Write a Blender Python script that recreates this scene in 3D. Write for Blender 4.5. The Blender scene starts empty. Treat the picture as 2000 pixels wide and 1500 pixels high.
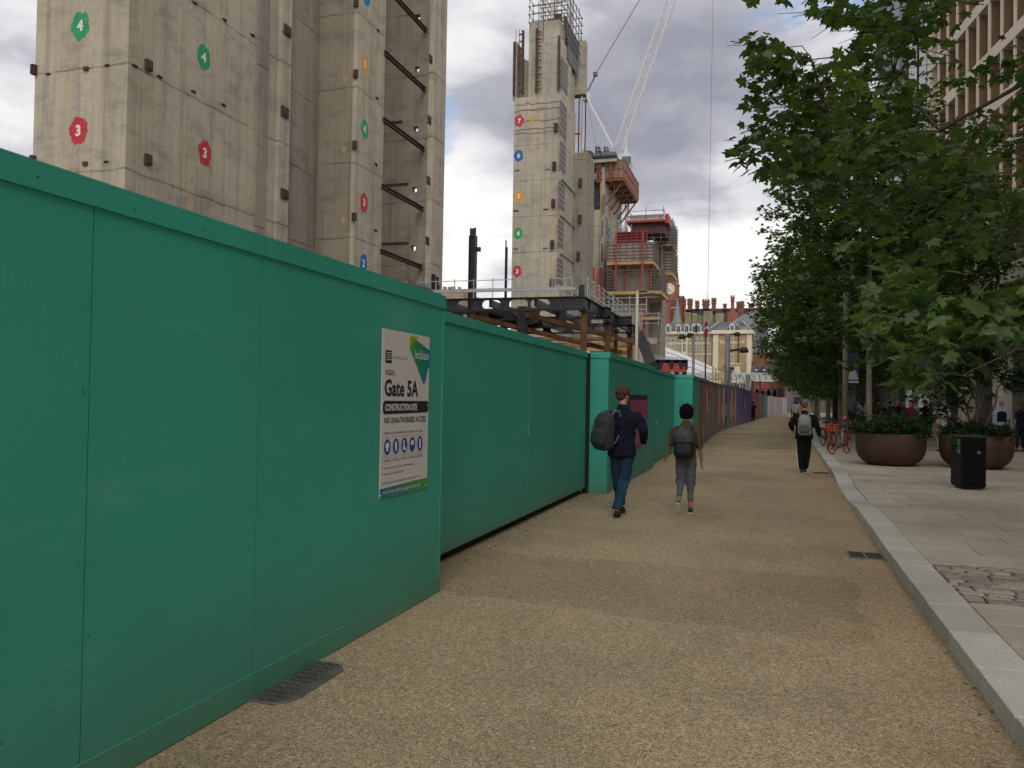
import bpy, math, random
import numpy as np
from mathutils import Vector, Matrix, noise as mnoise
random.seed(7); rng = np.random.default_rng(11)
R = math.radians
scene = bpy.context.scene
col = bpy.data.collections.new('place'); scene.collection.children.link(col)

# ------------------------------------------------------------------ camera
FPX = 1618.0; CH = 1.62
YAW, PITCH, ROLL = R(17.1237), R(1.0013), 0.0175
def basis():
    cy, sy = math.cos(YAW), math.sin(YAW)
    f = Vector((-sy*math.cos(PITCH), cy*math.cos(PITCH), math.sin(PITCH)))
    r0 = Vector((cy, sy, 0)); u0 = r0.cross(f)
    r = r0*math.cos(ROLL)+u0*math.sin(ROLL); u = -r0*math.sin(ROLL)+u0*math.cos(ROLL)
    return r, u, f
CR, CU, CF = basis()
cam = bpy.data.cameras.new('camera'); cam.sensor_width = 36; cam.lens = FPX/2000*36
cam.clip_start = 0.05; cam.clip_end = 6000
camo = bpy.data.objects.new('camera', cam); col.objects.link(camo)
m = Matrix((CR, CU, -CF)).transposed().to_4x4(); m.translation = Vector((0, 0, CH)); camo.matrix_world = m
scene.camera = camo
def ray(px, py): return CF+CR*((px-1000)/FPX)+CU*((750-py)/FPX)
CO = Vector((0, 0, CH))
def onY(px, py, Y): d = ray(px, py); return CO+d*(Y/d.y)      # measured point on a wall that faces -Y
def onX(px, py, X): d = ray(px, py); return CO+d*(X/d.x)      # measured point on a wall that faces +X
def onG(px, py, z=0): d = ray(px, py); return CO+d*((z-CH)/d.z)

# ------------------------------------------------------------------ sky and sun
w = bpy.data.worlds.new('World'); scene.world = w; w.use_nodes = True
nt = w.node_tree; nt.nodes.clear()
def N(nt, t, **k):
    n = nt.nodes.new(t)
    for a, b in k.items():
        if a.startswith('i_'): n.inputs[int(a[2:])].default_value = b
        else: setattr(n, a, b)
    return n
def L(nt, a, b): nt.links.new(a, b)
def MA(nt, op, a, b=None, c=None, clamp=False):
    n = nt.nodes.new('ShaderNodeMath'); n.operation = op; n.use_clamp = clamp
    for i, x in enumerate((a, b, c)):
        if x is None: continue
        if isinstance(x, (int, float)): n.inputs[i].default_value = x
        else: L(nt, x, n.inputs[i])
    return n.outputs[0]
def ramp(nt, fac, stops):
    n = nt.nodes.new('ShaderNodeValToRGB'); e = n.color_ramp.elements
    while len(e) < len(stops): e.new(0.5)
    for q, (p, c) in zip(e, stops):
        q.position = p; q.color = (*c, 1) if len(c) == 3 else c
    L(nt, fac, n.inputs[0]); return n.outputs[0]
def mixc(nt, fac, a, b, mode='MIX'):
    n = nt.nodes.new('ShaderNodeMix'); n.data_type = 'RGBA'; n.blend_type = mode
    for s, x in ((0, fac), (6, a), (7, b)):
        if isinstance(x, (int, float)): n.inputs[s].default_value = x
        elif isinstance(x, tuple): n.inputs[s].default_value = (*x, 1) if len(x) == 3 else x
        else: L(nt, x, n.inputs[s])
    return n.outputs[2]
SUN_DIR = Vector((0.22, -0.74, 0.63)).normalized()
sky = N(nt, 'ShaderNodeTexSky', sky_type='NISHITA', sun_disc=False)
sky.sun_elevation = math.asin(SUN_DIR.z); sky.sun_rotation = math.atan2(SUN_DIR.x, SUN_DIR.y)
tc = N(nt, 'ShaderNodeTexCoord'); sp = N(nt, 'ShaderNodeSeparateXYZ'); L(nt, tc.outputs['Generated'], sp.inputs[0])
zz = MA(nt, 'MAXIMUM', sp.outputs[2], 0.0); dz = MA(nt, 'ADD', zz, 0.30)
cx = MA(nt, 'DIVIDE', sp.outputs[0], dz); cy_ = MA(nt, 'DIVIDE', sp.outputs[1], dz)
cb = N(nt, 'ShaderNodeCombineXYZ'); L(nt, cx, cb.inputs[0]); L(nt, cy_, cb.inputs[1])
def wn(scale, detail, rough, off, dist=0.0):
    mp = N(nt, 'ShaderNodeMapping'); mp.inputs['Location'].default_value = off; L(nt, cb.outputs[0], mp.inputs[0])
    n = N(nt, 'ShaderNodeTexNoise'); n.inputs['Scale'].default_value = scale; n.inputs['Detail'].default_value = detail
    n.inputs['Roughness'].default_value = rough; n.inputs['Distortion'].default_value = dist
    L(nt, mp.outputs[0], n.inputs['Vector']); return n.outputs[0]
cover = wn(1.7, 9, 0.55, (12.7, 2.1, 7.0), 0.3)
shade = wn(1.25, 8, 0.52, (31.2, 5.5, 2.0), 0.25)
fine = wn(4.2, 8, 0.6, (4.0, 2.0, 5.0), 0.4)
sh2 = MA(nt, 'ADD', MA(nt, 'MULTIPLY', shade, 0.78), MA(nt, 'MULTIPLY', fine, 0.22))
elev = MA(nt, 'MULTIPLY', MA(nt, 'SUBTRACT', 0.33, zz), 0.42)           # brighter towards the horizon
sh3 = MA(nt, 'ADD', sh2, MA(nt, 'MAXIMUM', elev, -0.03))
cloudc = ramp(nt, sh3, [(0.38, (0.245, 0.25, 0.30)), (0.46, (0.355, 0.36, 0.405)), (0.505, (0.55, 0.55, 0.58)), (0.575, (0.78, 0.77, 0.745))])
bluef = ramp(nt, MA(nt, 'ADD', cover, MA(nt, 'MULTIPLY', fine, 0.25)), [(0.425, (1, 1, 1)), (0.49, (0, 0, 0))])
b1 = N(nt, 'ShaderNodeBackground'); b1.inputs[1].default_value = 0.12; L(nt, sky.outputs[0], b1.inputs[0])
b2 = N(nt, 'ShaderNodeBackground'); b2.inputs[1].default_value = 0.95; L(nt, cloudc, b2.inputs[0])
mx = N(nt, 'ShaderNodeMixShader'); L(nt, bluef, mx.inputs[0]); L(nt, b2.outputs[0], mx.inputs[1]); L(nt, b1.outputs[0], mx.inputs[2])
wo = N(nt, 'ShaderNodeOutputWorld'); L(nt, mx.outputs[0], wo.inputs[0])
sl = bpy.data.lights.new('sun', 'SUN'); sl.energy = 0.8; sl.angle = R(32); sl.color = (1, 0.96, 0.9)
so = bpy.data.objects.new('sun', sl); col.objects.link(so); so.rotation_euler = SUN_DIR.to_track_quat('Z', 'Y').to_euler(); so.location = (-20, -30, 40)
scene.view_settings.view_transform = 'Standard'; scene.view_settings.look = 'None'
scene.view_settings.exposure = 0.50; scene.view_settings.gamma = 1; scene.view_settings.use_curve_mapping = False

# ------------------------------------------------------------------ materials (colour, grain, wear)
MATS = {}
def newmat(name):
    mt = bpy.data.materials.new(name); mt.use_nodes = True; t = mt.node_tree
    return mt, t, t.nodes['Principled BSDF']
def nz(t, scale, detail=4, rough=0.55, stretch=None, pos=None, w=None):
    g = pos or t.nodes.new('ShaderNodeNewGeometry').outputs['Position']
    if stretch:
        mp = N(t, 'ShaderNodeMapping'); mp.inputs['Scale'].default_value = stretch; L(t, g, mp.inputs[0]); g = mp.outputs[0]
    n = N(t, 'ShaderNodeTexNoise'); n.inputs['Scale'].default_value = scale; n.inputs['Detail'].default_value = detail; n.inputs['Roughness'].default_value = rough
    L(t, g, n.inputs['Vector']); return n.outputs[0]
def bump(t, b, h, strength=0.3, dist=0.01):
    n = N(t, 'ShaderNodeBump'); n.inputs['Strength'].default_value = strength; n.inputs['Distance'].default_value = dist
    L(t, h, n.inputs['Height']); L(t, n.outputs[0], b.inputs['Normal'])
def pm(name, c, rough=0.6, var=0.15, scale=3.0, bmp=0.0, bscale=60, metal=0.0, spec=0.4, stretch=None, rnd=0.0, fine=0.0):
    if name in MATS: return MATS[name]
    mt, t, b = newmat(name)
    n = nz(t, scale, 5, 0.6, stretch)
    lo = tuple(x*(1-var) for x in c); hi = tuple(min(1, x*(1+var)) for x in c)
    cc = ramp(t, n, [(0.3, lo), (0.7, hi)])
    if fine:
        f = nz(t, bscale, 3, 0.7)
        cc = mixc(t, 1.0, cc, ramp(t, f, [(0.35, (1-fine,)*3), (0.65, (1+fine,)*3)]), 'MULTIPLY')
    if rnd:
        oi = N(t, 'ShaderNodeObjectInfo')
        v = MA(t, 'ADD', MA(t, 'MULTIPLY', oi.outputs['Random'], 2*rnd), 1-rnd)
        cbn = N(t, 'ShaderNodeCombineXYZ')
        for i in range(3): L(t, v, cbn.inputs[i])
        cc = mixc(t, 1.0, cc, cbn.outputs[0], 'MULTIPLY')
    L(t, cc, b.inputs['Base Color'])
    b.inputs['Roughness'].default_value = rough; b.inputs['Metallic'].default_value = metal; b.inputs['Specular IOR Level'].default_value = spec
    if bmp: bump(t, b, nz(t, bscale, 4, 0.6), bmp, 0.01)
    MATS[name] = mt; return mt

def concrete(name, c, joint=4.2, dark=0.75, seed=0.0):
    if name in MATS: return MATS[name]
    mt, t, b = newmat(name)
    g = t.nodes.new('ShaderNodeNewGeometry').outputs['Position']
    s = N(t, 'ShaderNodeSeparateXYZ'); L(t, g, s.inputs[0])
    big = nz(t, 0.22, 5, 0.6); streak = nz(t, 1.0, 6, 0.7, (2.2, 2.2, 0.09)); patch = nz(t, 0.9, 6, 0.65, (0.8, 0.8, 1.6)); grit = nz(t, 9, 4, 0.7)
    base = ramp(t, big, [(0.3, tuple(x*0.86 for x in c)), (0.7, tuple(x*1.1 for x in c))])
    base = mixc(t, 1.0, base, ramp(t, streak, [(0.33, (0.72, 0.71, 0.70)), (0.5, (0.98, 0.98, 0.98)), (0.70, (1.12, 1.11, 1.09))]), 'MULTIPLY')
    base = mixc(t, 0.85, base, ramp(t, patch, [(0.36, (0.76, 0.765, 0.78)), (0.50, (1, 1, 1)), (0.74, (1.06, 1.05, 1.02))]), 'MULTIPLY')
    base = mixc(t, 0.6, base, ramp(t, grit, [(0.3, (0.82, 0.82, 0.82)), (0.6, (1.05, 1.05, 1.05))]), 'MULTIPLY')
    # ochre water marks
    och = nz(t, 0.5, 4, 0.6, (1.6, 1.6, 0.1))
    base = mixc(t, ramp(t, och, [(0.58, (0, 0, 0)), (0.72, (0.55,)*3)]), base, tuple(min(1, x*y) for x, y in zip(c, (1.25, 1.08, 0.78))))
    # pour joints, slightly wavy, and formwork joints between them
    wob = MA(t, 'MULTIPLY', nz(t, 0.7, 5, 0.6), 0.22)
    zz_ = MA(t, 'ADD', s.outputs[2], wob)
    md = MA(t, 'ABSOLUTE', MA(t, 'SUBTRACT', MA(t, 'FRACT', MA(t, 'DIVIDE', zz_, joint)), 0.5))
    jl = MA(t, 'LESS_THAN', md, 0.05/joint*0.9)
    mdb = MA(t, 'ABSOLUTE', MA(t, 'SUBTRACT', MA(t, 'FRACT', MA(t, 'DIVIDE', s.outputs[2], joint/3)), 0.5))
    j2 = MA(t, 'MULTIPLY', MA(t, 'LESS_THAN', mdb, 0.012), ramp(t, patch, [(0.4, (0.75,)*3), (0.6, (0.1,)*3)]))
    base = mixc(t, MA(t, 'MULTIPLY', jl, ramp(t, patch, [(0.42, (0.9,)*3), (0.62, (0.25,)*3)])), base, tuple(x*0.38 for x in c))
    base = mixc(t, MA(t, 'MULTIPLY', j2, 0.5), base, tuple(x*0.55 for x in c))
    xy = MA(t, 'ADD', s.outputs[0], s.outputs[1])
    vj = MA(t, 'LESS_THAN', MA(t, 'ABSOLUTE', MA(t, 'SUBTRACT', MA(t, 'FRACT', MA(t, 'DIVIDE', xy, 1.22)), 0.5)), 0.012)
    base = mixc(t, MA(t, 'MULTIPLY', vj, 0.22), base, tuple(x*0.6 for x in c))
    L(t, base, b.inputs['Base Color']); b.inputs['Roughness'].default_value = 0.9; b.inputs['Specular IOR Level'].default_value = 0.2
    bump(t, b, MA(t, 'ADD', grit, MA(t, 'MULTIPLY', jl, -1.0)), 0.35, 0.03)
    MATS[name] = mt; return mt

def hoarding_paint(name, c, dirt=0.6):
    mt, t, b = newmat(name)
    g = t.nodes.new('ShaderNodeNewGeometry').outputs['Position']
    s = N(t, 'ShaderNodeSeparateXYZ'); L(t, g, s.inputs[0])
    base = ramp(t, nz(t, 0.8, 5, 0.6), [(0.3, tuple(x*0.93 for x in c)), (0.7, tuple(x*1.07 for x in c))])
    grain = nz(t, 70, 3, 0.75)
    base = mixc(t, 0.7, base, ramp(t, grain, [(0.3, (0.9,)*3), (0.7, (1.07,)*3)]), 'MULTIPLY')
    fall = MA(t, 'SUBTRACT', 0.55, s.outputs[2]); splash = MA(t, 'MULTIPLY', MA(t, 'ADD', fall, MA(t, 'MULTIPLY', nz(t, 2.2, 5, 0.65), 0.35)), 1.1, clamp=True)
    base = mixc(t, MA(t, 'MULTIPLY', splash, dirt), base, (0.10, 0.12, 0.09))
    spots = ramp(t, nz(t, 5.0, 6, 0.75), [(0.64, (0, 0, 0)), (0.74, (0.45,)*3)])
    base = mixc(t, spots, base, (0.08, 0.22, 0.17))
    rub = ramp(t, nz(t, 1.3, 6, 0.7, (0.5, 0.5, 3.0)), [(0.57, (0, 0, 0)), (0.75, (0.34,)*3)])
    base = mixc(t, rub, base, (0.20, 0.42, 0.35))
    L(t, base, b.inputs['Base Color']); b.inputs['Roughness'].default_value = 0.52; b.inputs['Specular IOR Level'].default_value = 0.45
    bump(t, b, MA(t, 'ADD', grain, MA(t, 'MULTIPLY', nz(t, 2.0, 3), 6.0)), 0.12, 0.004)
    MATS[name] = mt; return mt

def path_mat(k_=1.0, nm='bound_gravel'):
    mt, t, b = newmat(nm)
    g = t.nodes.new('ShaderNodeNewGeometry').outputs['Position']
    v = N(t, 'ShaderNodeTexVoronoi'); v.inputs['Scale'].default_value = 165; L(t, g, v.inputs['Vector'])
    sx = N(t, 'ShaderNodeSeparateColor'); L(t, v.outputs['Color'], sx.inputs[0])
    stones = ramp(t, sx.outputs[0], [(0.0, (0.10, 0.075, 0.045)), (0.18, (0.27, 0.215, 0.125)), (0.5, (0.47, 0.385, 0.235)), (0.78, (0.39, 0.315, 0.19)), (0.92, (0.72, 0.64, 0.46)), (1.0, (0.10, 0.09, 0.08))])
    v2 = N(t, 'ShaderNodeTexVoronoi'); v2.inputs['Scale'].default_value = 48; L(t, g, v2.inputs['Vector'])
    s2 = N(t, 'ShaderNodeSeparateColor'); L(t, v2.outputs['Color'], s2.inputs[0])
    stones = mixc(t, 1.0, stones, ramp(t, s2.outputs[1], [(0.0, (0.80,)*3), (0.5, (1.0,)*3), (1.0, (1.15,)*3)]), 'MULTIPLY')
    big = ramp(t, nz(t, 0.45, 5, 0.6), [(0.33, (0.80, 0.80, 0.80)), (0.5, (0.98, 0.97, 0.96)), (0.7, (1.12, 1.08, 1.02))])
    c = mixc(t, 1.0, stones, big, 'MULTIPLY')
    c = mixc(t, 1.0, c, (k_*1.0, k_*.95, k_*.925), 'MULTIPLY')
    st = ramp(t, nz(t, 1.1, 6, 0.7, (1.0, 0.35, 1)), [(0.36, (0.72, 0.70, 0.68)), (0.47, (1, 1, 1))])
    c = mixc(t, 0.4, c, st, 'MULTIPLY')
    # rust-brown tint by the kerb, grey drips
    s = N(t, 'ShaderNodeSeparateXYZ'); L(t, g, s.inputs[0])
    kb = MA(t, 'MULTIPLY', MA(t, 'SUBTRACT', MA(t, 'ADD', s.outputs[0], MA(t, 'MULTIPLY', nz(t, 1.3, 4), 1.6)), 1.3), 1.2, clamp=True)
    c = mixc(t, MA(t, 'MULTIPLY', kb, 0.35), c, mixc(t, 1.0, c, (1.05, 0.80, 0.62), 'MULTIPLY'))
    wob = MA(t, 'MULTIPLY', MA(t, 'SUBTRACT', nz(t, 1.6, 4), 0.5), 0.5)
    fe = nz(t, 14, 3)
    ya = MA(t, 'ADD', MA(t, 'ADD', s.outputs[1], wob), MA(t, 'MULTIPLY', fe, 0.12))
    yl = MA(t, 'ADD', ya, MA(t, 'MULTIPLY', s.outputs[0], 0.12))
    m1 = MA(t, 'MULTIPLY', MA(t, 'GREATER_THAN', yl, 6.2), MA(t, 'LESS_THAN', ya, 8.4)); m1 = MA(t, 'MULTIPLY', m1, MA(t, 'LESS_THAN', MA(t, 'ADD', s.outputs[0], wob), 0.75))
    c = mixc(t, MA(t, 'MULTIPLY', m1, 0.8), c, mixc(t, 1.0, c, (0.84, 0.82, 0.80), 'MULTIPLY'))
    ln_ = MA(t, 'MULTIPLY', MA(t, 'LESS_THAN', MA(t, 'ABSOLUTE', MA(t, 'SUBTRACT', yl, 6.17)), 0.022), MA(t, 'LESS_THAN', s.outputs[0], 0.7))
    c = mixc(t, MA(t, 'MULTIPLY', ln_, 0.10), c, (0.42, 0.40, 0.36))
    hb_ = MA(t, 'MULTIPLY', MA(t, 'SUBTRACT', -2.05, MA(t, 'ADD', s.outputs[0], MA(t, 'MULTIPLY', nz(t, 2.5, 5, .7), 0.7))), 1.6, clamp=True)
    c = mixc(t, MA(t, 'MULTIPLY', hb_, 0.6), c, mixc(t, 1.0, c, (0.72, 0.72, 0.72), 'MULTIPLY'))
    gum = ramp(t, nz(t, 7.0, 2, 0.5), [(0.73, (0, 0, 0)), (0.75, (0.5,)*3)])
    c = mixc(t, gum, c, (0.16, 0.15, 0.15))
    L(t, c, b.inputs['Base Color']); b.inputs['Roughness'].default_value = 0.82; b.inputs['Specular IOR Level'].default_value = 0.35
    bump(t, b, v.outputs['Distance'], 0.8, 0.005)
    return mt

def leaf_mat(name, cols, trans=0.35, rough=0.45):
    mt, t, b = newmat(name)
    g = t.nodes.new('ShaderNodeNewGeometry')
    isl = g.outputs['Random Per Island']; oi = N(t, 'ShaderNodeObjectInfo')
    f = MA(t, 'FRACT', MA(t, 'ADD', isl, oi.outputs['Random']))
    c = ramp(t, f, [(i/(len(cols)-1), k) for i, k in enumerate(cols)])
    c = mixc(t, 0.5, c, ramp(t, nz(t, 18, 3), [(0.3, (0.75,)*3), (0.7, (1.2,)*3)]), 'MULTIPLY')
    L(t, c, b.inputs['Base Color']); b.inputs['Roughness'].default_value = rough; b.inputs['Specular IOR Level'].default_value = 0.4
    tr = N(t, 'ShaderNodeBsdfTranslucent'); L(t, mixc(t, 1.0, c, (1.25, 1.45, 0.45), 'MULTIPLY'), tr.inputs[0])
    ms = N(t, 'ShaderNodeMixShader'); ms.inputs[0].default_value = trans
    L(t, b.outputs[0], ms.inputs[1]); L(t, tr.outputs[0], ms.inputs[2]); L(t, ms.outputs[0], t.nodes['Material Output'].inputs[0])
    return mt

# ------------------------------------------------------------------ mesh builder
class MB:
    def __init__(s): s.v = []; s.f = []; s.mi = []
    def add(s, vs, fs, mi=0):
        o = len(s.v); s.v += [tuple(x) for x in vs]; s.f += [tuple(i+o for i in f) for f in fs]; s.mi += [mi]*len(fs); return s
    BF = [(0, 3, 2, 1), (4, 5, 6, 7), (0, 1, 5, 4), (1, 2, 6, 5), (2, 3, 7, 6), (3, 0, 4, 7)]
    def box(s, x0, x1, y0, y1, z0, z1, mi=0):
        return s.add([(x0, y0, z0), (x1, y0, z0), (x1, y1, z0), (x0, y1, z0), (x0, y0, z1), (x1, y0, z1), (x1, y1, z1), (x0, y1, z1)], MB.BF, mi)
    def obox(s, c, a, b, d, mi=0):
        c, a, b, d = map(Vector, (c, a, b, d))
        return s.add([c-a-b-d, c+a-b-d, c+a+b-d, c-a+b-d, c-a-b+d, c+a-b+d, c+a+b+d, c-a+b+d], MB.BF, mi)
    def bar(s, p, q, w, h=None, up=(0, 0, 1), mi=0):
        p, q = Vector(p), Vector(q); h = h or w; t = (q-p); ln = t.length
        if ln < 1e-6: return s
        t /= ln; u = Vector(up)
        if abs(t.dot(u)) > 0.97: u = Vector((0, 1, 0)) if abs(t.y) < 0.9 else Vector((1, 0, 0))
        a = t.cross(u).normalized(); b = a.cross(t)
        return s.obox((p+q)/2, t*ln/2, a*w/2, b*h/2, mi)
    def tube(s, pts, r, n=8, mi=0, closed=False):
        pts = [Vector(p) for p in pts]; k = len(pts); rs = r if isinstance(r, (list, tuple)) else [r]*k
        vs = []; ref = None
        for i, p in enumerate(pts):
            if closed: t = pts[(i+1) % k]-pts[i-1]
            else: t = pts[min(i+1, k-1)]-pts[max(i-1, 0)]
            t.normalize()
            if ref is None: ref = Vector((0, 0, 1)) if abs(t.z) < 0.9 else Vector((1, 0, 0))
            a = ref-t*ref.dot(t)
            if a.length < 1e-4: a = Vector((1, 0, 0))-t*t.x
            a.normalize(); ref = a; b = t.cross(a)
            for j in range(n):
                an = 2*math.pi*j/n; vs.append(p+(a*math.cos(an)+b*math.sin(an))*rs[i])
        fs = []
        for i in range(k if closed else k-1):
            i2 = (i+1) % k
            for j in range(n):
                j2 = (j+1) % n; fs.append((i*n+j, i*n+j2, i2*n+j2, i2*n+j))
        if not closed: fs += [tuple(range(n-1, -1, -1)), tuple((k-1)*n+j for j in range(n))]
        return s.add(vs, fs, mi)
    def lathe(s, prof, n=32, c=(0, 0, 0), mi=0, cap=True):
        vs = []; fs = []
        for r, z in prof:
            for j in range(n): a = 2*math.pi*j/n; vs.append((c[0]+r*math.cos(a), c[1]+r*math.sin(a), c[2]+z))
        for i in range(len(prof)-1):
            for j in range(n): j2 = (j+1) % n; fs.append((i*n+j, i*n+j2, (i+1)*n+j2, (i+1)*n+j))
        if cap: fs += [tuple(range(n-1, -1, -1)), tuple((len(prof)-1)*n+j for j in range(n))]
        return s.add(vs, fs, mi)
    def prism(s, poly, o, ax, ay, az, mi=0):
        # poly in (u,v); solid between o and o+az
        o, ax, ay, az = map(Vector, (o, ax, ay, az)); n = len(poly)
        a = [o+ax*u+ay*v for u, v in poly]; b = [p+az for p in a]
        return s.add(a+b, [tuple(range(n-1, -1, -1)), tuple(range(n, 2*n))]+[(i, (i+1) % n, n+(i+1) % n, n+i) for i in range(n)], mi)
    def mesh(s, name, mats, off=(0, 0, 0), smooth=False):
        me = bpy.data.meshes.new(name); o = Vector(off)
        me.from_pydata([tuple(Vector(v)-o) for v in s.v] if o.length else s.v, [], s.f)
        if not isinstance(mats, (list, tuple)): mats = [mats]
        for q in mats: me.materials.append(q)
        if len(mats) > 1: me.polygons.foreach_set('material_index', s.mi)
        if smooth: me.polygons.foreach_set('use_smooth', [True]*len(s.f))
        me.update(); return me
OFF = {}
USED = set()
def tag(o, label=None, cat=None, group=None, kind=None):
    if label:
        o['label'] = label
        if not group and label in USED: print('DUPLABEL', label)
        USED.add(label)
    if cat: o['category'] = cat
    if group: o['group'] = group
    if kind: o['kind'] = kind
    return o
def root(name, label, cat, loc=(0, 0, 0), rz=0.0, group=None):
    o = bpy.data.objects.new(name, None); o.empty_display_size = 0.3; col.objects.link(o); o.location = loc; o.rotation_euler = (0, 0, rz)
    OFF[o.name] = Vector(loc) if rz == 0 else Vector((0, 0, 0)); return tag(o, label, cat, group)
def put(name, me, parent=None, loc=None, kind=None, label=None):
    o = bpy.data.objects.new(name, me); col.objects.link(o)
    if parent is not None: o.parent = parent
    if loc is not None: o.location = loc
    if kind: o['kind'] = kind
    if label: o['label'] = label
    return o
def part(name, mb, mats, parent=None, smooth=False, bevel=0, kind=None, label=None, seg=2, auto=False):
    off = OFF.get(parent.name, Vector((0, 0, 0))) if parent is not None else Vector((0, 0, 0))
    o = put(name, mb.mesh(name, mats, off, smooth), parent, None, kind, label); OFF[o.name] = off
    if bevel:
        b = o.modifiers.new('bevel', 'BEVEL'); b.width = bevel; b.segments = seg; b.limit_method = 'ANGLE'
    if auto:
        for p in o.data.polygons: p.use_smooth = True
        o.data.set_sharp_from_angle(angle=R(40))
    return o
def text_mb(txt, size, ext=0.0, align='CENTER', spacing=1.0, bold=0.0):
    cu = bpy.data.curves.new('text', 'FONT'); cu.body = txt; cu.size = size; cu.align_x = align; cu.align_y = 'CENTER'; cu.resolution_u = 2
    cu.extrude = ext; cu.space_character = spacing; cu.offset = bold
    o = bpy.data.objects.new('text', cu); col.objects.link(o)
    me = bpy.data.meshes.new_from_object(o); bpy.data.objects.remove(o); bpy.data.curves.remove(cu)
    mb = MB(); mb.add([tuple(v.co) for v in me.vertices], [tuple(p.vertices) for p in me.polygons]); bpy.data.meshes.remove(me); return mb
def placed(mb, o, ax, ay, az=None, mi=0, into=None):
    o, ax, ay = Vector(o), Vector(ax), Vector(ay); az = Vector(az) if az is not None else ax.cross(ay)
    out = into or MB(); out.add([o+ax*v[0]+ay*v[1]+az*v[2] for v in mb.v], mb.f, mi); return out
# ================================================================== GROUND
def structure(name, mb, mat, **k): return part(name, mb, mat, None, kind='structure', **k)
asph = pm('site_ground', (0.20, 0.18, 0.15), 0.95, 0.3, 0.6, 0.3, 8)
structure('ground', MB().add([(-900, -300, -0.06), (900, -300, -0.06), (900, 1500, -0.06), (-900, 1500, -0.06)], [(0, 1, 2, 3)]), asph)
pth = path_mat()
pb = MB(); ys = [-25, 0, 5, 8, 12, 16, 20, 30, 45, 60, 80, 100, 140]; xs = [-3.6, -2.0, -0.6, 0.6, 1.3]
def pz(x, y): return 0.0
hx = [(-25, 0), (26, 0), (45, -0.4), (59, 0.1), (77, 0.9), (95, 1.5), (110, 2.2), (136, 4.3), (141, 4.6)]
def sh(y):
    for (a, u), (b, v) in zip(hx, hx[1:]):
        if y <= b: return u+(v-u)*max(0, (y-a))/(b-a)
    return hx[-1][1]
KR = [(-25, 1.20), (4.6, 1.17), (9.4, 1.21), (14.5, 1.30), (20, 1.42), (27.6, 1.58), (45, 1.9), (60, 2.35), (80, 3.0), (100, 3.9), (140, 7.0)]
def kx(y):
    for (a, u), (b, v) in zip(KR, KR[1:]):
        if y <= b: return u+(v-u)*(y-a)/(b-a)
    return KR[-1][1]
vs = []; fs = []
for i, y in enumerate(ys): vs += [(-3.62+sh(y)*0.9, y, 0), (kx(y)+0.05, y, 0)]
for i in range(len(ys)-1): fs.append((2*i, 2*i+1, 2*i+3, 2*i+2))
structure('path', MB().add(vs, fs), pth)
# patched areas in the path surface: darker relaid strip in front of the gate
ps = MB().add([(-3.05, 6.48, 0.004), (-1.7, 6.5, 0.004), (-.9, 6.42, 0.004), (0.0, 6.2, 0.004), (0.62, 5.6, 0.004), (0.9, 5.75, .004), (0.85, 7.2, 0.004), (0.2, 7.9, 0.004), (-.8, 8.3, 0.004), (-3.05, 8.9, 0.004)], [(0, 1, 2, 3, 4, 5, 6, 7, 8, 9)])

def drop(y):   # dropped kerb
    if y < 13.2 or y > 18.9: return 1.0
    if y < 14.4: return 1-(y-13.2)/1.2*0.85
    if y > 17.7: return 0.15+(y-17.7)/1.2*0.85
    return 0.15
KH = 0.12
def pave_z(x, y):
    f = max(0.0, 1-(x-kx(y))/3.0); return KH-KH*(1-drop(y))*f*0.95-0.006
# kerb stones
kb_root = root('kerb', 'pale granite kerb edging the gravel path', 'kerb', (1.35, 12, 0)); del kb_root['category']; del kb_root['label']; kb_root['kind'] = 'structure'
granite = pm('granite', (0.47, 0.445, 0.385), 0.85, 0.12, 1.7, 0.35, 90, rnd=0.13, fine=0.2)
jointm = pm('kerb_joint', (.07, .062, .05), .95, .3, 12)
y = 2.2; i = 0; KW = 0.30
while y < 62:
    ln = 0.92 if y > 9 else 0.80
    y1 = y+ln-0.010
    xa, xb = kx(y), kx(y1); za, zb = KH*drop(y), KH*drop(y1)
    jx = random.uniform(-.003, .003); jz = random.uniform(-.002, .002)
    za += jz; zb += jz
    m_ = MB().add([(xa+jx, y, -0.1), (xa+KW+jx, y, -0.1), (xb+KW+jx, y1, -0.1), (xb+jx, y1, -0.1), (xa+jx, y, za), (xa+KW+jx, y, za), (xb+KW+jx, y1, zb), (xb+jx, y1, zb)], MB.BF)
    part('kerb_stone', m_, granite, kb_root, bevel=0.004, seg=1)
    part('mortar_joint', MB().add([(xb+.004, y1-.01, -.1), (xb+KW-.004, y1-.01, -.1), (xb+KW-.004, y1+.016, -.1), (xb+.004, y1+.016, -.1), (xb+.004, y1-.01, zb-.008), (xb+KW-.004, y1-.01, zb-.008), (xb+KW-.004, y1+.016, zb-.008), (xb+.004, y1+.016, zb-.008)], MB.BF), jointm, kb_root)
    y += ln; i += 1
m_ = MB().add([(kx(-20), -20, -.1), (kx(-20)+KW, -20, -.1), (kx(2.2)+KW, 2.19, -.1), (kx(2.2), 2.19, -.1), (kx(-20), -20, KH), (kx(-20)+KW, -20, KH), (kx(2.2)+KW, 2.19, KH), (kx(2.2), 2.19, KH)], MB.BF)
part('kerb_run', m_, granite, kb_root)
m_ = MB(); y = 62
while y < 138:
    y1 = y+6; m_.add([(kx(y), y, -.1), (kx(y)+KW, y, -.1), (kx(y1)+KW, y1, -.1), (kx(y1), y1, -.1), (kx(y), y, KH), (kx(y)+KW, y, KH), (kx(y1)+KW, y1, KH), (kx(y1), y1, KH)], MB.BF); y = y1
part('kerb_run', m_, granite, kb_root)
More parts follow.
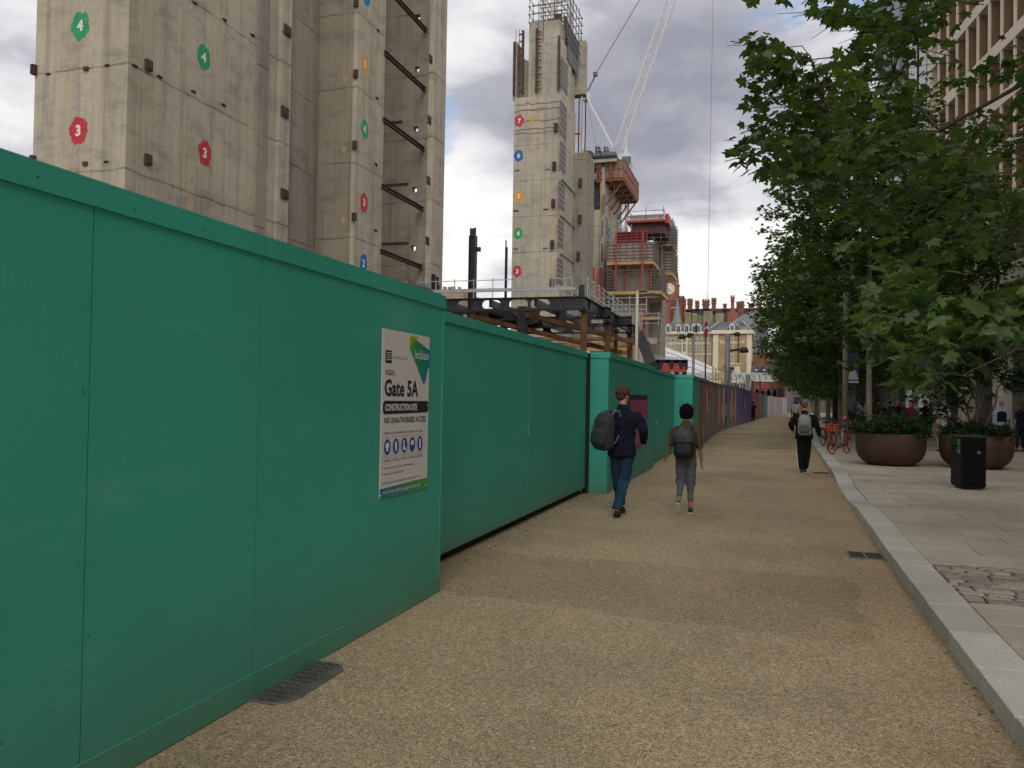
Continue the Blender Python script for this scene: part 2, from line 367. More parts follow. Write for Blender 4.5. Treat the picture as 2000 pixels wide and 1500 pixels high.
# pavement
pav = root('pavement', None, None, (4, 12, 0)); pav['kind'] = 'structure'
under = pm('paving_bed', (0.13, 0.12, 0.10), 0.95, 0.2, 3)
slabm = pm('yorkstone', (0.435, 0.385, 0.30), 0.8, 0.2, 0.55, 0.25, 60, rnd=0.10, fine=0.12)
slabf = pm('far_paving', (0.40, 0.37, 0.31), 0.8, 0.12, 0.6, 0.0)
# bed sheet follows the slabs 3 cm lower
bm_v = []; bm_f = []; cols_ = [0, 0.5, 1, 2, 3, 4.5, 7, 10]; yy = [2.0+0.5*k for k in range(0, 65)]
for y in yy:
    for c in cols_: x = kx(y)+KW+c; bm_v.append((x, y, pave_z(x, y)-0.035))
nC = len(cols_)
for i in range(len(yy)-1):
    for j in range(nC-1): a = i*nC+j; bm_f.append((a, a+1, a+nC+1, a+nC))
part('paving_bed', MB().add(bm_v, bm_f), under, pav)
SETT = (7.15, 8.85)
def in_view(x, y): return x < 0.305*y+0.4 and y > 0
cnt = 0; y = 3.2; row = 0
while y < 33.0 and cnt < 292:
    rh = random.choice([0.46, 0.5, 0.56, 0.62]) if y < 20 else random.choice([0.8, 0.9])
    if y < SETT[0] and y+rh > SETT[0]-0.12: rh = SETT[0]-y
    if SETT[0] <= y < SETT[1]: y = SETT[1]; row += 1; continue
    x = kx(y)+KW+0.008
    first = True
    while True:
        ln = random.uniform(0.62, 1.15)*(1.0 if y < 20 else 1.5)
        if first: ln *= random.uniform(0.5, 1.0); first = False
        if not in_view(x, y+rh): break
        x1 = x+ln-0.009; y1 = y+rh-0.009; q = random.uniform(-0.0025, 0.0025)
        xl0 = x if x > kx(y)+KW+0.02 else kx(y)+KW+0.008; xl1 = x if x > kx(y)+KW+0.02 else kx(y1)+KW+0.008
        vsl = []
        for dzv in (-0.045, 0): vsl += [(xl0, y, pave_z(xl0, y)+q+dzv), (x1, y, pave_z(x1, y)+q+dzv), (x1, y1, pave_z(x1, y1)+q+dzv), (xl1, y1, pave_z(xl1, y1)+q+dzv)]
        part('paving_slab', MB().add(vsl, MB.BF), slabm, pav, bevel=0.004); OFF
        cnt += 1; x += ln
    y += rh; row += 1
Y_END = y
print('slabs', cnt, 'to', y)
# beyond: sheet with its joints left to distance; plus the part to the right, outside the picked slabs
def far_x(y): return 0.305*y+0.4
fb = MB()
for a in [Y_END]+list(range(int(Y_END)+6, 150, 6)):
    b = min(150, a+6) if a != Y_END else int(Y_END)+6
    fb.add([(kx(a)+KW, a, KH-.006), (60, a, KH-.006), (60, b, KH-.006), (kx(b)+KW, b, KH-.006)], [(0, 1, 2, 3)])
nyy = 30
for k in range(nyy):
    a = 2.0+(Y_END-2.0)*k/nyy; b = 2.0+(Y_END-2.0)*(k+1)/nyy
    fb.add([(max(far_x(a)+1.0, kx(a)+KW), a, KH-.012), (60, a, KH-.012), (60, b, KH-.012), (max(far_x(b)+1.0, kx(b)+KW), b, KH-.012)], [(0, 1, 2, 3)])
fb.add([(kx(-20)+KW, -25, KH-.006), (60, -25, KH-.006), (60, 2, KH-.006), (kx(2)+KW, 2, KH-.006)], [(0, 1, 2, 3)])
mt_, t_, b_ = newmat('distant_paving')
br = N(t_, 'ShaderNodeTexBrick'); br.inputs['Scale'].default_value = 1.0; br.inputs['Brick Width'].default_value = 1.3; br.inputs['Row Height'].default_value = 0.8
br.inputs['Mortar Size'].default_value = 0.012; br.inputs['Color1'].default_value = (0.36, 0.335, 0.28, 1); br.inputs['Color2'].default_value = (0.43, 0.40, 0.335, 1); br.inputs['Mortar'].default_value = (0.2, 0.18, 0.15, 1)
L(t_, t_.nodes.new('ShaderNodeNewGeometry').outputs['Position'], br.inputs['Vector'])
L(t_, mixc(t_, 1.0, br.outputs[0], ramp(t_, nz(t_, 0.6, 5), [(0.3, (0.85,)*3), (0.7, (1.1,)*3)]), 'MULTIPLY'), b_.inputs['Base Color']); b_.inputs['Roughness'].default_value = 0.85
part('distant_paving', fb, mt_, pav)
# granite setts patch
settm = pm('sett_stone', (0.30, 0.25, 0.21), 0.85, 0.15, 7, 0.35, 50, rnd=0.28, fine=0.15)
soil = pm('joint_soil', (0.07, 0.055, 0.035), 1, 0.4, 9, 0.5, 60)
bv = MB()
for k in range(8):
    a = SETT[0]+(SETT[1]-SETT[0])*k/8; b = SETT[0]+(SETT[1]-SETT[0])*(k+1)/8
    bv.add([(kx(a)+KW+.004, a, KH-.03), (4.4, a, KH-.03), (4.4, b, KH-.03), (kx(b)+KW+.004, b, KH-.03)], [(0, 1, 2, 3)])
part('sett_bed', bv, soil, pav)
sp_ = root('sett_paving', None, None, (2.4, 8, 0)); sp_['kind'] = 'structure'
y = SETT[0]+0.02; cnt = 0
while y < SETT[1]-0.06:
    rh = random.uniform(0.10, 0.135); x = kx(y)+KW+0.02+random.uniform(0, 0.02); fst = True
    if y+rh > SETT[1]: rh = SETT[1]-y-0.01
    while x < 0.30*y+0.25:
        ln = random.uniform(0.17, 0.33)*(random.uniform(0.4, 1) if fst else 1); fst = False
        g_ = random.uniform(0.014, 0.026); h = KH-0.008+random.uniform(-0.008, 0.004); x1 = x+ln-g_; y1 = y+rh-g_
        t1, t2 = random.uniform(-.004, .004), random.uniform(-.004, .004)
        e = 0.012; r_ = lambda: random.uniform(-.006, .006)
        v_ = [(x, y, h-.06), (x1, y, h-.06), (x1, y1, h-.06), (x, y1, h-.06),
              (x+r_(), y+r_(), h-e), (x1+r_(), y+r_(), h-e), (x1+r_(), y1+r_(), h-e), (x+r_(), y1+r_(), h-e),
              (x+e*1.4, y+e, h+t1), (x1-e*1.4, y+e, h+t2), (x1-e*1.4, y1-e, h+t2), (x+e*1.4, y1-e, h+t1)]
        f_ = [(0, 1, 5, 4), (1, 2, 6, 5), (2, 3, 7, 6), (3, 0, 4, 7), (4, 5, 9, 8), (5, 6, 10, 9), (6, 7, 11, 10), (7, 4, 8, 11), (8, 9, 10, 11)]
        part('sett', MB().add(v_, f_), settm, sp_); cnt += 1; x += ln
    y += rh
print('setts', cnt)
# moss and litter between the setts
ms_ = MB()
for k in range(150):
    x = random.uniform(1.6, 2.9); y = random.uniform(SETT[0], SETT[1]); s_ = random.uniform(.004, .010)
    z = KH-.016
    for j in range(3):
        a = random.uniform(0, 6.28); ms_.add([(x, y, z), (x+s_*math.cos(a), y+s_*math.sin(a), z+s_*1.2), (x+s_*math.cos(a+1), y+s_*math.sin(a+1), z+s_*0.9)], [(0, 1, 2)])
part('moss', ms_, pm('moss', (0.06, 0.08, 0.03), 1, 0.3, 30), sp_, kind='stuff')

# ------------------------------------------------------------------ path furniture
castiron = pm('cast_iron', (0.06, 0.052, 0.047), 0.55, 0.3, 20, 0.4, 120, metal=0.5)
dr = root('drain_grate', 'dark slotted drain grate in the gravel beside the kerb', 'drain cover', (1.03, 9.62, 0.0))
fr = MB(); gx0, gx1, gy0, gy1 = 0.84, 1.205, 9.42, 9.82
fr.box(gx0, gx1, gy0, gy0+.02, 0.002, .012).box(gx0, gx1, gy1-.02, gy1, 0.002, .012).box(gx0, gx0+.02, gy0+.02, gy1-.02, 0.002, .012).box(gx1-.02, gx1, gy0+.02, gy1-.02, 0.002, .012).box(gx0+.17, gx0+.19, gy0+.02, gy1-.02, 0.002, .012)
part('frame', fr, pm('grate_frame', (0.2, 0.19, 0.18), .6, .2, 20, metal=.3), dr)
part('pit', MB().box(gx0+.02, gx1-.02, gy0+.02, gy1-.02, 0.0015, .004), pm('pit_dark', (0.01, 0.01, 0.01), 1), dr)
for k in range(9):
    yq = gy0+.035+k*.04; part('slat', MB().box(gx0+.02, gx0+.17, yq, yq+.022, .0045, .011).box(gx0+.19, gx1-.02, yq, yq+.022, .0045, .011), castiron, dr)
for lab_, (xa_, ya_, xb_, yb_) in (('flat square cover flush in the path beyond the walking woman', (.05, 33.6, .75, 34.4)), ('long narrow cover flush in the path left of the tracksuit walker', (-.25, 31.0, .75, 31.35))):
    c_r = root('access_cover', lab_, 'manhole cover', (xa_, ya_, 0)); part('frame', MB().box(xa_-.04, xb_+.04, ya_-.04, yb_+.04, .001, .005), pm('cover_frame', (.10, .085, .07), .7), c_r); part('tray', MB().box(xa_, xb_, ya_, yb_, .0055, .008), pm('cover_tray', (.26, .21, .15), .85, .2, 20, .4, 90), c_r)
d2 = root('drain_grate', 'small dark drain grate by the kerb at the feet of the tracksuit walker', 'drain cover', (1.3, 20.6, 0)); part('frame', MB().box(1.05, 1.41, 20.5, 20.85, .002, .01), pm('grate_frame', (0.2, 0.19, 0.18), .6), d2)
for k in range(6): part('slat', MB().box(1.07, 1.39, 20.52+k*.055, 20.55+k*.055, .0105, .014), castiron, d2)
lt = MB()
for k in range(260):
    near_ = random.random() < .6
    y_ = random.uniform(2.6, 22); x_ = kx(y_)-abs(random.gauss(0, .10))-.01 if near_ else random.uniform(-2.5, 1.1); s_ = random.uniform(.004, .013)*(1 if near_ else .8); a_ = random.uniform(0, 6.28)
    lt.add([(x_+s_*math.cos(a_+q_)*random.uniform(.6, 1.2), y_+s_*math.sin(a_+q_)*random.uniform(.6, 1.2), .003+random.uniform(0, .004)) for q_ in (0, 1.3, 2.6, 3.9, 5.1)], [(0, 1, 2, 3, 4)])
litter = structure('litter', lt, pm('dry_litter', (.16, .10, .05), .9, .5, 9)); litter['kind'] = 'stuff'
mh = root('manhole_cover', 'worn metal manhole cover partly under the green hoarding', 'manhole cover', (-2.5, 4.1, 0.0))
rx, ry0, ry1 = -2.36, 3.80, 4.48
pl = MB(); poly = [(-2.72, ry0), (rx-.09, ry0-.01), (rx-.02, ry0+.05), (rx, ry0+.14), (rx, ry1-.08), (rx-.05, ry1-.01), (rx-.12, ry1+.02), (-2.72, ry1)]
pl.prism([(u, v) for u, v in poly], (0, 0, 0.0), (1, 0, 0), (0, 1, 0), (0, 0, 0.010)); 
steelw = pm('worn_steel', (0.17, 0.155, 0.14), 0.5, 0.35, 6, 0.3, 60, metal=0.55)
part('plate', pl, steelw, mh, bevel=.004)
rb = MB()
for k in range(11):
    for j in range(5):
        cxx = -2.66+j*0.068; cyy = ry0+.05+k*.062
        if cxx > rx-.04: continue
        ptsa = [(cxx+.030*math.cos(a), cyy+.030*math.sin(a), .012) for a in np.linspace(R(200), R(340), 6)]
        rb.tube(ptsa, .0045, 4)
part('tread_ribs', rb, pm('rib_steel', (0.05, 0.044, 0.04), .5, .3, 9, metal=.3), mh, kind='stuff')
rim = MB()
rim.prism([(-2.72, ry1+.01), (rx-.08, ry1+.03), (rx+.05, ry1-.04), (rx+.07, ry1-.02), (rx-.04, ry1+.05), (-2.3-.2, ry1+.09), (-2.72, ry1+.09)], (0, 0, 0.001), (1, 0, 0), (0, 1, 0), (0, 0, 0.004))
part('mortar_collar', rim, pm('mortar', (0.27, 0.24, 0.19), .9, .3, 12, .4, 60), mh)

# ================================================================== HOARDINGS
green = hoarding_paint('green_hoarding_paint', (0.036, 0.335, 0.257), .45)
green2 = hoarding_paint('green_cap_paint', (0.034, 0.330, 0.252), 0.0)
skirtp = hoarding_paint('green_skirting_paint', (0.045, 0.325, 0.235), 0.55)
black = pm('black_void', (0.012, 0.012, 0.012), 0.8, 0.2)
ply = pm('plywood_edge', (0.16, 0.11, 0.06), .8, .2, 20)
XH = -2.6
hd = root('hoarding', 'long green painted plywood hoarding in the foreground with the gate sign on it', 'hoarding', (XH, 4, 0))
seams = [-2.2, -1.0, 0.22, 1.44, 2.68, 3.84, 5.0, 6.13, 6.44]
for a, b in zip(seams, seams[1:]):
    part('panel', MB().box(XH-.02+random.uniform(-.0015, .0015), XH, a+.003, b-.003, .12, 2.365), green, hd)
    part('seam_backing', MB().box(XH-.029, XH-.0215, b-.03, b+.03, .01, 2.34), black, hd)
    part('skirting_board', MB().box(XH-.018, XH+.012, a+.0022, b-.0022, .006, .135), skirtp, hd)
for a, b in ((-2.2, 0.3), (0.3, 3.84), (3.84, 6.15), (6.15, 6.48)):
    part('cap_board', MB().box(XH-.03, XH+.014, a+.002, b-.002, 2.362, 2.455), green2, hd)
part('top_board', MB().box(XH-.30, XH+.012, -2.2, 6.48, 2.456, 2.470), green2, hd)
part('corner_batten', MB().box(XH-.03, XH+.004, 6.443, 6.48, .006, 2.352), green, hd, bevel=.002)
part('return_panel', MB().box(-3.3, XH-.031, 6.462, 6.48, .01, 2.44), green, hd)
part('framing', MB().box(XH-.12, XH-.03, -2.2, 6.44, 1.1, 1.2).box(XH-.12, XH-.03, -2.2, 6.44, 2.2, 2.3).box(XH-.12, XH-.03, -2.2, 6.44, 0.15, 0.25), ply, hd)
sc = MB()
def screw(mb, x, y, z, r=.006):
    mb.add([(x+.0012, y+r*math.cos(a), z+r*math.sin(a)) for a in np.linspace(0, 6.283, 7)[:-1]], [(0, 1, 2, 3, 4, 5)])
for s_ in seams:
    for z in (.05, .10, .33, .62, .95, 1.3, 1.62, 1.95, 2.28):
        for d in (-.03, .03):
            if random.random() < .45: screw(sc, XH+(.012 if z < .13 else 0), s_+d+random.uniform(-.006, .006), z+random.uniform(-.02, .02), random.choice([.003, .0035, .0045]))
for k in range(12): screw(sc, XH, random.uniform(1.5, 6.3), random.choice([.33, .62, 1.3, 1.62])+random.uniform(-.03, .03), .004)
for k in range(16): screw(sc, XH+.014, -1+k*.48+random.uniform(-.05, .05), 2.40+random.uniform(-.02, .02), .005)
part('screw_heads', sc, pm('screw_dark', (0.015, 0.03, 0.025), .6), hd, kind='stuff')

# gate: two leaves on a recessed plane
XG = -3.0
wht_ = pm('painted_white', (.6, .6, .58), .5)
gt = root('site_gate', 'recessed green double gate with a dark gap under its leaves', 'gate', (XG, 10.8, 0))
for a, b in ((6.52, 10.49), (10.52, 14.10)):
    mid = (a+b)/2
    lf = part('gate_leaf', MB().box(XG-.05, XG, a, b, .13, 2.36), green, gt)
    part('cap_board', MB().box(XG-.06, XG+.02, a, b, 2.35, 2.452), green2, lf, bevel=.002)
    part('bottom_rail', MB().box(XG-.06, XG+.006, a, b, .10, .20), skirtp, lf, bevel=.002)
part('threshold', MB().box(XG-.9, XG-.07, 6.5, 14.15, -.02, .03), black, gt)
part('slide_rail', MB().box(XG-.30, XG-.08, 6.5, 14.15, .03, .20), pm('rail_black', (0.02, 0.018, 0.016), .8), gt)
part('inner_board', MB().box(XG-.36, XG-.31, 6.5, 14.15, .0, 2.3), black, gt)
part('rubble', (lambda q: [q.lathe([(.0, 0), (random.uniform(.006, .02), 0), (random.uniform(.005, .012), random.uniform(.006, .018)), (0, .02)], 5, (random.uniform(-3.02, -2.78), random.uniform(7.5, 14.1), -.004)) for _ in range(45)] and q)(MB()), pm('rubble', (0.12, 0.10, 0.08), 1, .4, 30), gt, kind='stuff')
part('latch', MB().box(XG, XG+.018, 10.47, 10.535, 1.12, 1.28), green2, gt, bevel=.002)
part('gate_post', MB().box(-3.06, -2.952, 14.125, 14.26, 0, 2.43), black, gt); part('post_cap', MB().box(-3.06, -2.952, 14.12, 14.26, 2.431, 2.465), wht_, gt); part('seam_backing', MB().box(XG-.06, XG-.0505, 10.44, 10.58, .1, 2.34), black, gt)

def run(name, lab, y0, y1, X, pw, h=2.45, cat='hoarding', mats=(green, green2, skirtp), endface=None, base=None):
    r = root(name, lab, cat, (X, (y0+y1)/2, 0)); n = max(1, round((y1-y0)/pw)); pw = (y1-y0)/n
    for k in range(n):
        a = y0+k*pw; b = a+pw
        part('panel', MB().box(X-.02, X, a+.004, b-.004, .0, h-.09), mats[0], r); part('seam_backing', MB().box(X-.029, X-.0215, b-.03, b+.03, .01, h-.1), black, r)
    part('cap_board', MB().box(X-.03, X+.022, y0, y1, h-.095, h), mats[1], r, bevel=.002)
    if endface:
        part('end_panel', MB().box(endface, X+.0005, y0-.024, y0-.002, .0, h-.09), mats[0], r, bevel=.0015)
        part('end_cap_board', MB().box(endface, X+.03, y0-.045, y0-.025, h-.10, h+.002), mats[1], r, bevel=.002)
    return r
r1 = run('hoarding', 'green boxed-out hoarding bay with the magenta poster', 14.23, 20.35, -2.63, 1.53, endface=-2.95)
part('end_skirting', MB().box(-2.95, -2.625, 14.18, 14.205, .0, .14), skirtp, r1)
r2 = run('hoarding', 'recessed green hoarding length with the site door between two boxed-out bays', 20.37, 26.3, -2.78, 1.2)
part('door_frame_gap', MB().box(-2.779, -2.774, 21.6, 21.63, .06, 2.30), black, r2)
part('door_frame_gap', MB().box(-2.779, -2.774, 22.75, 22.78, .06, 2.30), black, r2)
dp = part('door', MB().box(-2.778, -2.766, 21.64, 22.74, .03, 2.28), green, r2, bevel=.002)
part('handle', MB().box(-2.766, -2.72, 21.70, 21.73, 1.0, 1.12), pm('handle_grey', (.3, .3, .3), .4, metal=.8), dp)
r3 = run('hoarding', 'short green boxed-out bay at the start of the painted mural', 26.36, 28.6, -2.22, 1.1, endface=-2.85)

# magenta poster in black frame
po = root('poster', 'plain magenta poster in a black frame on the green boxed-out bay', 'poster', (-2.62, 18, 1.2))
part('frame', MB().box(-2.63, -2.60, 16.35, 18.95, .62, 1.74), pm('poster_black', (.015, .015, .018), .4), po, bevel=.002)
part('print', MB().box(-2.5995, -2.596, 16.47, 18.86, .70, 1.64), pm('magenta_print', (.34, .055, .17), .45, .12, 2), po)

# ------------------------------------------------------------------ gate sign
sg = root('site_sign', 'white gate 5A construction site sign screwed to the near hoarding', 'sign', (XH+.003, 5.73, .9))
S0, S1, Z0, Z1 = 5.305, 6.155, .895, 2.10; SW, SH = S1-S0, Z1-Z0
def sgm(name, c, r=.35): return pm(name, c, r, .03, 3)
part('board', MB().box(XH+.001, XH+.006, S0, S1, Z0, Z1), sgm('sign_white', (.62, .60, .60)), sg, bevel=.001)
XS = XH+.0062
def flat(name, poly, mat, lift=0): # poly in sign units u (0..1 left to right), v (0..1 bottom to top)
    return part(name, MB().prism([(S0+u*SW, Z0+v*SH) for u, v in poly], (XS+lift, 0, 0), (0, 1, 0), (0, 0, 1), (.0012, 0, 0)), mat, sg)
ink = sgm('sign_ink', (.02, .02, .025)); wht = sgm('sign_lettering_white', (.75, .75, .75))
def words(txt, u, v, hgt, width, mat, name='lettering', align='LEFT', lift=0.0, bold=0.0):
    t = text_mb(txt, 1.0, 0, 'LEFT', bold=bold); xs_ = [p[0] for p in t.v]; zs_ = [p[1] for p in t.v]
    w0, w1, h0, h1 = min(xs_), max(xs_), min(zs_), max(zs_); sx_ = width*SW/(w1-w0); sz_ = hgt*SH/(h1-h0)
    q = MB(); q.add([(XS+lift+.0015, S0+u*SW+(p[0]-w0)*sx_, Z0+v*SH+(p[1]-h0)*sz_) for p in t.v], t.f)
    return part(name, q, mat, sg)
# logo shield: gradient of yellow-green, green, teal
flat('logo_corner', [(.54, .985), (.74, .985), (.60, .93), (.54, .90)], sgm('logo_lime', (.28, .42, .02)))
mt_, t_, b_ = newmat('logo_gradient'); g_ = t_.nodes.new('ShaderNodeNewGeometry').outputs['Position']; s_ = N(t_, 'ShaderNodeSeparateXYZ'); L(t_, g_, s_.inputs[0])
f_ = MA(t_, 'DIVIDE', MA(t_, 'SUBTRACT', s_.outputs[1], S0+.5*SW), .5*SW)
L(t_, ramp(t_, f_, [(0.0, (.10, .36, .03)), (.45, (.02, .25, .10)), (1, (.01, .16, .30))]), b_.inputs['Base Color']); b_.inputs['Roughness'].default_value = .35
flat('logo_shield', [(.545, .905), (.63, .965), (.70, .962), (1.0, .912), (1.0, .80), (.96, .79), (.915, .71), (.89, .69), (.86, .69), (.83, .71), (.66, .83)], mt_, .0014)
words('lendlease', .66, .845, .06, .31, wht, 'logo_name', lift=.003)
flat('project_logo', [(.06, .875), (.18, .875), (.18, .80), (.06, .80)], ink)
for k in range(4): flat('logo_stripe', [(.08, .862-k*.014), (.17, .866-k*.014), (.17, .861-k*.014), (.08, .857-k*.014)], sgm('sign_white', (.6, .6, .6)), .0014)
words('KGX1 Project Team', .205, .825, .022, .29, sgm('sign_grey', (.12, .12, .13)))
words('KGX1', .07, .728, .032, .17, ink, bold=.02)
words('Gate 5A', .05, .60, .105, .70, ink, 'gate_number', bold=.03)
flat('black_bar', [(.03, .51), (.03, .56), (.06, .575), (.97, .575), (.995, .56), (.995, .525), (.97, .50), (.06, .495)], ink)
words('CONSTRUCTION SITE', .065, .515, .042, .66, wht, lift=.0012, bold=.025)
words('NO UNAUTHORISED ACCESS', .06, .44, .036, .88, ink, bold=.02)
words('PROTECTIVE EQUIPMENT MUST BE WORN AT ALL TIMES', .06, .372, .016, .80, ink)
blue = sgm('mandatory_blue', (.012, .05, .28))
for k in range(5):
    u0 = .045+k*.172
    flat('pictogram_card', [(u0, .215), (u0+.15, .215), (u0+.15, .36), (u0, .36)], sgm('card_line', (.25, .25, .27)))
    flat('pictogram_ground', [(u0+.006, .219), (u0+.144, .219), (u0+.144, .356), (u0+.006, .356)], sgm('sign_white', (.6, .6, .6)), .0008)
    cu_, cv_ = u0+.075, .30
    flat('pictogram_disc', [(cu_+.062*math.cos(a), cv_+.048*math.sin(a)) for a in np.linspace(0, 6.283, 25)[:-1]], blue, .0016)
    shp = [[(-.035, 0), (-.03, .018), (0, .03), (.03, .018), (.035, 0), (.02, -.004), (.015, -.025), (-.015, -.025), (-.02, -.004)],
           [(-.012, -.03), (-.02, .01), (-.008, .03), (.008, .03), (.02, .01), (.012, -.03)],
           [(-.02, .03), (0, .03), (.002, -.008), (.03, -.018), (.03, -.03), (-.02, -.03)],
           [(-.03, .012), (-.012, .028), (.012, .028), (.03, .012), (.028, -.004), (.006, -.002), (-.006, -.002), (-.028, -.004)],
           [(-.012, .03), (.004, .032), (.014, .02), (.012, -.03), (-.014, -.03)]][k]
    flat('pictogram', [(cu_+a, cv_+b) for a, b in shp], wht, .003)
    for j in range(3): words(['Safety helmets', 'must be worn', 'in this area'][j] if k == 0 else ['High visibility', 'Safety boots', 'Eye protection', 'Safety gloves'][k-1] if j == 0 else ['must be worn', 'in this area'][j-1], u0+.015, .243-j*.012, .007, .12, ink, lift=.001)
words('All visitors must report to the Site Office located at:', .045, .165, .018, .64, ink)
words('Goods Way, London N1C 4UR', .045, .13, .018, .42, ink)
words('All personnel must be inducted before starting work on site', .045, .078, .018, .78, ink)
mt2, t_, b_ = newmat('footer_gradient'); g_ = t_.nodes.new('ShaderNodeNewGeometry').outputs['Position']; s_ = N(t_, 'ShaderNodeSeparateXYZ'); L(t_, g_, s_.inputs[0])
L(t_, ramp(t_, MA(t_, 'DIVIDE', MA(t_, 'SUBTRACT', s_.outputs[1], S0), SW), [(0, (.01, .15, .30)), (.5, (.02, .22, .14)), (1, (.08, .28, .03))]), b_.inputs['Base Color']); b_.inputs['Roughness'].default_value = .35
flat('footer_band', [(0, 0), (1, 0), (1, .068), (0, .058)], mt2)
words('THIS SITE WILL OPERATE INCIDENT & INJURY FREE', .05, .018, .022, .78, wht, lift=.0014)
scb = MB()
for u, v in ((.03, .975), (.54, .975), (.97, .975), (.02, .53), (.985, .545), (.02, .02), (.53, .02), (.97, .02)):
    scb.lathe([(.006, 0), (.005, .003), (0, .004)], 8, (0, 0, 0))
    n_ = len(scb.v)-24
    for i_ in range(n_, len(scb.v)): x_, y_, z_ = scb.v[i_]; scb.v[i_] = (XS+z_, S0+u*SW+x_, Z0+v*SH+y_)
part('screw_heads', scb, pm('screw_steel', (.6, .58, .55), .3, metal=.8), sg)

# ------------------------------------------------------------------ mural lengths
def poly_run(name, lab, pts, cols_, h0, h1, pw=1.3, cat='hoarding', cap=None):
    r = root(name, lab, cat, (pts[0][0], pts[0][1], 0)); k = 0; tot = sum(math.dist(a, b) for a, b in zip(pts, pts[1:])); acc = 0
    for a, b in zip(pts, pts[1:]):
        ln = math.dist(a, b); n = max(1, round(ln/pw)); d = Vector((b[0]-a[0], b[1]-a[1], 0))/ln; nn = Vector((d.y, -d.x, 0))
        for i in range(n):
            p = Vector((*a, 0))+d*(ln*i/n+.004); q = Vector((*a, 0))+d*(ln*(i+1)/n-.004); h = h0+(h1-h0)*(acc+ln*(i+.5)/n)/tot
            c = cols_[k % len(cols_)]; k += 1
            part('panel', MB().prism([(0, 0), ((q-p).length, 0), ((q-p).length, h), (0, h)], p, d, (0, 0, 1), -nn*.02), c, r)
            if cap: part('cap_board', MB().prism([(0, h-.1), ((q-p).length, h-.1), ((q-p).length, h), (0, h)], p+nn*.004, d, (0, 0, 1), nn*.02), cap, r)
        acc += ln
    return r
greyp = hoarding_paint('mural_grey', (.22, .19, .165), .4)
mural = poly_run('mural_hoarding', 'grey hoarding painted with a colourful mural of arched doorways', [(-2.22, 28.62), (-2.5, 45), (-2.02, 59)], [greyp], 2.45, 2.72, 1.22, cap=hoarding_paint('mural_grey_cap', (.20, .19, .175), 0))
# painted shapes of the mural: upright arches and bars, a thin coat of paint
mc = {k: hoarding_paint('mural_'+k, c, .35) for k, c in dict(rust=(.50, .12, .06), green=(.14, .22, .05), blue=(.05, .13, .36), brown=(.20, .10, .05), cream=(.55, .46, .36), dark=(.05, .03, .028), teal=(.08, .26, .22), wine=(.27, .05, .06), tan=(.42, .26, .15)).items()}
def murx(y):
    return -2.22+(y-28.62)/(45-28.62)*(-.28) if y < 45 else -2.5+(y-45)/14*.48
def mshape(y0, y1, z0, z1, c, arch=False, lift=.002):
    d = Vector((murx(y1)-murx(y0), y1-y0, 0)); ln = d.length; d /= ln; nn = Vector((d.y, -d.x, 0))
    if arch:
        r = ln/2; rz = min(r*1.4, (z1-z0)*.4); pl_ = [(0, z0), (ln, z0), (ln, z1-rz)]+[(ln/2+r*math.cos(a), z1-rz+rz*math.sin(a)) for a in np.linspace(.25, 2.89, 8)]+[(0, z1-rz)]
    else: pl_ = [(0, z0), (ln, z0), (ln, z1), (0, z1)]
    part('painted_shape', MB().prism(pl_, Vector((murx(y0), y0, 0))+nn*lift, d, (0, 0, 1), nn*.002), mc[c], mural)
mshape(28.7, 29.3, 1.35, 2.2, 'green'); mshape(28.7, 29.2, .12, 1.3, 'brown'); mshape(29.5, 31.4, .05, 2.28, 'dark', True); mshape(29.75, 31.3, .06, 2.2, 'brown', True, .0045)
mshape(31.7, 32.8, .9, 2.25, 'rust', True); mshape(31.8, 32.6, .1, .85, 'cream', True); mshape(33.1, 33.6, .1, 2.2, 'wine'); mshape(33.7, 35.0, 1.2, 2.25, 'cream', True); mshape(33.8, 34.9, .3, 1.15, 'tan', True)
mshape(35.1, 35.8, .12, 2.3, 'brown'); mshape(36.0, 38.6, 1.9, 2.32, 'rust'); mshape(36.3, 38.2, 1.6, 1.85, 'brown'); mshape(36.1, 38.5, .12, 1.75, 'cream', True); mshape(36.7, 38.3, .14, 1.72, 'blue', True, .0045)
mshape(39.0, 39.6, .12, 2.3, 'teal'); mshape(39.9, 41.8, .12, 2.3, 'rust', True); mshape(42, 43.2, .9, 2.35, 'green', True); mshape(42.1, 43.1, .12, .85, 'teal', True); mshape(43.5, 44.7, .12, 2.3, 'brown', True)
for k, (a, b, c) in enumerate([(45.2, 46.4, 'tan'), (46.8, 48.2, 'wine'), (48.5, 49.3, 'cream'), (49.6, 51.2, 'dark'), (51.5, 52.3, 'blue'), (52.7, 54, 'brown'), (54.3, 55.2, 'cream'), (55.6, 57.2, 'wine'), (57.5, 58.7, 'tan')]):
    mshape(a, b, .12 if k % 2 else .5, 2.4, c, k % 2 == 1)
    if k % 2: mshape(a+.3, b-.3, .8, 1.6, 'tan', True, .0045)
purple = hoarding_paint('purple_paint', (.10, .055, .18), .3)
r = poly_run('hoarding', 'plain purple painted hoarding past the mural', [(-2.01, 59.05), (-1.2, 76.5)], [purple], 2.72, 2.6, 2.4)
part('notice', MB().prism([(0, 1.0), (1.9, 1.0), (1.9, 2.0), (0, 2.0)], (-1.70, 66.2, 0), Vector((.81, 17.45, 0)).normalized(), (0, 0, 1), (.03, 0, 0)), pm('olive_notice', (.22, .20, .05), .6), r)
poly_run('hoarding', 'orange brown painted hoarding between the purple and teal lengths', [(-1.19, 76.6), (-.62, 91)], [hoarding_paint('orange_paint', (.42, .14, .07), .3)], 2.6, 2.6, 2.4)
poly_run('hoarding', 'grey teal painted hoarding beyond the orange length', [(-.61, 91.1), (.10, 107)], [hoarding_paint('teal_paint', (.10, .22, .22), .3)], 2.6, 2.5, 2.4)
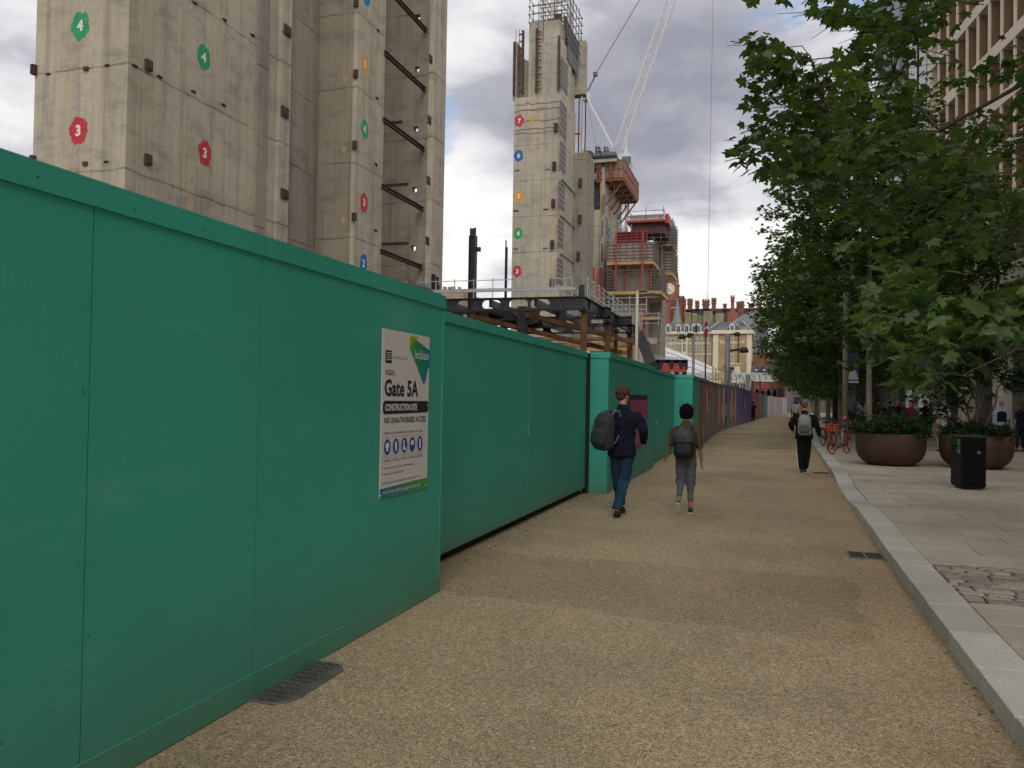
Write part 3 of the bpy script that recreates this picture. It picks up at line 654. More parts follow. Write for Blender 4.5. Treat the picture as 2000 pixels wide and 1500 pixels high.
wp = [hoarding_paint('stripe_'+str(i), c, .2) for i, c in enumerate([(.62, .60, .58), (.55, .06, .05), (.62, .62, .62), (.10, .12, .25), (.6, .58, .55), (.5, .28, .25), (.12, .20, .32), (.6, .6, .6), (.55, .09, .08), (.3, .3, .3), (.45, .50, .55)])]
poly_run('hoarding', 'white hoarding striped with red, blue and grey pictures at the far end of the path', [(.12, 107.2), (1.4, 122), (2.75, 134)], wp, 2.5, 2.45, 1.1)
poly_run('hoarding', 'small pale blue hoarding panel ending the far striped hoarding', [(2.77, 134.2), (3.0, 137)], [hoarding_paint('pale_blue', (.18, .35, .55), .2)], 2.5, 2.5, 2)
# ================================================================== CONCRETE CORES
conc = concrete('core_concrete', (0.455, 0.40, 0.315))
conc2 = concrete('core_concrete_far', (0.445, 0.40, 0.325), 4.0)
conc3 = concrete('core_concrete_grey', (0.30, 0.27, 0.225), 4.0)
conc4 = concrete('core_concrete_shaded', (0.285, 0.245, 0.19), 4.2)  # browner concrete for recessed walls, their shade painted into the darker tone
rust = pm('rusty_steel', (0.085, 0.05, 0.036), 0.85, 0.4, 3, 0.3, 30, metal=0.1)
rust2 = pm('rust_brown_steel', (0.17, 0.075, 0.03), 0.8, 0.35, 1.5, 0.2, 20)
dsteel = pm('dark_steel', (0.012, 0.013, 0.017), 0.5, 0.3, 1.2, 0.1, 20, spec=.5)
galv = pm('galvanised_tube', (0.42, 0.43, 0.44), 0.45, 0.2, 3, metal=0.4)
dgalv = pm('weathered_tube', (0.16, 0.13, 0.115), 0.7, 0.3, 3)
plates = pm('cast_in_plate', (0.03, 0.028, 0.03), 0.6, 0.3, 5)
ochre = pm('ochre_paint', (0.42, 0.26, 0.06), 0.8, 0.25, 3)
PC = dict(red=pm('spray_red', (.50, .035, .045), .75, .2, 4), blue=pm('spray_blue', (.015, .14, .38), .75, .25, 4), green=pm('spray_green', (.03, .30, .12), .75, .25, 4), orange=pm('spray_orange', (.62, .30, .045), .75, .2, 4))
white_sp = pm('spray_white', (.72, .70, .66), .8, .1, 4)
def wall_box(mb, x0, x1, y0, y1, z0, z1): return mb.box(x0, x1, y0, y1, z0, z1)
DIG = {}
def floor_mark(parent, P, face, size, c, digit):
    ax, nn = (Vector((1, 0, 0)), Vector((0, -1, 0))) if face == 'Y' else (Vector((0, 1, 0)), Vector((1, 0, 0)))
    rr = random.Random(str(P)); n = 44; poly = []
    for k in range(n):
        a = 2*math.pi*k/n; q = 1+rr.uniform(-.11, .07)+.05*math.sin(5*a+P.z); poly.append((size*.40*q*math.cos(a), size*.5*q*math.sin(a)))
    if face == 'Y': mk = MB().prism(poly, P+nn*.008, ax, (0, 0, 1), nn*-.006)
    else: mk = MB().prism(poly, P+nn*.002, ax, (0, 0, 1), nn*.006)
    pmk = part('floor_number', mk, PC[c], parent)
    if digit:
        t = text_mb(digit, size*.52, bold=.02*size)
        part('digit', placed(t, P+nn*.013+Vector((0, 0, -.02*size)), ax, (0, 0, 1)), white_sp, pmk)
def bracket(parent, P, face, wd=.45, ht=.95, dp=.28, corner=False):
    wd *= .8; ht *= .85
    mb = MB()
    if face == 'Y': mb.box(P.x-wd/2, P.x+wd/2, P.y-dp, P.y, P.z-ht/2, P.z+ht/2).box(P.x-wd*.2, P.x+wd*.2, P.y-dp-.05, P.y-dp, P.z-ht*.3, P.z+ht*.42)
    else: dp *= .6; mb.box(P.x, P.x+dp, P.y-wd/2, P.y+wd/2, P.z-ht/2, P.z+ht/2).box(P.x+dp, P.x+dp+.04, P.y-wd*.2, P.y+wd*.2, P.z-ht*.3, P.z+ht*.42)
    part('bracket', mb, rust, parent)
def eyes(parent, P, face, s=.5, m=None):
    ax, nn = (Vector((1, 0, 0)), Vector((0, -1, 0))) if face == 'Y' else (Vector((0, 1, 0)), Vector((1, 0, 0)))
    mb = MB()
    for d in (-.5, .5):
        c_ = P+ax*(d*s*1.02); mb.prism([(s*.38*math.cos(a), s*.3*math.sin(a)) for a in np.linspace(0, 6.283, 9)[:-1]], c_, ax, (0, 0, 1), nn*.05)
    mb.prism([(-s*.4, -.02), (s*.4, -.02), (s*.4, s*.2), (-s*.4, s*.2)], P, ax, (0, 0, 1), nn*.08)
    part('anchor_plate', mb, m or plates, parent)

# ---- core one (left)
X1 = onY(248, 200, 26.5).x; XW = onY(67, 200, 26.5).x; H1 = 42; print('core edge', X1, XW)
c1 = root('concrete_core', 'tall concrete lift core nearest the camera at the left, marked with coloured floor numbers', 'building', (-25, 32, 0))
part('wall', wall_box(MB(), XW, X1, 26.5, 37.9, 0, H1), conc, c1)
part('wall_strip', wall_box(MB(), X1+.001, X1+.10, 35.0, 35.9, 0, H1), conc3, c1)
YE = onX(568, 200, X1+.22).y; part('pilaster', MB().box(X1-.4, X1+.22, YE-1.0, YE, 0, H1), conc, c1, bevel=.03); print('YE', YE)
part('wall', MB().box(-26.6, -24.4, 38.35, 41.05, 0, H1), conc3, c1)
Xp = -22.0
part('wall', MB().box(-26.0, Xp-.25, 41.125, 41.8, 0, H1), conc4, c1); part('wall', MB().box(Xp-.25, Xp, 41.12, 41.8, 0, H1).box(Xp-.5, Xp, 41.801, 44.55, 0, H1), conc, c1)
# rear wall with small through holes
hz_ = [onY(815, 33, 50.5).z, onY(813, 135, 50.5).z, onY(812, 252, 50.5).z, onY(812, 370, 50.5).z, onY(810, 484, 50.5).z]
xh = onY(812, 252, 50.5).x; hw = .17; hh = .17
bw = MB().box(-27, xh-hw, 50.5, 50.95, 0, H1).box(xh+hw, -21.5, 50.5, 50.95, 0, H1)
zs_ = [0]+[q for z in sorted(hz_) for q in (z-hh, z+hh)]+[H1]
for a, b in zip(zs_[::2], zs_[1::2]): bw.box(xh-hw, xh+hw, 50.5, 50.95, a, b)
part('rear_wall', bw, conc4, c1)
part('pilaster', MB().box(-21.6, -21.2, 50.2, 52.3, 0, H1), conc, c1, bevel=.03)
for (py0, py1) in ((0, 52), (120, 175), (248, 292), (375, 410), (500, 522), (-130, -70)):
    e = onY(820 if py0 < 60 else 815, py1, 50.45); s_ = onX(750, py0, -22.55)
    x_ = -21.98; z0_ = s_.z; z1_ = e.z; zc = (z0_+z1_)/2
    bm_ = MB().box(x_-.10, x_+.10, 44.4, 50.48, zc-.13, zc-.10).box(x_-.02, x_+.02, 44.4, 50.48, zc-.10, zc+.10).box(x_-.10, x_+.10, 44.4, 50.48, zc+.10, zc+.13)
    part('steel_beam', bm_, rust, c1)
for px, py in ((1690/2.222, 530/2.222), (1715/2.222, 800/2.222), (1715/2.222, 1055/2.222)):
    p = onY(px, py, 50.4); part('embedded_channel', MB().box(p.x-1.1, p.x+.9, 50.4, 50.49, p.z-.06, p.z+.06), plates, c1)
for px, py, c, d in ((157, 50, 'green', '4'), (153, 255, 'red', '3')): floor_mark(c1, onY(px, py, 26.5), 'Y', 1.15, c, d)
for px, py, c, d in ((398, 112, 'green', '4'), (400, 299, 'red', '3'), (397, 452, 'blue', '2')): floor_mark(c1, onX(px, py, X1), 'X', 1.15, c, d)
for px, py, c, d in ((713, 126, 'orange', '5'), (712, 252, 'green', '4'), (711, 396, 'red', '3'), (710, 514, 'blue', '2'), (716, -8, 'blue', '6')): floor_mark(c1, onX(px, py, Xp), 'X', 1.12, c, d)
for px, py in ((70, 138), (68, 315)): bracket(c1, onY(px, py, 26.5), 'Y', .22, .48, .2)
for px, py in ((288, 128), (287, 312)): bracket(c1, onX(px, py, X1), 'X', .42, .5, .22)
for px, py in ((560, 60), (555, 219), (554, 379), (562, -95)): bracket(c1, onX(px, py, X1+.22), 'X', .75, .6, .16)
for px, py in ((697, 6), (696, 145), (694, 284), (693, 424)): bracket(c1, onY(px, py, 41.12), 'Y', .30, .52, .16); 
for px, py in ((840, 116), (838, 235), (836, 353), (834, 471), (842, -10)): bracket(c1, onX(px, py, -21.2), 'X', .6, .62, .12)
for px, py in ((95, 145), (210, 128), (93, 325), (208, 316)): eyes(c1, onY(px, py, 26.5), 'Y', .125)
for px, py in ((170, 134), (168, 319)): 
    p = onY(px, py, 26.5); part('anchor_plate', MB().box(p.x-.12, p.x+.1, 26.4, 26.5, p.z-.09, p.z+.05), rust, c1)
for px, py in ((263, 129), (311, 150), (377, 179), (436, 205), (380, 6), (438, 39), (493, 69)): eyes(c1, onX(px, py, X1), 'X', .17)
for px, py in ((736, 192), (734, 321), (733, 450), (738, 60)): eyes(c1, onX(px, py, Xp), 'X', .2)
for px, py in ((348, 97), (346, 369), (407, 386)):
    p = onX(px, py, X1); part('tie_hole', MB().box(X1, X1+.006, p.y-.28, p.y-.24, p.z-.05, p.z+.05).box(X1, X1+.006, p.y+.2, p.y+.24, p.z-.05, p.z+.05), plates, c1)
ob = MB()
for px, py in ((308, 332), (374, 353), (434, 369), (373, 250), (491, 230), (489, 387), (262, 316)):
    p = onX(px, py, X1); w_ = random.uniform(.07, .12); ob.prism([(w_*random.uniform(.6, 1.2)*math.cos(a), 1.6*w_*random.uniform(.7, 1.2)*math.sin(a)) for a in np.linspace(0, 6.283, 9)[:-1]], p, (0, 1, 0), (0, 0, 1), (.006, 0, 0))
for px, py in ((597, 162), (674, 154), (596, 298), (672, 292), (594, 433), (670, 430)):
    p = onY(px, py, 41.12); w_ = .12; ob.prism([(w_*random.uniform(.6, 1.2)*math.cos(a), 1.7*w_*random.uniform(.7, 1.2)*math.sin(a)) for a in np.linspace(0, 6.283, 9)[:-1]], p+Vector((0, -.006, 0)), (1, 0, 0), (0, 0, 1), (0, .005, 0))
part('ochre_paint_dabs', ob, pm('faded_ochre', (0.40, 0.31, 0.17), .85, .2, 4), c1, kind='stuff')
# shapes poking over the hoarding next to the core
tk = root('water_tank', 'black rounded tank top showing above the hoarding beside the nearest core', 'tank', (-13.6, 33, 0))
p = onY(822, 556, 33)
part('shell', MB().lathe([(1.0, 0), (1.0, p.z-.55), (.92, p.z-.25), (.7, p.z-.05), (0.0, p.z+.05)], 24, (p.x-.4, 33, 0)), pm('black_plastic', (.015, .018, .022), .4), tk, smooth=True)
p = onY(790, 545, 34)
part('support_frame', MB().box(p.x-.9, p.x+.2, 33.9, 34.3, 0, p.z-.1), pm('cardboard_brown', (.25, .17, .1), .8), tk)

# ---- core two
Y2 = 88.2
c2 = root('concrete_core', 'stepped concrete core with climbing rails and a scaffolded top, below the crane pendant lines', 'building', (-25, 91, 0))
zt = 35.3
part('wall', MB().box(-27.45, -22.0, Y2, 95.0, 0, zt), conc2, c2)
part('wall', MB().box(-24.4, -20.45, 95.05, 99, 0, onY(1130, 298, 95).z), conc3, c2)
xa, xb = onY(1033, 100, Y2+.5).x, onY(1093, 100, Y2+.5).x; ztop = onY(1060, 42, Y2+.5).z
part('wall', MB().box(xa, xb, Y2+.5, 96.5, zt, ztop), conc2, c2)
part('wall_edge_strip', MB().box(xb+.002, xb+.25, Y2+.7, 93.6, zt+.01, ztop-2.2), conc2, c2)
p0_, p1_ = onY(1120, 82, 97), onY(1143, 183, 97)
part('wall_slab', MB().box(p0_.x, p1_.x, 97, 98, p1_.z, p0_.z), conc2, c2)
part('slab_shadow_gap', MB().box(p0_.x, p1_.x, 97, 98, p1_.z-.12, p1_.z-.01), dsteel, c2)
# broken upper left fins
a_, b_2 = onY(1003, 90, Y2+.3), onY(1010, 90, Y2+.3)
part('upper_fin', MB().box(a_.x, b_2.x, Y2+.3, 90.5, zt, onY(1005, 82, Y2+.3).z), conc2, c2)
lf_ = MB(); a_, b_2 = onY(1010, 100, 90.0), onY(1034, 100, 90.0)
zz0 = onY(1010, 90, 90).z; zz1 = onY(1032, 120, 90).z
lf_.prism([(a_.x, zt), (b_2.x, zt), (b_2.x, zz1), ((a_.x+b_2.x)/2, zz1+.4), ((a_.x+b_2.x)/2, zz0-1.2), (a_.x+.3, zz0)], (0, 90, 0), (1, 0, 0), (0, 0, 1), (0, .4, 0))
part('upper_fin', lf_, conc2, c2)
def ladder(px, py0, py1, Y, s=1):
    a, b = onY(px, py0, Y), onY(px-1.5, py1, Y); mb = MB().bar(a, b, .24); n = int((a-b).length/.75)
    for k in range(n): q = b+(a-b)*(k+.5)/n; mb.box(q.x-(.5 if s < 0 else 0), q.x+(.5 if s > 0 else 0), q.y-.06, q.y+.06, q.z-.07, q.z+.07)
    part('climbing_rail', mb, rust, c2)
ladder(1022, 60, 184, Y2+.1, -1); ladder(1049, 56, 181, Y2+.2, 1); ladder(1005, 82, 186, Y2+.1, 0)
ladder(1092, 70, 176, Y2-.1, 0)
# window-like door openings down the right face (infilled with lift formwork boards)
doorm = pm('formwork_grey_board', (.135, .13, .125), .7, .25, 2)
Xc = -22.0
for (py0, py1, pa, pb_) in ((188, 262, 1094, 1107), (268, 330, 1094, 1105), (346, 405, 1092, 1103), (420, 480, 1090, 1101), (497, 552, 1088, 1100), (104, 170, 1096, 1109)):
    Xq = Xc if py0 > 180 else xb+.25
    A, B = onX(pa, py0, Xq), onX(pb_, py0+(14 if py0 < 400 else 6), Xq); Zb = onX(pa, py1, Xq).z
    part('opening', MB().box(Xq+.001, Xq+.02, A.y, B.y, Zb, A.z-.3), doorm, c2)
    for k in range(1, 5): zq = Zb+(A.z-.3-Zb)*k/5; part('board_joint', MB().box(Xq+.021, Xq+.03, A.y, B.y, zq-.06, zq+.06), conc2, c2)
for k, pyj in enumerate((338, 412, 487)):
    pj = onX(1087, pyj, Xc); part('wall_ledge', MB().box(Xc+.001, Xc+.16, 88.21, 94.9, pj.z-.2, pj.z), conc2, c2)
for px, py, c, d in ((1014, 236, 'red', '7'), (1013, 304, 'blue', '6'), (1013, 383, 'orange', '5'), (1012, 456, 'green', '4'), (1010, 530, 'red', '3')): floor_mark(c2, onY(px, py, Y2), 'Y', 1.35, c, d)
ob = MB(); p = onY(1040, 232, Y2-.006)
for dx, dz, w_, h_ in ((-.5, .15, .22, .3), (-.15, .2, .2, .28), (.2, .2, .2, .3), (.55, .2, .22, .25), (0, -.35, .5, .2)):
    ob.prism([(p.x+dx+w_*.8*random.uniform(.7, 1.1)*math.cos(a), p.z+dz+h_*random.uniform(.7, 1.1)*math.sin(a)) for a in np.linspace(0, 6.283, 9)[:-1]], (0, Y2-.006, 0), (1, 0, 0), (0, 0, 1), (0, -.008, 0))
part('faded_orange_paint', ob, pm('faded_orange', (.50, .33, .12), .8, .25, 3), c2)
for px, py in ((1086, 250), (1083, 325), (1081, 398), (1079, 478), (1078, 552)): bracket(c2, onY(px, py, Y2), 'Y', .45, 1.1, .35)
for px, py in ((1134, 357), (1133, 428), (1130, 500)): bracket(c2, onY(px, py, 95.05), 'Y', .45, 1.1, .35)
gdab = pm('green_tape', (.02, .22, .09), .8, .2, 3)
for px, py in ((1010, 333), (1069, 331), (1008, 412), (1066, 409), (1007, 486), (1065, 485), (1007, 563), (1063, 563)): eyes(c2, onY(px, py, Y2), 'Y', .34, plates if py > 380 and py < 420 else gdab)
jm = MB(); 
for py, a, b in ((254, 997, 1084), (262, 997, 1084), (205, 998, 1085), (217, 998, 1085), (237, 1030, 1085)):
    p, q = onY(a, py, Y2), onY(b, py-4, Y2); z = (p.z+q.z)/2
    n = 9
    for k in range(n): 
        x0 = -27.4+(5.35)*k/n; z_ = z+random.uniform(-.09, .09); jm.box(x0, x0+5.35/n, Y2-.012, Y2, z_-.05, z_+.05)
part('pour_joint', jm, pm('joint_dark', (.15, .135, .115), .9, .3, 3), c2, kind='stuff')
# scaffold ring on top of core two
def scaffold(parent, x0, x1, y0, y1, z0, z1, sx=1.6, sz=1.0, mat=galv, w=.055, name='scaffold_tubes', jitter=.0, over=0.6):
    mb = MB(); nx = max(1, round((x1-x0)/sx)); ny = max(1, round((y1-y0)/sx)); nzv = max(1, round((z1-z0)/sz))
    for k in range(nx+1):
        x = x0+(x1-x0)*k/nx
        for y in (y0, y1): mb.bar((x, y, z0), (x, y, z1+random.uniform(0, over)), w)
    for k in range(1, ny):
        y = y0+(y1-y0)*k/ny
        for x in (x0, x1): mb.bar((x, y, z0), (x, y, z1+random.uniform(0, over)), w)
    for k in range(nzv+1):
        z = z0+(z1-z0)*k/nzv
        for y in (y0, y1): mb.bar((x0-.2, y, z), (x1+.2, y, z), w)
        for x in (x0, x1): mb.bar((x, y0-.2, z), (x, y1+.2, z), w)
    part(name, mb, mat, parent)
scaffold(c2, xa+.2, xb+.3, Y2-.2, 89.6, ztop-.3, ztop+2.4, 1.3, .8, dgalv, .06)
scaffold(c2, onY(1063, 20, 91).x, onY(1112, 20, 91).x, 90.0, 97.5, ztop-1.5, ztop+4.0, 1.5, 1.0, dgalv, .07)
part('site_netting', MB().box(xb+.3, xb+.36, 91, 96.5, ztop-3.5, ztop+.6), pm('dark_mesh', (.14, .14, .15), .8, .3, 1), c2)
tb_ = MB()
for k in range(14):
    x_ = random.uniform(xa+1.4, xb-.3); y_ = random.uniform(Y2+1.2, Y2+6); z_ = ztop
    tb_.box(x_, x_+random.uniform(.3, .9), y_, y_+.5, z_, z_+random.uniform(.5, 1.8))
part('formwork_frames', tb_, rust, c2)
for px in (1008, 1015, 1020, 1062, 1052): 
    a = onY(px, 58 if px < 1030 else 2, Y2+.4); part('starter_bar', MB().bar(a, (a.x, a.y, a.z-4.5), .05), rust, c2)
pk = onY(1137, 200, 95.6)
for dx in (0, .35, .8): part('climbing_mast', MB().bar((pk.x-.5+dx, 96.2, onY(1130, 298, 95).z), (pk.x-.5+dx, 96.2, onY(1137, 186, 96).z), .13), rust if dx != .35 else conc2, c2)
part('red_platform_ladder', MB().bar((pk.x-1.3, 95.8, onY(1125, 300, 96).z), (pk.x-1.3, 95.8, onY(1125, 215, 96).z), .1).box(pk.x-1.6, pk.x-.2, 95.7, 95.9, onY(1125, 264, 96).z, onY(1125, 263, 96).z+.1), PC['red'], c2)
part('green_ladder_clamp', MB().box(pk.x-1.5, pk.x-1.2, 95.6, 95.75, onY(1125, 240, 96).z, onY(1125, 222, 96).z), PC['green'], c2)
# white crane mast rising from core two, going out of the picture
def lattice(mb, a, b, w_, n, side, up, r=.09, r2=.05):
    a, b = Vector(a), Vector(b); side = Vector(side).normalized()*w_/2; up = Vector(up).normalized()*w_/2
    cs = [side+up, side-up, -side-up, -side+up]
    for c in cs: mb.bar(a+c, b+c, r*2)
    for k in range(n):
        p, q = a+(b-a)*k/n, a+(b-a)*(k+1)/n
        for i in range(4):
            u, v = cs[i], cs[(i+1) % 4]; mb.bar(p+u, q+v, r2*2) if k % 2 else mb.bar(p+v, q+u, r2*2); mb.bar(p+u, p+v, r2*2)
    return mb
cw = pm('crane_white', (.60, .60, .59), .45, .08, 2)
cmst = root('crane_mast', 'white lattice crane mast rising out of the scaffolded core top', 'crane', (-20, 93, ztop))
xm_ = onY(1099, 10, 94).x
part('mast', lattice(MB(), (xm_, 94, ztop-1), (xm_, 94, ztop+26), 1.9, 13, (1, 0, 0), (0, 1, 0), .13, .06), cw, cmst)

# ---- core three with lift shaft and jump form
Y3 = 113.7
c3 = root('concrete_core', 'middle distance core with an orange railed climbing platform under the white crane', 'building', (-25, 120, 0))
z3 = onY(1160, 410, Y3).z; zr = onX(1200, 352, -22.0).z
part('wall', MB().box(-30, -22.6, Y3+.3, 127.8, 0, z3), conc2, c3)
part('wall', MB().box(-22.55, -22.0, Y3, 127.8, 0, zr), conc2, c3)
part('wall', MB().box(-30, -22.6, Y3, Y3+.28, 0, z3), conc2, c3)
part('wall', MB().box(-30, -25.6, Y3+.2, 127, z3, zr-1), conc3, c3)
xl_, xr_ = onY(1139, 400, Y3).x, onY(1171, 400, Y3).x; ztp = onY(1160, 352, Y3).z
part('shaft_glazing', MB().box(xl_, xr_, Y3+1.2, Y3+1.4, z3, ztp+2), pm('shaft_mesh', (.075, .08, .095), .35, .35, .8), c3)
g3 = MB()
for z in (z3+.3, (z3+ztp)/2, ztp): g3.box(xl_, xr_, Y3, Y3+.15, z-.18, z+.18)
for x in (xl_, (xl_+xr_)/2, xr_): g3.box(x-.1, x+.1, Y3, Y3+.15, z3, ztp+4)
part('shaft_frame', g3, dsteel, c3)
part('yellow_guide', MB().box(xr_+.1, xr_+.35, Y3-.1, Y3, z3-1, ztp+1).box(xl_-.35, xl_-.15, Y3-.1, Y3, z3-1, ztp+1), pm('timber_yellow', (.48, .27, .08), .7, .2, 2), c3)
zdk0, zdk1 = onY(1160, 327, Y3).z, onY(1160, 309, Y3).z
jf = pm('jumpform_beam', (.40, .36, .30), .7, .2, 1)
part('jumpform_beam', MB().box(xl_-1, onY(1205, 318, Y3).x, Y3-.6, Y3+6, zdk0+.5, zdk1-.3), jf, c3)
part('jumpform_top_rail', MB().box(xl_-.8, onY(1206, 318, Y3).x, Y3-.8, Y3+6, zdk1-.25, zdk1), dsteel, c3)
pw_ = pm('jumpform_panel', (.46, .44, .42), .6, .2, 1)
part('jumpform_panel', MB().box(onY(1149, 350, Y3).x, onY(1170, 350, Y3).x, Y3+.3, Y3+.5, ztp+.2, onY(1160, 337, Y3).z), pw_, c3)
scaffold(c3, xl_-.2, xr_+.2, Y3-.1, Y3+2.5, ztp, zdk0, 1.1, .8, dgalv, .08, 'jumpform_tubes')
for xq in (xl_+.4, xl_+2.0, xr_, xr_+1.6): part('jumpform_leg', MB().box(xq-.12, xq+.12, Y3-.3, Y3, ztp-.5, zdk0+.6), rust2, c3)
orange = pm('orange_platform', (.26, .095, .055), .65, .25, 2)
# cantilevered platform
pA, pB = onY(1180, 350, 114.5), onY(1210, 350, 114.5)
pzf = onY(1195, 350, 114.5).z
xo = onX(1238, 372, -19.4)
part('platform_deck', MB().box(pA.x, -19.4, 114.0, 127.5, pzf-.35, pzf), orange, c3)
infill = pm('platform_mesh', (.26, .17, .14), .8, .25, 3)
def rails(name, p, q, z0, z1, n, mat, pan=None, w=.09, parent=c3):
    p, q = Vector(p), Vector(q); mb = MB()
    for k in range(n+1): a = p+(q-p)*k/n; mb.bar((a.x, a.y, z0), (a.x, a.y, z1), w)
    for z in (z0, (z0+z1)/2, z1): mb.bar((p.x, p.y, z), (q.x, q.y, z), w)
    part(name, mb, mat, parent)
    if pan: d = (q-p).normalized(); nn = Vector((d.y, -d.x, 0))*.02; part(name+'_mesh', MB().prism([(0, z0), ((q-p).length, z0), ((q-p).length, z1-.05), (0, z1-.05)], Vector((p.x, p.y, 0))-nn*3, d, (0, 0, 1), nn), pan, parent)
rails('platform_rail', (pA.x, 113.95, 0), (-19.4, 113.95, 0), pzf, pzf+2.5, 4, orange, infill)
rails('platform_rail', (-19.35, 114, 0), (-19.35, 127.5, 0), pzf, pzf+2.5, 9, orange, infill)
br_ = MB()
for y in (114.6, 118, 121, 124, 127): br_.bar((-19.6, y, pzf-.4), (-21.98, y, pzf-3.6), .18); br_.bar((-19.6, y, pzf-.5), (-21.98, y, pzf-.5), .2); br_.bar((-20.8, y, pzf-.4), (-20.8, y, pzf-2), .12)
part('platform_bracket', br_, rust2, c3, kind='stuff')
for px, py, c, d in ((1143, 445, 'blue', '6'), (1142, 503, 'orange', '5'), (1141, 543, 'green', '4')): floor_mark(c3, onY(px, py, Y3), 'Y', 1.6, c, d)
for px, py, c, d in ((1190, 412, 'red', '7'), (1189, 455, 'blue', '6')): floor_mark(c3, onX(px, py, -22.0), 'X', 1.6, c, d)
op_ = MB()
for px, py in ((1174, 440), (1184, 437), (1174, 488), (1173, 535), (1204, 445), (1197, 500), (1178, 392)):
    p = onX(px, py, -22); op_.box(-22.0, -21.99, p.y, p.y+1.4, p.z-1.5, p.z+1.0)
part('dark_formwork_mark', op_, pm('mark_grey', (.2, .19, .175), .9, .2, 2), c3)
for px, py in ((1157, 540), (1172, 540)): p = onY(px, py, Y3-1); part('red_prop', MB().box(p.x-.22, p.x+.22, Y3-1.2, Y3-.8, 14, p.z+1.2), PC['red'], c3)

# ---- scaffolded core four
redf = pm('red_formwork', (.19, .03, .035), .6, .3, 1.2)
redp = pm('red_prop', (.34, .055, .045), .6, .2, 2)
timb = pm('scaffold_board', (.48, .31, .13), .75, .2, 2)
mesh_ = pm('scaffold_mesh', (.33, .275, .235), .85, .35, 1.4)
c4 = root('concrete_core', 'core under construction wrapped in scaffold decks and red formwork in front of the clock tower', 'building', (-18, 115, 0))
Y4 = 113.0
def zY(py, Y=Y4, px=1230): return onY(px, py, Y).z
xL, xR = onY(1203, 600, Y4).x, onY(1257, 600, Y4).x
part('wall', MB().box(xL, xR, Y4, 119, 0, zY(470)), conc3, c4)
part('wall_edge', MB().box(xR-.5, xR+.02, Y4-.03, Y4, 0, zY(490)), conc2, c4)
xR2 = onY(1292, 640, 119).x
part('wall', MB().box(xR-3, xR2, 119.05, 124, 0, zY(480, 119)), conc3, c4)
part('wall_edge', MB().box(xR2-.2, xR2+.03, 118.97, 119, 0, zY(480, 119)), conc2, c4)
def deck(px0, px1, py, Y, dep, h, rail=galv, msh=True, tri=True):
    x0, x1 = onY(px0, py, Y).x, onY(px1, py, Y).x; z = onY((px0+px1)/2, py, Y).z
    part('scaffold_deck', MB().box(x0, x1, Y, Y+dep, z-.22, z+.22), timb, c4)
    if msh: part('scaffold_netting', MB().box(x0+.05, x1-.05, Y+.12, Y+.16, z+.23, z+h*.9).box(x1-.16, x1-.12, Y+.17, Y+dep, z+.23, z+h*.9), mesh_, c4)
    scaffold(c4, x0+.02, x1-.02, Y+.0, Y+dep, z+.22, z+h, .9, .42, dgalv, .065)
    return x0, x1, z
deck(1186, 1291, 571, 110.8, 7.5, 3.0, msh=False)
deck(1185, 1276, 513, 110.8, 7.5, 2.9)
deck(1278, 1313, 478, 119, 7, 3.4); deck(1273, 1313, 534, 119, 7, 3.6)
x0, x1, z = onY(1203, 480, 111.6).x, onY(1273, 480, 111.6).x, zY(480, 111.6)
part('red_formwork', MB().box(x0, x1-.6, 111.6, 111.9, z, zY(454, 111.6)), redf, c4)
rd = MB()
for k in range(6): zz_ = z+(zY(454, 111.6)-z)*k/5; rd.box(x0, x1-.6, 111.42, 111.6, zz_-.09, zz_+.09)
for k in range(7): xx = x0+(x1-.6-x0)*k/6; rd.box(xx-.06, xx+.06, 111.3, 111.42, z, zY(452, 111.6)+random.uniform(0, .4))
part('formwork_waling', rd, pm('dark_red_steel', (.20, .025, .03), .6, .3, 2), c4)
for pxq in (1203.5, 1255): 
    q = onY(pxq, 520, 110.6); part('red_prop', MB().box(q.x-.11, q.x+.11, 110.4, 110.65, zY(568), zY(460)), redp, c4)
    part('red_prop', MB().box(q.x+.7, q.x+.95, 112.6, 112.95, zY(564), zY(520)), redp, c4)
q = onY(1257, 620, 112.5); part('red_prop', MB().box(q.x-.16, q.x+.16, 112.4, 112.7, zY(640), zY(582)), redp, c4)
q = onY(1259, 640, 112.5); part('red_prop', MB().box(q.x-.16, q.x+.16, 112.4, 112.7, zY(650), zY(625)), redp, c4)
# top box
xa4, xb4 = onY(1232, 430, 114).x, onY(1298, 430, 114).x
part('dark_formwork', MB().box(xa4, xb4, 114, 119, zY(458, 114), zY(436, 114)), pm('wine_formwork', (.085, .04, .038), .7, .3, 1), c4)
part('red_deck', MB().box(xa4-.5, xb4+.2, 113.3, 119, zY(437, 114), zY(433, 114)), redp, c4)
part('screen_panel', MB().box(xa4-.1, xb4-.2, 113.6, 113.7, zY(433, 114), zY(422, 114)), pm('screen_grey', (.40, .36, .31), .8, .15, 1), c4)
scaffold(c4, xa4-.2, xb4-.1, 113.4, 118.6, zY(434, 114), zY(415, 114), 2.2, .65, orange, .07)
part('red_end_frame', MB().box(xb4+.1, xb4+.6, 113.4, 118, zY(440, 114), zY(423, 114)), redp, c4)
scaffold(c4, onY(1215, 450, 115).x, onY(1236, 450, 115).x, 113.5, 118, zY(455, 114), zY(443, 114), 1.2, .5, galv, .05)
scaffold(c4, onY(1255, 470, 114).x, onY(1308, 470, 114).x, 114.2, 121, zY(474, 114), zY(448, 114), 1.1, .6, dgalv, .06)
deck(1253, 1290, 620, 112.3, 1.2, .1, msh=False)
x0, x1 = onY(1268, 620, 118).x, onY(1293, 620, 118).x
part('netting_strip', MB().box(x0, x1, 118, 118.1, zY(622, 118), zY(611, 118)).box(onY(1264, 660, 112.9).x, x1, 112.75, 112.9, zY(667), zY(660)), mesh_, c4)
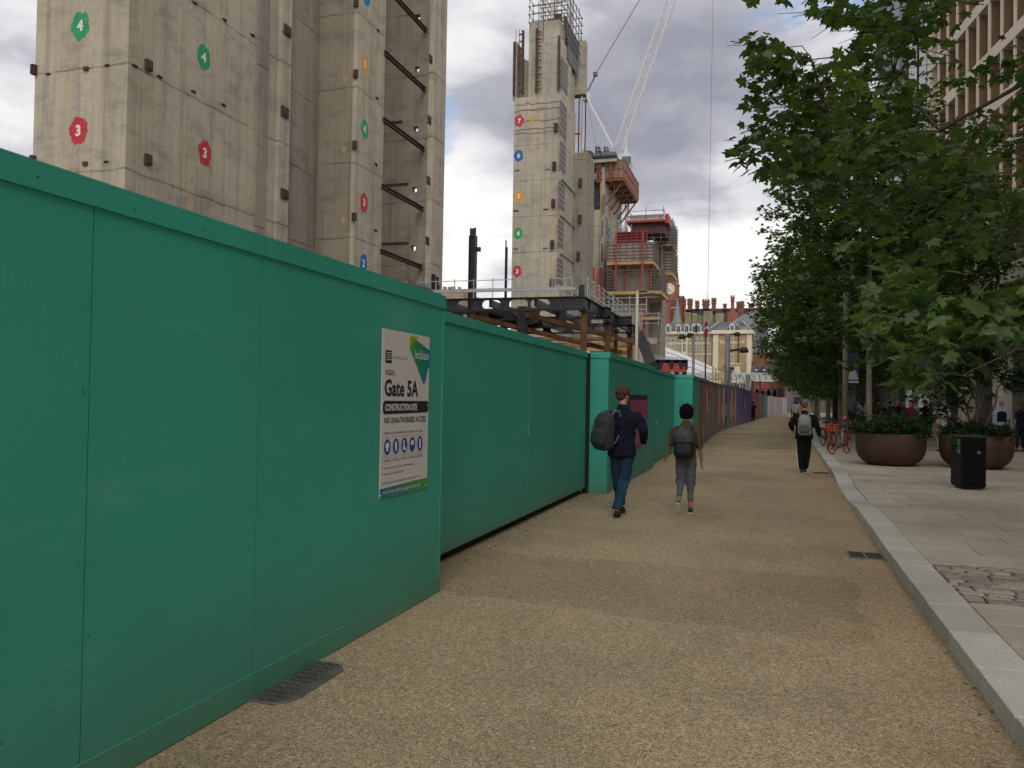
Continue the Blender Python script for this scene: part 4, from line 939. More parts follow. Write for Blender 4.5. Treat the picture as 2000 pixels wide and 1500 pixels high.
part('timber_edge', MB().box(onY(1270, 660, 112.9).x, x1, 112.6, 112.74, zY(672), zY(666)), timb, c4)
# work around foot, under the steel frame
lw = root('concrete_wall', 'low pale concrete walls seen under the steel frame beyond the hoarding', 'wall', (-20, 80, 0))
part('wall', MB().box(-24, -15.6, 72, 72.6, 0, 6.4), conc2, lw)
part('wall', MB().box(-15.2, -12.8, 78, 78.6, 0, 5.0), conc2, lw)
part('doorway', MB().box(-18.2, -17.2, 71.9, 71.99, 0, 4.9), plates, lw)
part('timber_beam', MB().box(-24, -11.5, 70.6, 70.9, 5.5, 5.85).box(-23, -11.0, 74.6, 74.9, 6.0, 6.5), timb, lw)
scf = root('site_scaffold', 'galvanised scaffold tubes low down behind the steel frame columns', 'scaffold', (-12, 70, 0))
scaffold(scf, -13.2, -9.6, 76, 79, 1.0, 4.4, 1.2, .5, galv, .06)
scaffold(scf, -17.0, -13.6, 80, 83, 1.0, 5.0, 1.2, .6, galv, .06)

# ================================================================== STEEL FRAME
sf = root('steel_deck', 'black cellular steel deck frame on rusty columns behind the hoarding', 'deck', (-15, 58, 0))
zt_, zb_ = 8.0, 7.15; XE = -10.9; YF = 50.0
ovals = [onY(p, 590, YF).x for p in (911.5, 960, 1013, 1055)]
def cell_beam(y, z0, z1, xs0, xs1, ov, ow=.62, oh=.29, hole=True):
    mb = MB(); zc = (z0+z1)/2; cuts = sorted(ov); xprev = xs0
    mb.box(xs0, xs1, y-.16, y+.16, z1-.05, z1).box(xs0, xs1, y-.16, y+.16, z0, z0+.05)
    za, zb = z0+.05, z1-.05
    for xo_ in cuts:
        mb.box(xprev, xo_-ow, y-.02, y+.02, za, zb); xprev = xo_+ow
        # plate around an obround hole
        n = 10; ring = [(xo_+(ow-oh)*s+oh*math.cos(a), zc+oh*math.sin(a)) for s, a0 in ((1, -math.pi/2), (-1, math.pi/2)) for a in [a0+math.pi*k/n for k in range(n+1)]]
        m_ = len(ring); outer = []
        for u, v in ring:
            du, dv = u-xo_, v-zc; f = min(ow/abs(du) if abs(du) > 1e-6 else 9, (zb-zc)/abs(dv) if abs(dv) > 1e-6 else 9); outer.append((xo_+du*f, zc+dv*f))
        for yq, flip in ((y-.02, 0), (y+.02, 1)):
            vs = [(u, yq, v) for u, v in outer]+[(u, yq, v) for u, v in ring]; mb.add(vs, [(i, (i+1) % m_, m_+(i+1) % m_, m_+i) for i in range(m_)])
            # corners of the rectangle
            for cx_, cz_ in ((-1, -1), (1, -1), (1, 1), (-1, 1)):
                C_ = (xo_+cx_*ow, zc+cz_*(zb-zc)); onx_ = [p for p in outer if abs(p[0]-C_[0]) < 1e-6 and (p[1]-zc)*cz_ > 0]; onz_ = [p for p in outer if abs(p[1]-C_[1]) < 1e-6 and (p[0]-xo_)*cx_ > 0]
                if onx_ and onz_:
                    A = max(onx_, key=lambda p: abs(p[1]-zc)); B = max(onz_, key=lambda p: abs(p[0]-xo_)); mb.add([(A[0], yq, A[1]), (C_[0], yq, C_[1]), (B[0], yq, B[1])], [(0, 1, 2)])
        mb.add([(u, yq, v) for u, v in ring for yq in (y-.02, y+.02)], [(2*i, 2*((i+1) % m_), 2*((i+1) % m_)+1, 2*i+1) for i in range(m_)])
    mb.box(xprev, xs1, y-.02, y+.02, za, zb); return mb
part('cellular_beam', cell_beam(YF, zb_, zt_, -22, XE, ovals), dsteel, sf)
fx = [(-21+1.9*k) for k in range(6)]
for y, zoff, sh_ in ((56, 0, .6), (62, 0, 1.1), (68, 0, .2)): part('cellular_beam', cell_beam(y, zb_, zt_, -22, XE, [x+sh_ for x in fx]), dsteel, sf)
part('bolt_plates', (lambda q: [q.box(x-.03, x+.03, YF-.03, YF-.021, zb_+.2+.0*i, zb_+.26) for i, x in enumerate(np.linspace(-20.4, -11.2, 34)) if int(i) % 5 != 0] and q)(MB()), pm('bolt_grey', (.12, .12, .13), .5), sf)
for k in range(7):
    y0 = YF+.2+k*3.1; part('edge_beam', MB().box(XE-.12, XE+.12, y0, y0+3.05, zb_+.1, zb_+.16).box(XE-.03, XE+.03, y0, y0+3.05, zb_+.16, zt_-.06).box(XE-.16, XE+.16, y0, y0+3.05, zt_-.06, zt_).box(XE-.12, XE+.12, y0+1.4, y0+1.44, zb_+.16, zt_-.06), dsteel, sf)
part('end_plate', MB().box(XE-.25, XE+.2, 71.9, 72.1, 6.9, 8.2), dsteel, sf)
for x in (-20, -17, -14): part('joist', MB().box(x-.1, x+.1, YF+.2, 71.8, zb_+.3, zt_-.1), dsteel, sf)
part('decking', MB().box(-22, -16.5, 56.2, 71.8, zt_-.06, zt_-.02), pm('metal_deck', (.12, .12, .12), .6, .2, 1), sf)
for y, x, w_ in ((50.3, XE, .34), (58.3, XE, .36), (64.5, -11.4, .26), (68.2, XE, .36), (71, -11.2, .22)):
    c_ = part('column', MB().box(x-w_/2, x+w_/2, y-.02, y+.02, 0, zb_).box(x-w_/2, x-w_/2+.04, y-w_/2, y+w_/2, 0, zb_).box(x+w_/2-.04, x+w_/2, y-w_/2, y+w_/2, 0, zb_), rust2, sf)
    part('cap_plate', MB().box(x-.28, x+.28, y-.28, y+.28, zb_-.06, zb_-.001), dsteel, c_)
p_ = onY(1020, 640, 55); part('column', MB().box(p_.x-.3, p_.x+.3, 54.7, 55.3, 0, zt_), dsteel, sf)
p_ = onY(940, 640, 54); part('column', MB().box(p_.x-.5, p_.x+.5, 54.7, 55.3, 0, zb_-.1), dsteel, sf)
for a, b in (((-18.6, 51.0, 6.95), (-11.6, 68, 5.6)), ((-14.9, 51.5, 7.05), (-9.9, 70, 6.3)), ((-20.5, 54, 6.2), (-13, 69, 5.2))): part('bracing_beam', MB().bar(a, b, .3, .3), rust2, sf)
part('formwork_soffit', MB().box(-21.5, -11.2, 70, 71.2, 6.2, 6.55), timb, sf); part('formwork_soffit', MB().box(-20, -11.4, 63.0, 64.5, 6.3, 6.5), timb, sf)
# guard rails on the deck
def rail_line(p, q, z, n, mat=galv, w=.045, hts=(.25, .6, 1.1), parent=sf, name='guard_rail'):
    p, q = Vector(p), Vector(q); mb = MB()
    for k in range(n+1): a = p+(q-p)*k/n; mb.bar((a.x, a.y, z), (a.x, a.y, z+hts[-1]+.12), w)
    for h in hts: mb.bar((p.x, p.y, z+h), (q.x, q.y, z+h), w)
    part(name, mb, mat, parent)
rail_line((-22, YF, 0), (-11.6, YF, 0), zt_, 8, hts=(.42, .6, 1.15))
part('edge_board', MB().box(-22, -11.4, YF-.04, YF, zt_+.42, zt_+.56), galv, sf)
rail_line((XE+.2, YF+.3, 0), (XE+.2, 72, 0), zt_, 12, hts=(.15, .45, .8, 1.1))
rail_line((XE-1.2, YF+.3, 0), (XE-1.2, 72, 0), zt_, 12, hts=(.3, .6, 1.1)); rail_line((XE-1.2, 60, 0), (XE+2.5, 60, 0), zt_, 3); rail_line((XE-2.2, 71, 0), (XE+2.0, 71, 0), zt_, 3)
part('stub_column', MB().box(XE-.35, XE-.05, YF+.2, YF+.6, zt_, zt_+.75), dsteel, sf)
# dark stub columns
def dcol(px, py, Y, w_, lab, tall=True, stubs=4, arm=False):
    p = onY(px, py, Y); r = root('steel_column', lab, 'column', (p.x, Y, 0))
    part('shaft', MB().box(p.x-w_/2, p.x+w_/2, Y-.04, Y+.04, 0, p.z-.55).box(p.x-w_/2, p.x-w_/2+.06, Y-w_/2, Y+w_/2, 0, p.z-.55).box(p.x+w_/2-.06, p.x+w_/2, Y-w_/2, Y+w_/2, 0, p.z-.55), dsteel, r)
    for k in range(stubs): x_ = p.x-w_/2+.06+(w_-.12)*k/max(1, stubs-1); part('splice_bar', MB().box(x_-.04, x_+.04, Y-.1, Y, p.z-.6, p.z-.02+random.uniform(-.05, .02)), dsteel, r)
    if arm: q = onY(937, 487, Y); part('side_bracket', MB().box(p.x+w_/2, q.x+.05, Y-.12, Y+.12, q.z-.14, q.z+.14), dsteel, r)
    return r
dcol(924.5, 445, 52.5, .46, 'black steel column with a side bracket standing alone against the sky', arm=True)
dcol(847, 535, 50.5, .36, 'short black steel column stubs at the right edge of the nearest core')
dcol(855, 541, 51, .22, 'thin black steel stub beside the short column stubs', stubs=2)
dcol(989.5, 469, 60, .17, 'slim black steel post against the left edge of the stepped core', stubs=1)
# chimneyed roofs glimpsed beyond the frame
hb = root('stone_building', 'distant stone building with chimneys glimpsed above the steel deck at left', 'building', (-50, 160, 0))
a_, b_2 = onY(862, 560, 160), onY(905, 560, 160)
stone = pm('bath_stone', (.32, .26, .18), .85, .25, .6)
part('wall', MB().box(a_.x-6, b_2.x, 160, 172, 0, onY(880, 571, 160).z), stone, hb)
for pxc, w_ in ((868, 1.6), (888, 2.6)): q = onY(pxc, 564, 160); part('chimney', MB().box(q.x-w_, q.x+w_*.8, 161, 164, q.z-2, q.z).box(q.x-w_*.6, q.x-w_*.3, 161.5, 162.5, q.z, q.z+.7).box(q.x+.1, q.x+.5, 161.5, 162.5, q.z, q.z+.6), stone, hb)

# ================================================================== CRANE
YC = 131.0
cr = root('tower_crane', 'white luffing tower crane with green glazed cab and raised lattice jib', 'crane', (-16, YC, 0))
mx_ = onY(1213, 440, YC).x
zslew = onY(1213, 318, YC).z
part('mast', lattice(MB(), (mx_, YC, 0), (mx_, YC, zslew), 1.7, 22, (1, 0, 0), (0, 1, 0), .11, .05), cw, cr)
part('slewing_ring', MB().lathe([(1.2, 0), (1.3, .3), (1.3, .8), (1.0, 1.0)], 20, (mx_, YC, zslew-.4)), cw, cr)
cabP = onY(1224, 322, YC)
cabg = MB(); cz = cabP.z
cab = part('cab', MB().prism([(-1.1, -1.3), (.6, -1.5), (1.15, -.3), (1.2, .8), (.7, 1.2), (-1.1, 1.2)], (cabP.x, YC-2.2, cz), (1, 0, 0), (0, 0, 1), (0, 1.9, 0)), cw, cr, bevel=.12)
part('cab_glass', MB().prism([(-.2, -.7), (.5, -1.2), (1.0, -.3), (1.02, .7), (-.5, .7)], (cabP.x+.05, YC-2.23, cz), (1, 0, 0), (0, 0, 1), (0, .02, 0)), pm('cab_glass', (.03, .12, .10), .1, .3, 1, spec=.8), cab)
j0 = onY(1209, 292, YC); tip = onY(1397, -250, YC)
jd = (tip-j0).normalized()
part('jib', lattice(MB(), j0, tip, 1.3, 19, (0, 1, 0), jd.cross(Vector((0, 1, 0))), .08, .026), cw, cr)
atop = onY(1145, 186, YC)
part('a_frame', MB().bar(atop+Vector((0, -.6, 0)), onY(1200, 292, YC)+Vector((0, -.7, 0)), .32).bar(atop+Vector((0, .6, 0)), onY(1200, 292, YC)+Vector((0, .8, 0)), .28).bar(atop, onY(1139, 300, YC), .14).bar(onY(1168, 240, YC), onY(1134, 292, YC), .1).bar(onY(1222, 268, YC), onY(1222, 306, YC), .5), cw, cr)
part('a_frame_head', MB().box(atop.x-.5, atop.x+.6, YC-.8, YC+.8, atop.z-.9, atop.z+.2), cw, cr)
sh_ = onY(1163, 145, YC)
cab_m = pm('steel_rope', (.10, .105, .13), .5, .2, 2)
part('pendant_rope', MB().bar(atop+Vector((0, -.35, .2)), sh_, .11).bar(atop+Vector((0, .35, .2)), sh_+Vector((0, .3, 0)), .11).bar(sh_, tip, .1).box(sh_.x-.35, sh_.x+.35, YC-.3, YC+.3, sh_.z-.3, sh_.z+.3), cab_m, cr)
part('hoist_rope', MB().bar(tip, (onY(1382, 585, YC).x, YC, 13), .055), cab_m, cr)
part('stay_wire', MB().bar(atop, onY(1205, 270, YC), .04).bar(atop, onY(1165, 292, YC), .04), cab_m, cr)
ca, cb2 = onY(1136, 308, YC), onY(1206, 306, YC)
part('counter_deck', MB().box(ca.x, cb2.x, YC-1.6, YC+1.6, ca.z-.35, ca.z+.1), pm('crane_green_grey', (.12, .14, .135), .6, .2, 2), cr)
for pxa, pxb, pyt, mtq in ((1148, 1156, 297, 'd'), (1165, 1173, 289, 'd'), (1172, 1179, 299, 'd'), (1181, 1189, 290, 'g'), (1192, 1200, 298, 'l'), (1140, 1148, 295, 'l')):
    a, b = onY(pxa, pyt, YC), onY(pxb, pyt, YC)
    part('counterweight', MB().box(a.x, b.x, YC-1.0, YC+.6, ca.z+.1, a.z), {'d': dsteel, 'g': pm('winch_grey', (.06, .075, .075), .5), 'l': pm('winch_light', (.33, .36, .34), .5)}[mtq], cr, bevel=.06)
rail_line((ca.x, YC-1.6, 0), (cb2.x, YC-1.6, 0), ca.z+.1, 8, galv, .05, (.5, 1.0), cr)
# ================================================================== FAR BUILDINGS
ybrick = pm('yellow_brick', (.37, .26, .125), .9, .2, .5, 0, 10, fine=.15)
cream = pm('cream_stucco', (.66, .60, .47), .8, .1, .5)
slate = pm('slate_roof', (.085, .085, .105), .7, .25, .7, fine=.2, bscale=3)
lead = pm('lead_flashing', (.38, .38, .39), .6, .1, 1)
glh = pm('hotel_window_glass', (.20, .20, .18), .15, .3, .4, spec=.8)
gl = pm('dark_window_glass', (.035, .04, .045), .12, .3, .4, spec=.8)
wfr = pm('white_window_frame', (.62, .60, .55), .6, .05, 1)
redbrick = pm('red_brick', (.19, .075, .05), .9, .22, .5, fine=.2, bscale=4)
terra = pm('terracotta', (.25, .10, .065), .85, .3, .8)
stoneg = pm('weathered_stone', (.25, .21, .14), .9, .3, .5)
def win(parent, p, w_, h, nrm='Y', surround=None, bars=True):
    x, y, z = p
    f = part('window', MB().box(x-w_/2-.12, x+w_/2+.12, y-.10, y-.012, z-h/2-.12, z+h/2+.14), surround or wfr, parent)
    part('pane', MB().box(x-w_/2, x-.03, y-.13, y-.101, z-h/2, z-.04).box(x+.03, x+w_/2, y-.13, y-.101, z-h/2, z-.04).box(x-w_/2, x-.03, y-.13, y-.101, z+.04, z+h/2).box(x+.03, x+w_/2, y-.13, y-.101, z+.04, z+h/2), glh, f)
YH = 200.0
ht = root('hotel_building', 'yellow brick hotel with cream quoins, slate roof and white dormers', 'building', (-20, 205, 0))
def hx_(px): return onY(px, 700, YH).x
def hz2(py, px=1420): return onY(px, py, YH).z
xA, xB, xC = hx_(1240), hx_(1393), hx_(1467)
ztop_ = hz2(652)
part('wall', MB().box(xA, xB, YH+1.0, YH+24, 0, ztop_), ybrick, ht)
part('end_wall', MB().box(xB, xC, YH, YH+24, 0, ztop_), ybrick, ht)
part('cornice', MB().box(xA, xB, YH+.4, YH+24, ztop_, hz2(646)).box(xB-.5, xC+.6, YH-.6, YH+24, ztop_, hz2(645)), cream, ht)
part('quoin', MB().box(xB-.1, xB+1.1, YH-.12, YH, 0, ztop_), cream, ht); part('quoin', MB().box(xC-1.0, xC+.1, YH-.12, YH, 0, ztop_), cream, ht)
part('quoin', MB().box(hx_(1330), hx_(1342), YH+.5, YH+1.0, hz2(712), ztop_), cream, ht)
for py in (664, 690): part('string_course', MB().box(xA, xB-.1, YH+.9, YH+1.0, hz2(py)-.1, hz2(py)+.1), cream, ht)
for row, (py, h) in enumerate(((661, 1.5), (678, 1.7), (700, 1.9))):
    for px in (1297, 1304, 1313, 1322, 1349, 1357, 1366, 1374, 1385):
        win(ht, (hx_(px), YH+1.0, hz2(py)), .5, h*.9, surround=cream)
    if row < 3: win(ht, (hx_(1336), YH+.5, hz2(py)), .7, h)
for py, h in ((661, 1.3), (678, 1.7), (701, 2.2)): win(ht, (hx_(1428), YH, hz2(py)), .85, h)
for px in (1424, 1432): win(ht, (hx_(px), YH-.5, hz2(722)), .55, 1.7)
part('bay_window', MB().box(hx_(1417), hx_(1446), YH-.48, YH-.01, 0, hz2(712)), cream, ht); part('bay_roof', MB().box(hx_(1416), hx_(1447), YH-.9, YH-.01, hz2(712), hz2(710)), cream, ht)
part('drain_pipe', MB().box(hx_(1441), hx_(1441)+.22, YH-.2, YH-.01, hz2(712), hz2(656)), dsteel, ht)
for (a, b, z_) in ((1398, 1412, 665), (1450, 1459, 665), (1398, 1404, 690), (1452, 1460, 690)): part('stone_band', MB().box(hx_(a), hx_(b), YH-.06, YH, hz2(z_)-.07, hz2(z_)+.07), cream, ht)
letm = pm('painted_letters', (.72, .68, .58), .8, .05, 1)
def sign_line(txt, px0, px1, py, Y, hgt, parent):
    t = text_mb(txt, 1.0, 0, 'LEFT', bold=.03); xs_ = [p[0] for p in t.v]; x0, x1 = onY(px0, py, Y).x, onY(px1, py, Y).x; z = onY((px0+px1)/2, py, Y).z
    s = (x1-x0)/(max(xs_)-min(xs_)); zs2 = [p[1] for p in t.v]; sz = hgt/(max(zs2)-min(zs2)); q = MB(); q.add([(x0+(p[0]-min(xs_))*s, Y-.05, z+p[1]*sz) for p in t.v], t.f); part('lettering', q, letm, parent)
sign_line('GREAT NORTHERN HOTEL', 1405, 1455, 669, YH-.03, .55, ht)
sign_line('GREAT NORTHERN HOTEL', 1252, 1388, 671, YH+.97, .55, ht)
# roof: slated main slope plus hipped end block
zr0, zr1 = hz2(646), hz2(624)
part('roof', MB().add([(xA, YH+.6, zr0), (hx_(1378), YH+.6, zr0), (hx_(1402), YH+9, zr1), (xA, YH+9, zr1), (xA, YH+23, zr0), (hx_(1402), YH+23, zr0)], [(0, 1, 2, 3), (3, 2, 5, 4), (1, 5, 2)]), slate, ht)
gp = onY(1432, 626, YH+3)
part('roof', MB().add([(hx_(1380), YH+.2, zr0), (xC, YH+.2, zr0), (hx_(1447), YH+7, hz2(623)), (hx_(1400), YH+7, hz2(624)), (xC, YH+22, zr0), (hx_(1380), YH+22, zr0)], [(0, 1, 2, 3), (1, 4, 2), (2, 4, 5, 3), (0, 3, 5)]), slate, ht)
part('hip_flashing', MB().bar((hx_(1380), YH+.1, zr0), (hx_(1400), YH+6.9, hz2(624)+.1), .22).bar((xC, YH+.1, zr0), (hx_(1447), YH+6.9, hz2(623)+.1), .22).bar((hx_(1448), YH+.1, hz2(644)), (hx_(1432), YH+4, hz2(625)), .2).bar((hx_(1416), YH+.3, hz2(644)), (hx_(1432), YH+4, hz2(625)), .2), lead, ht)
for px in (1294, 1304, 1324, 1340, 1355, 1362.5, 1429): 
    x = hx_(px); z = hz2(640.5); d = part('dormer', MB().box(x-.62, x+.62, YH+.3, YH+3, z-1.1, z+.7).prism([(-.75, .7), (.75, .7), (0, 1.15)], (x, YH+.2, z), (1, 0, 0), (0, 0, 1), (0, 2.6, 0)), wfr, ht)
    part('pane', MB().box(x-.38, x-.05, YH+.24, YH+.29, z-.8, z+.5).box(x+.05, x+.38, YH+.24, YH+.29, z-.8, z+.5), gl, d)
for px in (1408, 1452): part('chimney_block', MB().box(hx_(px)-1.0, hx_(px)+1.0, YH+.0, YH+1.4, hz2(646), hz2(638)), stoneg, ht)

# red brick station buildings behind, with chimneys
YP = 330.0
sp = root('station_building', 'long red brick and stone station roofline crowded with tall chimneys', 'building', (10, YP, 0))
def px_(p): return onY(p, 640, YP).x
def pz_(py, p=1400): return onY(p, py, YP).z
part('wall', MB().box(px_(1325), px_(1420), YP, YP+20, 0, pz_(615)), stoneg, sp)
part('wall', MB().box(px_(1418), px_(1452), YP-2, YP+18, 0, pz_(612)), redbrick, sp)
part('roof', MB().prism([(0, 0), (px_(1500)-px_(1330), 0), (px_(1500)-px_(1330)-3, 2.6), (2, 2.6)], (px_(1330), YP+1.0, pz_(615)), (1, 0, 0), (0, 0, 1), (0, 10, 0)), slate, sp)
for px0, px1, py in ((1338, 1350, 610), (1352, 1362, 612), (1374, 1392, 608), (1398, 1414, 612)): part('parapet_block', MB().box(px_(px0), px_(px1), YP-1.5, YP-.01, pz_(632), pz_(py)), stoneg, sp)
def chim(px, pyt, pyb, wpx, mat=redbrick, pots=3, Y=YP):
    x = onY(px, pyt, Y).x; z1 = onY(px, pyt, Y).z; z0 = onY(px, pyb, Y).z; hw = wpx*1.3/2/1618*Y
    c = part('chimney', MB().box(x-hw*.8, x+hw*.8, Y-1.6, Y+.9, z0, z1-1.1).box(x-hw, x+hw, Y-1.8, Y+1.1, z1-2.2, z1-1.7).box(x-hw, x+hw, Y-1.8, Y+1.1, z1-1.1, z1-.6), mat, sp)
    pb_ = MB()
    for k in range(pots): xx = x-hw*.65+hw*1.3*k/max(1, pots-1); pb_.lathe([(.30, 0), (.36, .7), (.3, .75)], 8, (xx, Y-.6, z1-.62))
    part('chimney_pot', pb_, terra, c)
for a in ((1330, 579, 640, 12, redbrick, 4), (1348, 584, 606, 8), (1362, 588, 604, 6), (1379, 585, 604, 11), (1394.5, 583, 608, 7), (1416, 594, 606, 5), (1431, 578, 606, 5.5, terra, 2), (1442.5, 590, 612, 6), (1449.5, 589, 612, 6), (1468, 593, 606, 9), (1484, 590, 606, 6), (1337, 585, 640, 5, terra, 2)): chim(*a)
part('stepped_gable', MB().box(px_(1421), px_(1441), YP-2.6, YP-2.05, pz_(640), pz_(612)).box(px_(1425), px_(1437), YP-2.6, YP-2.05, pz_(612), pz_(606)).box(px_(1428), px_(1434), YP-2.6, YP-2.05, pz_(606), pz_(598)), terra, sp)
# clock tower
ctw = root('clock_tower', 'red brick clock tower with cream clock face and pointed turret behind the scaffolded core', 'clock tower', (-18, 335, 0))
x0, x1 = px_(1292), px_(1319)
part('shaft', MB().box(x0, x1, 331, 340, 0, onY(1308, 556, 331).z), redbrick, ctw)
part('stone_band', MB().box(x0-.15, x1+.15, 330.85, 331, pz_(583), pz_(581)).box(x0-.15, x1+.15, 330.85, 331, pz_(600), pz_(598.5)), cream, ctw)
cf = onY(1306.5, 564.5, 330.6)
part('gable', MB().prism([(-2.7, -4), (2.7, -4), (2.7, 2.6), (0, 5.2), (-2.7, 2.6)], (cf.x, 330.7, cf.z), (1, 0, 0), (0, 0, 1), (0, .3, 0)), terra, ctw)
dial = [(1.85*math.cos(a), 1.85*math.sin(a)) for a in np.linspace(0, 6.283, 33)[:-1]]
part('dial_surround', MB().prism([(u*1.22, v*1.22) for u, v in dial], (cf.x, 330.55, cf.z), (1, 0, 0), (0, 0, 1), (0, .15, 0)), cream, ctw)
dl = part('clock_dial', MB().prism(dial, (cf.x, 330.45, cf.z), (1, 0, 0), (0, 0, 1), (0, .1, 0)), pm('dial_face', (.75, .68, .48), .6, .04, 1), ctw)
mk = MB()
for k in range(12): a = k*math.pi/6; mk.bar((cf.x+1.35*math.sin(a), 330.42, cf.z+1.35*math.cos(a)), (cf.x+1.7*math.sin(a), 330.42, cf.z+1.7*math.cos(a)), .16, .04, up=(0, 1, 0))
part('hour_marks', mk, black, dl)
for hh_, ln in ((R(155), 1.3), (R(128), .9)): part('clock_hand', MB().bar((cf.x, 330.40, cf.z), (cf.x+ln*math.sin(hh_), 330.40, cf.z+ln*math.cos(hh_)), .17, .04, up=(0, 1, 0)), black, dl)
tq = onY(1321.5, 517, 331)
part('turret', MB().lathe([(1.15, -16), (1.15, 5.4), (1.35, 5.5), (1.35, 6.0), (.95, 6.1), (.85, 8.0), (0.0, 14.0)], 8, (tq.x, 332, tq.z-14)).lathe([(.09, 0), (.09, 1.6), (0, 1.7)], 5, (tq.x, 332, tq.z-.4)), terra, ctw)
part('turret_band', MB().lathe([(1.25, 0), (1.25, .3)], 8, (tq.x, 332, tq.z-7.6)).lathe([(.98, 0), (.98, .3)], 8, (tq.x, 332, tq.z-5.8)), cream, ctw)
part('tower_roof', MB().prism([(-3.0, 0), (3.0, 0), (.5, 12), (-.5, 12)], ((x0+x1)/2-1.6, 333, onY(1308, 556, 331).z), (1, 0, 0), (0, 0, 1), (0, 5, 0)), slate, ctw)
sq = onY(1313, 572, 300); part('spirelet', MB().lathe([(1.9, 0), (1.5, 1.0), (.05, 9.5)], 8, (sq.x, 318, sq.z-9.0)), pm('lead_spire', (.20, .22, .235), .5, .2, 1), ctw)
part('spirelet_base', MB().box(sq.x-2.1, sq.x+2.1, 316, 320, 0, sq.z-9.0), stoneg, ctw)
part('buttress', MB().box(px_(1300), px_(1309), 329.9, 330.9, 0, pz_(590)).box(px_(1322), px_(1334), 329.5, 331, 0, pz_(600)), terra, ctw)
# train shed roof
ts = root('train_shed', 'curved pale ribbed train shed roof beside the tree crowns', 'building', (20, 290, 0))
YT = 285.0; pts_ = [(1423, 640), (1430, 630), (1440, 622), (1452, 615), (1466, 609), (1482, 605), (1500, 602)]
P_ = [onY(a, b, YT) for a, b in pts_]; mb = MB(); n = len(P_)
vs = [p for p in P_]+[Vector((p.x, YT+60, p.z)) for p in P_]+[Vector((p.x+9, YT-14, p.z-5.0)) for p in P_]
mb.add(vs, [(i, i+1, n+i+1, n+i) for i in range(n-1)]+[(i, 2*n+i, 2*n+i+1, i+1) for i in range(n-1)])
part('roof_skin', mb, pm('shed_roof', (.44, .44, .42), .6, .12, .3), ts)
rb_ = MB()
for k in range(26):
    f = k/25*(n-1); i = min(int(f), n-2); q = P_[i].lerp(P_[i+1], f-i); rb_.bar(q+Vector((0, 0, .1)), q+Vector((9, -14, -4.9)), .22)
part('roof_rib', rb_, pm('rib_grey', (.22, .22, .22), .6), ts)
part('slate_slope', MB().add([onY(1424, 640, 270), onY(1500, 640, 270), onY(1500, 720, 262), onY(1445, 690, 262), onY(1440, 672, 262)], [(0, 1, 2, 3, 4)]), slate, ts)
part('end_wall', MB().box(onY(1468, 700, 262).x, onY(1560, 700, 262).x, 262.2, 264, 0, onY(1480, 690, 262).z), redbrick, ts)
# red brick arcade
ra = root('brick_arcade', 'red brick station frontage with round arched dark windows beyond the glass canopy', 'building', (30, 180, 0))
YA = 178.0; xa_, xb_ = onY(1467, 740, YA).x, onY(1532, 740, YA).x
part('wall', MB().box(xa_, xb_, YA, YA+14, 0, onY(1500, 706, YA).z), redbrick, ra)
for px in (1473, 1484, 1495, 1507, 1519):
    for zb, h, w_ in ((1.2, 3.6, .85), (7.2, 2.2, .7)):
        x = onY(px, 770, YA).x; pl_ = [(-w_, 0), (w_, 0), (w_, h-w_)]+[(w_*math.cos(a), h-w_+w_*math.sin(a)) for a in np.linspace(.2, 2.94, 8)]+[(-w_, h-w_)]
        f = part('window', MB().prism(pl_, (x, YA-.02, zb), (1, 0, 0), (0, 0, 1), (0, -.1, 0)), gl, ra)
        if zb < 2: part('arch_surround', MB().tube([(x+(w_+.12)*math.cos(a), YA-.1, zb+h-w_+(w_+.12)*math.sin(a)) for a in np.linspace(0, 3.1416, 9)], .12, 5), terra, f)
part('stone_course', MB().box(xa_-.1, xb_, YA-.2, YA-.01, 6.0, 6.4), cream, ra)
# white concourse roof
co = root('concourse_roof', 'white curved concourse roof sweeping down in front of the hotel', 'building', (-25, 165, 0))
Yd = 165.0
prof = [(1200, 655), (1293, 674), (1330, 688), (1370, 706), (1400, 720), (1421, 733)]
Pd = [onY(a, b, Yd) for a, b in prof]; nb = 7; vs = []; fs = []
for p in Pd:
    for k in range(nb):
        a = k/(nb-1)*math.pi/2; vs.append((p.x, Yd-34*math.sin(a)*.9, 2.0+(p.z-2.0)*math.cos(a)))
for i in range(len(Pd)-1):
    for k in range(nb-1): fs.append((i*nb+k, (i+1)*nb+k, (i+1)*nb+k+1, i*nb+k+1))
part('roof_shell', MB().add(vs, fs), pm('white_roof_membrane', (.62, .60, .57), .55, .08, .15), co, smooth=True)
sb_ = MB()
for k in (1, 2, 3, 4):
    for i in range(len(Pd)-1): sb_.bar(Vector(vs[i*nb+k])+Vector((0, 0, .08)), Vector(vs[(i+1)*nb+k])+Vector((0, 0, .08)), .14)
part('roof_seam', sb_, pm('seam_grey', (.40, .40, .39), .6), co)
